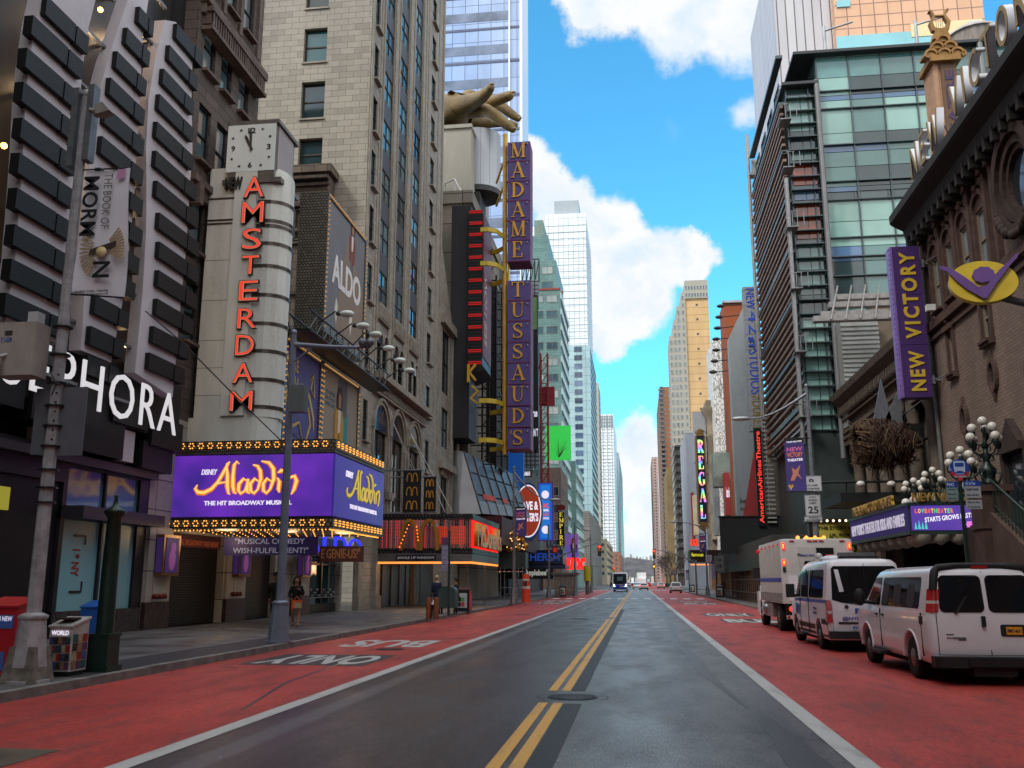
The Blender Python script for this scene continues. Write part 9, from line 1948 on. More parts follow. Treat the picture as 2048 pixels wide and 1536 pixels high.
# other poles down the left
for (px,base,top,ax,ay,lab) in ((1028,1208,935,1100,1000,'grey lamp post with a banner and thin arm left of the oval sign'),(1098,1196,1050,None,None,'traffic signal post standing before the video sign'),(1151,1192,1045,1168,1060,'slim lamp post beyond the red letters on the left sidewalk'),(1183,1186,1070,1160,1085,'farther lamp post by the yellow steam pipe')):
  X_,Y_ = GP(px,base,.15); h = YP(px,top,Y_)[1]; arm = None
  if ax: q = YP(ax,ay,Y_); arm = (q[0],Y_,q[1])
  pole_light('street_lamp',lab,X_,Y_,h,arm,r=.13)
def street_banner(label,px0,py0,px1,py1,Y,post):
  a = YP(px0,py0,Y); b = YP(px1,py1,Y); t = thing('street_banner',label,'banner',(a[0],Y,b[1]),'violet theatre banners on lamp posts'); mb = MB(); w_ = b[0]-a[0]; h = a[1]-b[1]
  mb.box(a[0],b[0],Y,Y+.02,b[1],a[1]); obj('cloth',mb,M('banner_violet',(70,58,120),.6,dirt=.12,scale=1.5),t); F = FY(Y)
  for i,(s,m,z0,z1) in enumerate((('THE NEW 42ND STREET',whit,.93,.96),('NEW',M('pr_pink',(220,110,170),.6,dirt=0),.76,.84),('VICTORY',M('pr_orange',(226,130,90),.6,dirt=0),.65,.74),('THEATER',whit,.57,.62))): text(F,s,a[0]+w_*.1,b[0]-w_*.1,b[1]+h*z0,b[1]+h*z1,m,t,d=-.002,depth=.005,slope=h*.02)
  mb = MB(); mb.fprism(F,[(a[0]+w_*x,b[1]+h*y) for x,y in ((.2,.2),(.35,.34),(.3,.45),(.5,.4),(.75,.5),(.62,.34),(.8,.22),(.55,.3),(.4,.2))],-.006,0); obj('printed_acrobat',mb,M('pr_skin',(190,120,100),.6,dirt=0),t)
  mb = MB(); mb.ribbon([(a[0]+w_*.12,b[1]+h*.12,.04*h),(a[0]+w_*.2,b[1]+h*.04,.05*h),(a[0]+w_*.3,b[1]+h*.12,.04*h)],F,-.007,0); obj('printed_mark',mb,M('pr_gold',(206,160,60),.6),t)
  mb = MB(); mb.box(a[0],b[0]+post,Y,Y+.03,a[1],a[1]+.05); mb.box(a[0],b[0]+post,Y,Y+.03,b[1]-.05,b[1]); mb.box(a[0],b[0],Y-.005,Y,a[1]-.07*h,a[1]); obj('arm',mb,plast,t)
street_banner('violet theatre banner on the lamp post beside the white speed limit signs',1568,878,1614,982,42.0,.25)
street_banner('small violet theatre banner near the oval restaurant sign',1030,1015,1053,1072,67.4,-.1)
street_banner('tiny violet theatre banner under the rainbow cinema sign',1398,1068,1413,1104,108,.2)
# hydrant, bollards, mailbox, solar bin, bus pole
HX,HY_ = GP(866,1237,.15)
t = thing('fire_hydrant','silver-capped black fire hydrant between two rusty orange posts','hydrant',(HX,HY_,SWZ)); mb = MB(); mb.lathe((HX,HY_,SWZ),[(.15,0),(.15,.05),(.1,.08),(.1,.55),(.12,.57),(.12,.6)],12); mb.tube([(HX-.2,HY_,.6),(HX+.2,HY_,.6)],.05,8); obj('barrel',mb,black,t); mb = MB(); mb.lathe((HX,HY_,SWZ+.6),[(.12,0),(.1,.1),(.04,.16),(.04,.2),(0,.2)],12); obj('cap',mb,M('cap_silver',(190,192,196),.3,.6,.1),t)
for i,(px,lab) in enumerate(((857,'rusty orange steel post left of the hydrant'),(873,'rusty orange steel post right of the hydrant'))):
  x = YP(px,1237,HY_)[0]; t = thing('bollard',lab,'bollard',(x,HY_,SWZ),'orange posts guarding the hydrant'); mb = MB(); mb.lathe((x,HY_-.1*i,SWZ),[(.12,0),(.12,.86),(.1,.9),(0,.92)],12); obj('post',mb,M('rust_orange',(130,72,44),.7,dirt=.35,scale=5),t)
X_,Y_ = -9.6,47.5; t = thing('mailbox','dark green rounded street mailbox behind the bus stop pole','mailbox',(X_,Y_,SWZ)); mb = MB(); P = [(X_-.45,.45),(X_+.45,.45),(X_+.45,1.25)]+[(X_+.45*math.cos(R(a)),1.25+.28*math.sin(R(a))) for a in range(0,181,15)]+[(X_-.45,1.25)]
mb.prism(P,lambda u,v: Vector((u,Y_,v)),lambda u,v: Vector((u,Y_+.75,v))); obj('body',mb,M('mailbox_green',(62,82,78),.45,dirt=.2,scale=3),t); mb = MB(); [mb.box(X_+sx,X_+sx+.08,Y_+dy,Y_+dy+.08,SWZ,.45) for sx in (-.43,.35) for dy in (.02,.65)]; obj('leg',mb,plast,t)
def solarbin(label,x,y,s=1):
  t = thing('litter_bin',label,'litter bin',(x,y,SWZ),'solar litter bins'); mb = MB(); w_ = .75*s; mb.hexa([(x,y,SWZ),(x+w_,y,SWZ),(x+w_,y+w_,SWZ),(x,y+w_,SWZ),(x,y,1.15*s+.1),(x+w_,y,1.15*s+.1),(x+w_,y+w_,1.3*s+.1),(x,y+w_,1.3*s+.1)]); obj('case',mb,black,t)
  mb = MB(); mb.box(x+w_,x+w_+.02,y+.05,y+w_-.05,SWZ+.1,1.1*s+.1); mb.box(x-.02,x,y+.05,y+w_-.05,SWZ+.1,1.1*s+.1); obj('red_panel',mb,M('panel_crimson',(198,50,66),.5,dirt=.08),t); mb = MB(); mb.box(x+.12,x+w_-.12,y-.02,y,.35,.98*s+.1); obj('notice',mb,M('notice_pale',(180,184,182),.5,dirt=0),t)
  for k,c in enumerate(((40,40,44),(198,50,66),(40,40,44),(90,160,80))): mb = MB(); mb.box(x+.16+.2*(k % 2),x+.34+.2*(k % 2),y-.03,y-.02,.42+.26*(k//2),.64+.26*(k//2)); obj('notice_block',mb,M('nb%d%d%d' % c,c,.5,dirt=0),t)
solarbin('black solar litter bin with a crimson side next to the mailbox',-9.95,51.5,1.05)
solarbin('far black and red litter bin on the left sidewalk',*GP(1119,1193,.15)); solarbin('black and red litter bin by the lamp post on the right sidewalk',8.0,101); solarbin('farther litter bin on the right, beyond the lamp post',7.9,150)
def bus_pole(label,px,base,top,s0,s1,Y=None,X=None,w_=.28,m2=(150,146,170)):
  if Y is None: X,Y = GP(px,base,.15)
  h = YP(px,top,Y)[1]; t = thing('bus_stop_pole',label,'bus stop',(X,Y,SWZ),'slim bus stop poles'); mb = MB(); mb.box(X-.05,X+.05,Y-.05,Y+.05,SWZ,h); obj('pole',mb,M('pole_green',(34,50,46),.4,.2,.2),t)
  z1,z0 = YP(px,s0,Y)[1],YP(px,s1,Y)[1]; mb = MB(); mb.box(X-.08-w_,X-.06,Y-.08,Y-.05,z0,z1); obj('timetable',mb,M('timetable',m2,.5,dirt=.25,scale=8),t); mb = MB(); mb.box(X-.08-w_,X-.06,Y-.085,Y-.08,z1-.35,z1); obj('header',mb,M('header_violet',(96,60,96),.5,dirt=0),t)
  n = int((z0-z1)/-.22); mb = MB(); [mb.box(X-.06-w_,X-.09,Y-.086,Y-.081,z0+.08+.22*k,z0+.1+.22*k) for k in range(max(1,n-1))]; obj('printed_line',mb,policeb,t)
bus_pole('tall dark bus stop pole with a violet timetable in front of the mailbox',897,1232,1062,1075,1142)
# newsstand, people shelter boxes, yellow steam pipe, orange stack
t = thing('steam_stack','orange and white striped steam stack on the left kerb','steam stack',(-9.0,76,SWZ)); X_,Y_ = GP(1052,1205,.15); h = YP(1052,1148,Y_)[1]; om = M('stack_orange',(222,76,44),.5,dirt=.12)
mb = MB(); mb.lathe((X_,Y_,0),[(.34,SWZ),(.33,1.0),(.28,h-.2),(.26,h)],14); obj('stack',mb,om,t); mb = MB(); mb.lathe((X_,Y_,0),[(.335,1.2),(.325,1.4)],14); mb.lathe((X_,Y_,0),[(.30,1.8),(.295,1.95)],14); obj('stripe',mb,M('stripe_white',(214,206,198),.5),t); mb = MB(); mb.box(X_-.12,X_+.12,Y_-.36,Y_-.3,1.4,1.8); obj('notice',mb,black,t)
t = thing('steam_stack','tall yellow steam pipe beyond the red cinema letters','steam stack',(-8.9,112,SWZ)); X_,Y_ = GP(1174,1188,.15); Y_ = 118; a = YP(1170,1180,Y_)[0]; mb = MB(); mb.lathe((a+.3,Y_,0),[(.25,SWZ),(.25,YP(1174,1162,Y_)[1])],12); obj('foot',mb,M('stack_grey',(110,106,104)),t); mb = MB(); mb.lathe((a+.3,Y_,0),[(.42,YP(1174,1162,Y_)[1]),(.42,YP(1174,1132,Y_)[1])],14); obj('drum',mb,M('drum_yellow',(206,190,50),.5,dirt=.12),t)
X_,Y_ = GP(1148,1192,.15); t = thing('newsstand','grey metal newsstand on the left sidewalk past the traffic post','kiosk',(X_-1,Y_,SWZ)); mb = MB(); mb.box(X_-2.2,X_+.3,Y_,Y_+3,SWZ,2.5); mb.box(X_-2.5,X_+.6,Y_-.3,Y_+3.3,2.5,2.75); obj('cabin',mb,M('kiosk_grey',(118,116,110),.4,.3,.2),t); mb = MB(); [mb.box(X_-2.1+k*.6,X_-1.6+k*.6,Y_-.05,Y_,.5,2.3) for k in range(4)]; obj('shelf',mb,M('kiosk_goods',(150,140,124),.5,dirt=.5,scale=7),t)
# traffic signals
def signal(label,X_,Y_,z,lit,m=None,group='traffic signals over the road'):
  t = thing('traffic_signal',label,'traffic signal',(X_,Y_,z),group); mb = MB(); mb.box(X_-.17,X_+.17,Y_,Y_+.25,z-.55,z+.55); obj('housing',mb,m or M('signal_olive',(60,60,40),.5,dirt=.2),t)
  for k,(c,e) in enumerate((((255,52,24),5.0 if lit == 0 else 0),((255,170,30),5.0 if lit == 1 else 0),((30,80,60),0))):
    mb = MB(); mb.lathe((X_,Y_-.03,z+.36-.36*k),[(.0,-.02),(.12,0),(.12,.04)],14,axis=1); obj('lens',mb,M('lens_%d_%d' % (k,lit),c if e or k != 0 else (70,16,12),.3,dirt=0,emit=e),t)
    mb = MB(); mb.tube([(X_+.14*math.cos(R(a)),Y_-.12,z+.36-.36*k+.14*math.sin(R(a))) for a in range(-10,191,20)],.015,4); obj('visor',mb,black,t)
  return t
def mast(label,bpx,bpy,ppy,epx,epy,spx,spy,lit,slabel,Y_=None,X_=None,om_=None):
  if Y_ is None: X_,Y_ = GP(bpx,bpy,.15)
  top = YP(bpx,ppy,Y_)[1]; t = thing('signal_mast',label,'signal mast',(X_,Y_,SWZ),'signal masts reaching over the road'); mb = MB(); mb.tube([(X_,Y_,SWZ),(X_,Y_,top)],[.13,.1],8); obj('post',mb,galv,t); e = YP(epx,epy,Y_); mb = MB(); mb.tube([(X_,Y_,top-.3),(X_+(e[0]-X_)*.5,Y_,top-.3+(e[1]-top+.3)*.62),(e[0],Y_,e[1])],[.07,.055,.04],6); mb.tube([(X_,Y_,top-.05),(X_+(e[0]-X_)*.35,Y_,top-.3+(e[1]-top+.3)*.5)],.02,5); obj('arm',mb,galv,t)
  s = YP(spx,spy,Y_); signal(slabel,s[0],Y_-.1,s[1],lit,om_)
mast('grey signal mast in front of the video sign reaching right over the road',1098,1196,1118,1196,1086,1199,1101,0,'red traffic signal hanging left of the road end')
mast('grey signal mast on the right kerb with a long arm reaching left',1394,1190,1120,1305,1097,1308,1108,0,'red traffic signal on the right side near the brick tower')
mast('farther signal mast on the right beside the bare tree',1352,1182,1145,1310,1127,1308,1133,1,'amber-cased traffic signal below the red one on the right',om_=M('signal_yellow',(206,140,30),.5))
mast('far signal mast on the left beyond the bus',1215,1180,1130,1228,1133,1228,1140,0,'small red traffic signal left of the bus',Y_=205,X_=-9.6,om_=M('signal_yellow',(206,140,30),.5))
t = thing('pedestrian_signal','black signal head with a small red hand on the left mast','traffic signal',(-8.9,93,3)); q = YP(1113,1100,93); mb = MB(); mb.box(q[0]-.4,q[0]+.1,93,93.3,q[1]-.3,q[1]+.3); obj('housing',mb,M('red_housing',(130,36,34),.5),t); mb = MB(); mb.box(q[0]-.3,q[0],92.97,93,q[1]-.2,q[1]+.2); obj('lens',mb,M('lens_red',(220,50,40),emit=.5),t)
# right hand lamp posts
LXR = 8.05; LYR = XP(1632,1060,LXR)[0]
t = pole_light('street_lamp','grey lamp post with a curved arm, carrying speed limit signs and a violet banner',LXR,LYR,YP(1611,772,LYR)[1],(YP(1497,838,LYR)[0],LYR,YP(1497,838,LYR)[1]),r=.14,luminaire=True)
def sgn(name,label,px0,py0,px1,py1,Y,lines,parent=None,m=None,lm=None,border=True):
  a = YP(px0,py0,Y); b = YP(px1,py1,Y); t = thing(name,label,'sign',(a[0],Y,b[1])); mb = MB(); mb.box(a[0],b[0],Y,Y+.02,b[1],a[1]); obj('plate',mb,m or M('sign_white2',(186,186,190),.45,dirt=.06),t); W = b[0]-a[0]; H_ = a[1]-b[1]; F = FY(Y)
  if border: mb = MB(); q = .012; mb.ribbon([(a[0]+.02,b[1]+.02,q),(b[0]-.02,b[1]+.02,q),(b[0]-.02,a[1]-.02,q),(a[0]+.02,a[1]-.02,q),(a[0]+.02,b[1]+.02,q)],F,-.004,0); obj('border',mb,black,t)
  for (s,u0,u1,v0,v1) in lines: text(F,s,a[0]+W*u0,a[0]+W*u1,b[1]+H_*v0,b[1]+H_*v1,lm or black,t,d=-.003,depth=.004,bold=.02)
  return t,a,b
sY = LYR-.2
t,a,b = sgn('camera_sign','white camera sign reading bus lanes photo enforced, top of the three on the post',1602,952,1644,982,sY,[('BUS LANES',.2,.8,.32,.44),('PHOTO ENFORCED',.1,.9,.1,.22)])
mb = MB(); cx_,cz_ = (a[0]+b[0])/2,b[1]+(a[1]-b[1])*.7; mb.box(cx_-.1,cx_+.1,sY-.008,sY,cz_-.06,cz_+.05); mb.box(cx_-.04,cx_+.03,sY-.008,sY,cz_+.05,cz_+.08); obj('camera_symbol',mb,black,t); mb = MB(); mb.lathe((cx_,sY-.01,cz_-.005),[(.035,0),(.035,.004)],14,axis=1); obj('camera_symbol',mb,M('sign_white2',(186,186,190)),t)
sgn('speed_limit_sign','white city speed limit 25 sign, middle of the three on the post',1609,990,1643,1032,sY,[('CITY',.28,.72,.84,.93),('SPEED',.22,.78,.7,.79),('LIMIT',.26,.74,.56,.65),('25',.17,.83,.12,.46)])
sgn('enforced_sign','narrow white photo enforced sign, lowest of the three on the post',1609,1033,1645,1043,sY,[('PHOTO',.25,.75,.56,.86),('ENFORCED',.12,.88,.14,.44)])
pole_light('street_lamp','lamp post on the right kerb by the far litter bin',7.95,XP(1414,1150,7.95)[0],YP(1414,1050,XP(1414,1150,7.95)[0])[1],(YP(1362,1028,99)[0],XP(1414,1150,7.95)[0],YP(1362,1028,99)[1]),r=.13)
sgn('grey_sign','small grey parking sign on the far right lamp post',1411,1110,1424,1124,97,[('BUS',.2,.8,.5,.8),('STOP',.2,.8,.15,.42)],lm=M('signblue',(60,80,130),.5))
sgn('grey_sign','larger pale sign board beside the sidewalk shed',1428,1112,1447,1142,96,[('7 AM',.2,.8,.6,.85),('6 PM',.2,.8,.2,.45)],border=False,m=M('board_grey',(120,122,122),.5))
bus_pole('slim pole with a red and white timetable on the right sidewalk',1434,1196,1120,1121,1156,w_=.35,m2=(206,202,204)); bus_pole('farther slim pole with a red and white timetable',1379,1186,1138,1140,1160,w_=.35,m2=(206,202,204))
# bus stop sign in front of the marquee
MX_,MY_ = 8.35,XP(1930,1070,8.35)[0]
t = thing('bus_stop_sign','round blue and red bus stop sign with route panels on a green pole','bus stop',(MX_,MY_,SWZ)); q = YP(1917,938,MY_); mb = MB(); mb.tube([(MX_,MY_,SWZ),(MX_,MY_,q[1])],.05,8); obj('pole',mb,gm,t)
FM = FY(MY_-.06); r_ = YP(1937,938,MY_)[0]-q[0]; X0_ = MX_
mb = MB(); mb.fprism(FM,[(X0_+r_*math.cos(R(a)),q[1]+r_*math.sin(R(a))) for a in range(0,360,12)],-.02,0); obj('disc',mb,M('disc_blue',(30,60,150),.4,dirt=.05),t); mb = MB(); mb.ribbon([(X0_+r_*.86*math.cos(R(a)),q[1]+r_*.86*math.sin(R(a)),r_*.3) for a in range(205,336,10)],FM,-.026,-.02); mb.box(X0_-.05,X0_+.05,MY_-.09,MY_-.06,q[1]-r_*1.25,q[1]-r_*.9); obj('red_band',mb,M('band_red',(190,40,44),.4,dirt=0),t)
wd = M('sign_lightblue',(170,186,214),.5,dirt=0); mb = MB(); mb.fprism(FM,rr(X0_-.14,X0_+.14,q[1]-.06,q[1]+.2,.04),-.026,-.02); mb.box(X0_-.13,X0_-.07,MY_-.086,MY_-.08,q[1]-.09,q[1]-.05); mb.box(X0_+.07,X0_+.13,MY_-.086,MY_-.08,q[1]-.09,q[1]-.05); mb.ribbon([(X0_-.14,q[1]-.14,.015),(X0_+.14,q[1]-.14,.015)],FM,-.026,-.02); mb.fprism(FM,[(X0_+.12,q[1]-.17),(X0_+.18,q[1]-.14),(X0_+.12,q[1]-.11)],-.026,-.02); obj('bus_symbol',mb,wd,t)
mb = MB(); mb.fprism(FM,rr(X0_-.11,X0_+.11,q[1]+.05,q[1]+.15,.02),-.03,-.026); obj('bus_symbol',mb,M('disc_blue',(30,60,150)),t); mb = MB(); mb.ribbon([(X0_-.24+.03*math.cos(R(a)),q[1]-.02+.04*math.sin(R(a)),.012) for a in range(60,331,30)],FM,-.026,-.02); mb.ribbon([(X0_-.25,q[1]+.07,.014),(X0_-.24,q[1]-.01,.014),(X0_-.2,q[1]-.02,.014)],FM,-.027,-.02); obj('wheelchair_symbol',mb,wd,t)
text(FM,'NO STANDING',X0_-r_*.6,X0_+r_*.6,q[1]-r_*.95,q[1]-r_*.75,wd,t,d=-.027,depth=.003)
for (xa,ya,xb,yb,head,lines) in ((1890,964,1916,1001,'M42',('Times Square','South','Javits Center')),(1926,962,1962,996,'42 St Pier',('Rockland Coaches','Line Library')),(1930,1000,1964,1018,None,('West 42 St &','7 Avenue'))):
  a = YP(xa,ya,MY_); b = YP(xb,yb,MY_); W = b[0]-a[0]; H_ = a[1]-b[1]; mb = MB(); mb.box(a[0],b[0],MY_-.05,MY_-.03,b[1],a[1]); o = obj('route_panel',mb,M('panel_teal_grey',(120,140,140) if head == 'M42' else (150,152,156),.5,dirt=.06) if False else M('panel_%s' % (head or 'low').replace(' ',''),(118,142,140) if head == 'M42' else (152,154,158),.5,dirt=.06),t); k = 0
  if head: mb = MB(); mb.box(a[0],b[0],MY_-.056,MY_-.05,a[1]-H_*.3,a[1]); obj('blue_header',mb,M('disc_blue',(30,60,150)),t); text(FY(MY_-.056),head,a[0]+W*.08,a[0]+W*.72,a[1]-H_*.25,a[1]-H_*.06,wd,t,d=0,depth=.003); k = .3
  n = len(lines)
  for i,s in enumerate(lines): h_ = (1-k)/n; text(FY(MY_-.05),s,a[0]+W*.1,a[0]+W*.85,a[1]-H_*(k+h_*(i+.75)),a[1]-H_*(k+h_*(i+.3)),M('panel_ink',(40,50,70),.6,dirt=0),t,d=-.001,depth=.003)
# overhead cable on the left
t = thing('overhead_cable','thin black cable sloping from the striped shop to the marquee','cable',(-13,28,8)); a = YP(365,685,27); b = YP(567,886,31.9); mb = MB(); mb.tube([(a[0]-1,26.4,a[1]+.9),(a[0],27,a[1]),((a[0]+b[0])/2,29.5,(a[1]+b[1])/2-.05),(b[0],31.9,b[1])],.022,5); c = YP(615,895,31.95); mb.tube([(c[0],31.95,c[1]),(-16.4,36,10)],.02,5); obj('cable',mb,black,t)
# ---- people: one continuous skinned body each, clothing laid over it
def person(label,x,y,heading,pose,coat,legs,skinc,hairc,coat_len=.5,hat=False,s=1.0,group=None,longhair=False,shoes=(24,22,24)):
  """pose: dict of joint positions in body space (x right, y forward, z up)"""
  z0 = SWZ; t = thing('person',label,'person',(x,y,z0),group)
  Mx = Matrix.Translation((x,y,z0)) @ Matrix.Rotation(heading,4,'Z') @ Matrix.Scale(s,4)
  J = dict(pelvis=(0,0,.95),spine=(0,.0,1.15),chest=(0,.02,1.36),neck=(0,.02,1.5),head0=(0,.04,1.58),head1=(0,.05,1.7),
    shl=(-.17,.01,1.42),shr=(.17,.01,1.42),ell=(-.22,-.05,1.16),elr=(.22,-.05,1.16),wrl=(-.2,.12,.98),wrr=(.2,.12,.98),
    hil=(-.09,0,.9),hir=(.09,0,.9),knl=(-.1,.1,.5),knr=(.1,-.02,.5),anl=(-.1,.1,.09),anr=(.1,-.25,.14),tol=(-.1,.24,.03),tor=(.1,-.12,.03)); J.update(pose)
  order = list(J); idx = {k: i for i,k in enumerate(order)}
  E_ = [('pelvis','spine'),('spine','chest'),('chest','neck'),('neck','head0'),('head0','head1'),('chest','shl'),('chest','shr'),('shl','ell'),('shr','elr'),('ell','wrl'),('elr','wrr'),('pelvis','hil'),('pelvis','hir'),('hil','knl'),('hir','knr'),('knl','anl'),('knr','anr'),('anl','tol'),('anr','tor')]
  rad = dict(pelvis=(.15,.11),spine=(.13,.1),chest=(.16,.115),neck=(.055,.055),head0=(.075,.08),head1=(.085,.095),shl=(.07,.07),shr=(.07,.07),ell=(.05,.05),elr=(.05,.05),wrl=(.032,.032),wrr=(.032,.032),hil=(.1,.1),hir=(.1,.1),knl=(.062,.062),knr=(.062,.062),anl=(.042,.042),anr=(.042,.042),tol=(.035,.03),tor=(.035,.03))
  b = skin_obj('body',[Mx @ Vector(J[k]) for k in order],[(idx[a],idx[b_]) for a,b_ in E_],[tuple(v*s for v in rad[k]) for k in order],M('skin_%d' % skinc[0],skinc,.55,dirt=0),t,sub=1)
  b.data.materials.append(M('legs_%d_%d_%d' % legs,legs,.7,dirt=.1,scale=6)); b.data.materials.append(M('shoes_%d' % shoes[0],shoes,.5))
  inv = Mx.inverted()
  for p in b.data.polygons:
    c = inv @ p.center; p.material_index = 2 if c.z < .1 else (1 if c.z < .95 and abs(c.x) < .17 else 0)
  cm = M('coat_%d_%d_%d' % coat,coat,.75,dirt=.15,scale=6)
  # coat: torso shell and sleeves, again one skinned surface
  V = [J['pelvis'],J['spine'],J['chest'],(J['neck'][0],J['neck'][1],J['neck'][2]-.03),J['shl'],J['ell'],J['wrl'],J['shr'],J['elr'],J['wrr'],(0,.0,.95-coat_len*.5),(0,.0,.95-coat_len)]
  Ed = [(0,1),(1,2),(2,3),(2,4),(4,5),(5,6),(2,7),(7,8),(8,9),(0,10),(10,11)]; rd = [(.18,.14),(.165,.13),(.185,.14),(.075,.075),(.085,.085),(.066,.066),(.05,.05),(.085,.085),(.066,.066),(.05,.05),(.19,.16),(.2,.17)]
  skin_obj('coat',[Mx @ Vector(v) for v in V],Ed,[tuple(q*s for q in r_) for r_ in rd],cm,t,sub=1)
  hx,hy,hz = J['head1']; hm = M('hair_%d_%d' % (hairc[0],hairc[1]),hairc,.7,dirt=.2,scale=9); mb = MB()
  n_ = 10; c0 = Vector((hx,hy-.02,hz+.0)); mb.ball(c0+Vector((0,-.015,.025)),.118,12,sq=(.92,1.0,1.0))
  if longhair: mb.ball(c0+Vector((0,-.05,-.1)),.12,10,sq=(1,.7,1.3)); [mb.tube([c0+Vector((sg*.08,-.02,.02)),c0+Vector((sg*.11,-.0,-.12)),c0+Vector((sg*.09,.0,-.26))],[.05,.05,.03],8) for sg in (-1,1)]
  else: pass
  me = mb.mesh('hair',hm); me.transform(Mx); o = bpy.data.objects.new('hair',me); link(o,t)
  f = MB(); f.ball((hx,hy+.035,hz-.03),.088,12,sq=(.86,.9,1.15)); f.ball((hx,hy+.115,hz-.045),.018,6,sq=(.8,1,1.3)); [f.ball((hx+sg*.078,hy+.01,hz-.04),.025,6,sq=(.5,1,1.3)) for sg in (-1,1)]; me = f.mesh('face',b.data.materials[0]); me.transform(Mx); o = bpy.data.objects.new('face',me); link(o,t)
  f = MB(); [f.ball((hx+sg*.033,hy+.108,hz-.015),.011,6) for sg in (-1,1)]; f.ball((hx,hy+.106,hz-.085),.02,6,sq=(1.2,.4,.35)); me = f.mesh('eyes_and_mouth',M('feature_dark',(60,34,32),.5,dirt=0)); me.transform(Mx); o = bpy.data.objects.new('eyes_and_mouth',me); link(o,t)
  if hat: mb = MB(); mb.ball((hx,hy-.01,hz+.05),.125,12,sq=(1,1.05,.85)); me = mb.mesh('hat',cm); me.transform(Mx); o = bpy.data.objects.new('hat',me); link(o,t)
  # hands: palm, four fingers and a thumb
  for k in ('wrl','wrr'):
    w0 = Vector(J[k]); e0 = Vector(J['ell' if k == 'wrl' else 'elr']); d = (w0-e0).normalized(); sd2 = d.cross(Vector((0,1,0)) if abs(d.y) < .8 else Vector((1,0,0))).normalized(); V = [w0,w0+d*.08]; Ed = [(0,1)]; rd = [(.028,.022),(.036,.018)]
    for q in range(4): f0 = w0+d*.09+sd2*(.03-.02*q); L_ = (.06,.072,.068,.052)[q]; V += [f0,f0+d*L_*.6+Vector((0,0,-.008)),f0+d*L_+Vector((0,0,-.025))]; i0 = len(V)-3; Ed += [(1,i0),(i0,i0+1),(i0+1,i0+2)]; rd += [(.009,.009)]*3
    th = w0+d*.03+sd2*.035; V += [th,th+d*.04+sd2*.02]; i0 = len(V)-2; Ed += [(0,i0),(i0,i0+1)]; rd += [(.011,.011)]*2
    skin_obj('hand',[Mx @ v for v in V],Ed,[tuple(q*s for q in r_) for r_ in rd],b.data.materials[0],t,sub=1)
  return t,Mx
q1 = (-13.0,33.0); q1 = GP(548,1252,.15); q2 = GP(590,1255,.15)
w1 = dict(knl=(-.1,.2,.52),anl=(-.1,.28,.12),tol=(-.1,.42,.06),knr=(.1,-.02,.5),anr=(.1,-.28,.16),tor=(.1,-.2,.04),wrl=(-.2,.18,1.0),wrr=(.22,-.12,.92),elr=(.24,-.14,1.18))
person('pedestrian in a long black coat and dark hair walking beside the blue-grey lamp',q1[0],q1[1],R(195),w1,(20,19,22),(22,21,24),(128,88,72),(30,24,22),.55,s=1.06,hat=True)
w2 = dict(w1); w2.update(wrl=(-.1,.2,1.32),ell=(-.24,.04,1.14),wrr=(.18,.2,1.02),elr=(.26,.0,1.14))
t,Mx = person('pedestrian in a black jacket with bare legs carrying an orange and tan bag',q2[0],q2[1],R(200),w2,(22,20,22),(156,112,92),(160,112,92),(26,18,18),.14,s=.98,longhair=True)
bgx,bgy = q2[0]+.12,q2[1]-.28; bag = thing('shoulder_bag','orange and tan bag hanging at the side of the bare-legged pedestrian','bag',(bgx,bgy,.85)); mb = MB(); mb.box(bgx-.14,bgx+.17,bgy-.07,bgy+.07,.83,1.1); obj('body',mb,M('bag_tan',(176,150,116),.6,dirt=.1),bag); mb = MB(); mb.box(bgx-.16,bgx-.05,bgy-.075,bgy+.075,.82,1.1); mb.box(bgx-.05,bgx+.18,bgy-.076,bgy+.076,1.03,1.1); mb.tube([(bgx-.1,bgy,1.1),(bgx,bgy+.02,1.24),(bgx+.12,bgy,1.1)],.015,6); obj('strap',mb,M('bag_orange',(216,90,44),.6,dirt=.1),bag)
st = dict(knl=(-.1,.02,.5),anl=(-.1,.0,.09),tol=(-.1,.14,.03),knr=(.1,.02,.5),anr=(.1,-.02,.09),tor=(.1,.12,.03))
person('fair-haired person in a navy jacket standing behind the mailbox',-10.35,48.6,R(10),st,(32,38,62),(40,48,84),(186,150,128),(190,160,112),.15,s=1.05)
person('person in dark clothes half hidden behind the mailbox',-9.55,49.8,R(100),st,(40,34,36),(34,34,38),(150,104,84),(50,34,28),.2,s=.98)
person('dark-clothed pedestrian standing past the litter bin on the right sidewalk',*GP(1448,1194,.15),R(180),st,(26,28,36),(28,28,34),(150,110,90),(30,26,24),.2)
person('worker in a white hat and pale jacket at the end of the sidewalk shed',8.15,61.0,R(200),st,(176,178,184),(40,40,46),(180,130,110),(200,200,204),.15)
for i,(px,py,lab) in enumerate(((1222,1181,'dark-clothed pedestrian crossing left of the bus'),(1229,1181,'pedestrian in grey next to the bus at the far crossing'))): person(lab,*GP(px,py,0),R(60+200*i),w1,(34,34,38) if i == 0 else (90,90,94),(30,30,36),(150,110,90),(30,26,24),.1,group='pedestrians at the far crossing')
t = thing('cyclist_delivery_bike','tiny delivery bicycle with a red box between the bus and the braking car','bicycle',(-1,190,0)); X_,Y_ = GP(1268,1181); mb = MB(); [mb.lathe((X_,Y_+dy,.34),[(.34,-.02),(.34,.02)],16,axis=0) for dy in (0,1.05)]; obj('wheel',mb,tyre,t); mb = MB(); mb.tube([(X_,Y_,.34),(X_,Y_+.4,.85),(X_,Y_+1.05,.34)],.03,6); mb.tube([(X_-.3,Y_+.1,1.05),(X_+.3,Y_+.1,1.05)],.02,6); obj('frame',mb,plast,t); mb = MB(); mb.box(X_-.5,X_-.05,Y_,Y_+.4,.9,1.35); obj('box',mb,M('box_red',(170,40,40),.5),t)
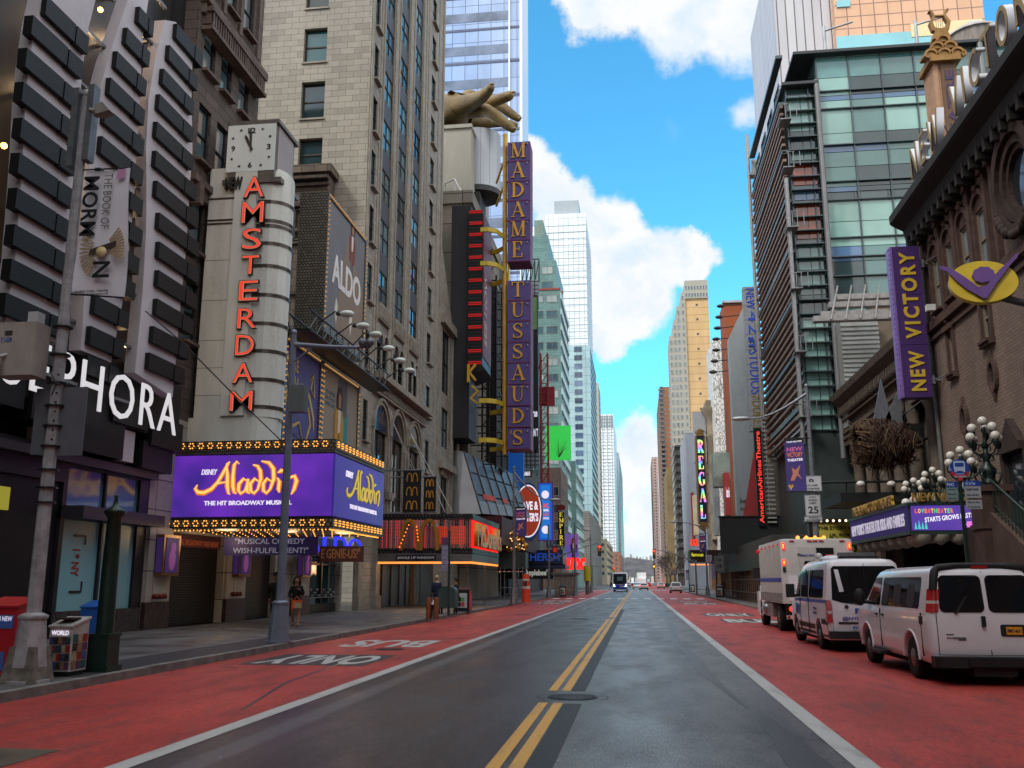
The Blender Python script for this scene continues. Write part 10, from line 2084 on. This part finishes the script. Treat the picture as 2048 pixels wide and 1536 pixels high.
# barrier rails, bare street trees on the far right
m = M('bark_grey',(78,68,62),.9,dirt=.3,scale=4)
def bare_tree(label,x,y,h,seed):
  t = thing('bare_tree',label,'tree',(x,y,SWZ),'bare trees beyond the far crossing'); rng = random.Random(seed); tr = MB(); cr = MB()
  tr.tube([(x,y,SWZ),(x+rng.uniform(-.1,.1),y,h*.2),(x+rng.uniform(-.2,.2),y,h*.38)],[.2,.15,.11],8)
  def br(p,d,L_,r_,n):
    q = p+d*L_; cr.tube([p,(p+q)/2+Vector((rng.uniform(-.1,.1),rng.uniform(-.1,.1),.05)),q],[r_,r_*.8,r_*.55],5,caps=False)
    if n:
      for _ in range(3 if n > 1 else 4): br(q,(d+Vector((rng.uniform(-.75,.75),rng.uniform(-.75,.75),rng.uniform(-.1,.5)))).normalized(),L_*rng.uniform(.6,.85),r_*.6,n-1)
  for k in range(5): br(Vector((x,y,h*.3+.05*k*h*.3)),Vector((rng.uniform(-.8,.8),rng.uniform(-.8,.8),.8)).normalized(),h*.24,.08,3)
  obj('trunk',tr,m,t); obj('crown',cr,m,t)
for i,(x,y,h) in enumerate(((8.6,222,9),(8.9,236,9.5),(8.5,252,9),(9,270,10),(8.6,292,10))): bare_tree('bare street tree, %s of the row beyond the far crossing on the right' % ('nearest','second','third','fourth','fifth')[i],x,y,h,20+i)
t = thing('roof_tree','thin bare shrub growing in front of the green billboard','tree',(-11.5,126,8.5)); X_,Z_ = YP(1118,915,126); rng = random.Random(2); mb = MB()
for k in range(22): a = rng.uniform(-.8,.8); mb.tube([(X_,126,Z_),(X_+a*.6,126,Z_+rng.uniform(.5,.9)),(X_+a*1.5,126+rng.uniform(-.3,.3),Z_+rng.uniform(1.2,2.6))],[.025,.018,.01],4)
obj('crown',mb,m,t)
mb = MB()
for y in range(224,300,6): [mb.tube([(8.2,y+k*.9,.15),(8.2,y+k*.9,1.2)],.03,4) for k in range(5)]; mb.tube([(8.2,y,1.2),(8.2,y+3.6,1.2)],.03,4)
o = obj('bike_rack',mb,plast); prop(o,'line of dark bicycle racks beyond the far crossing on the right','bike rack')
for i,(px,h) in enumerate(((1420,8),(1436,7))): pass
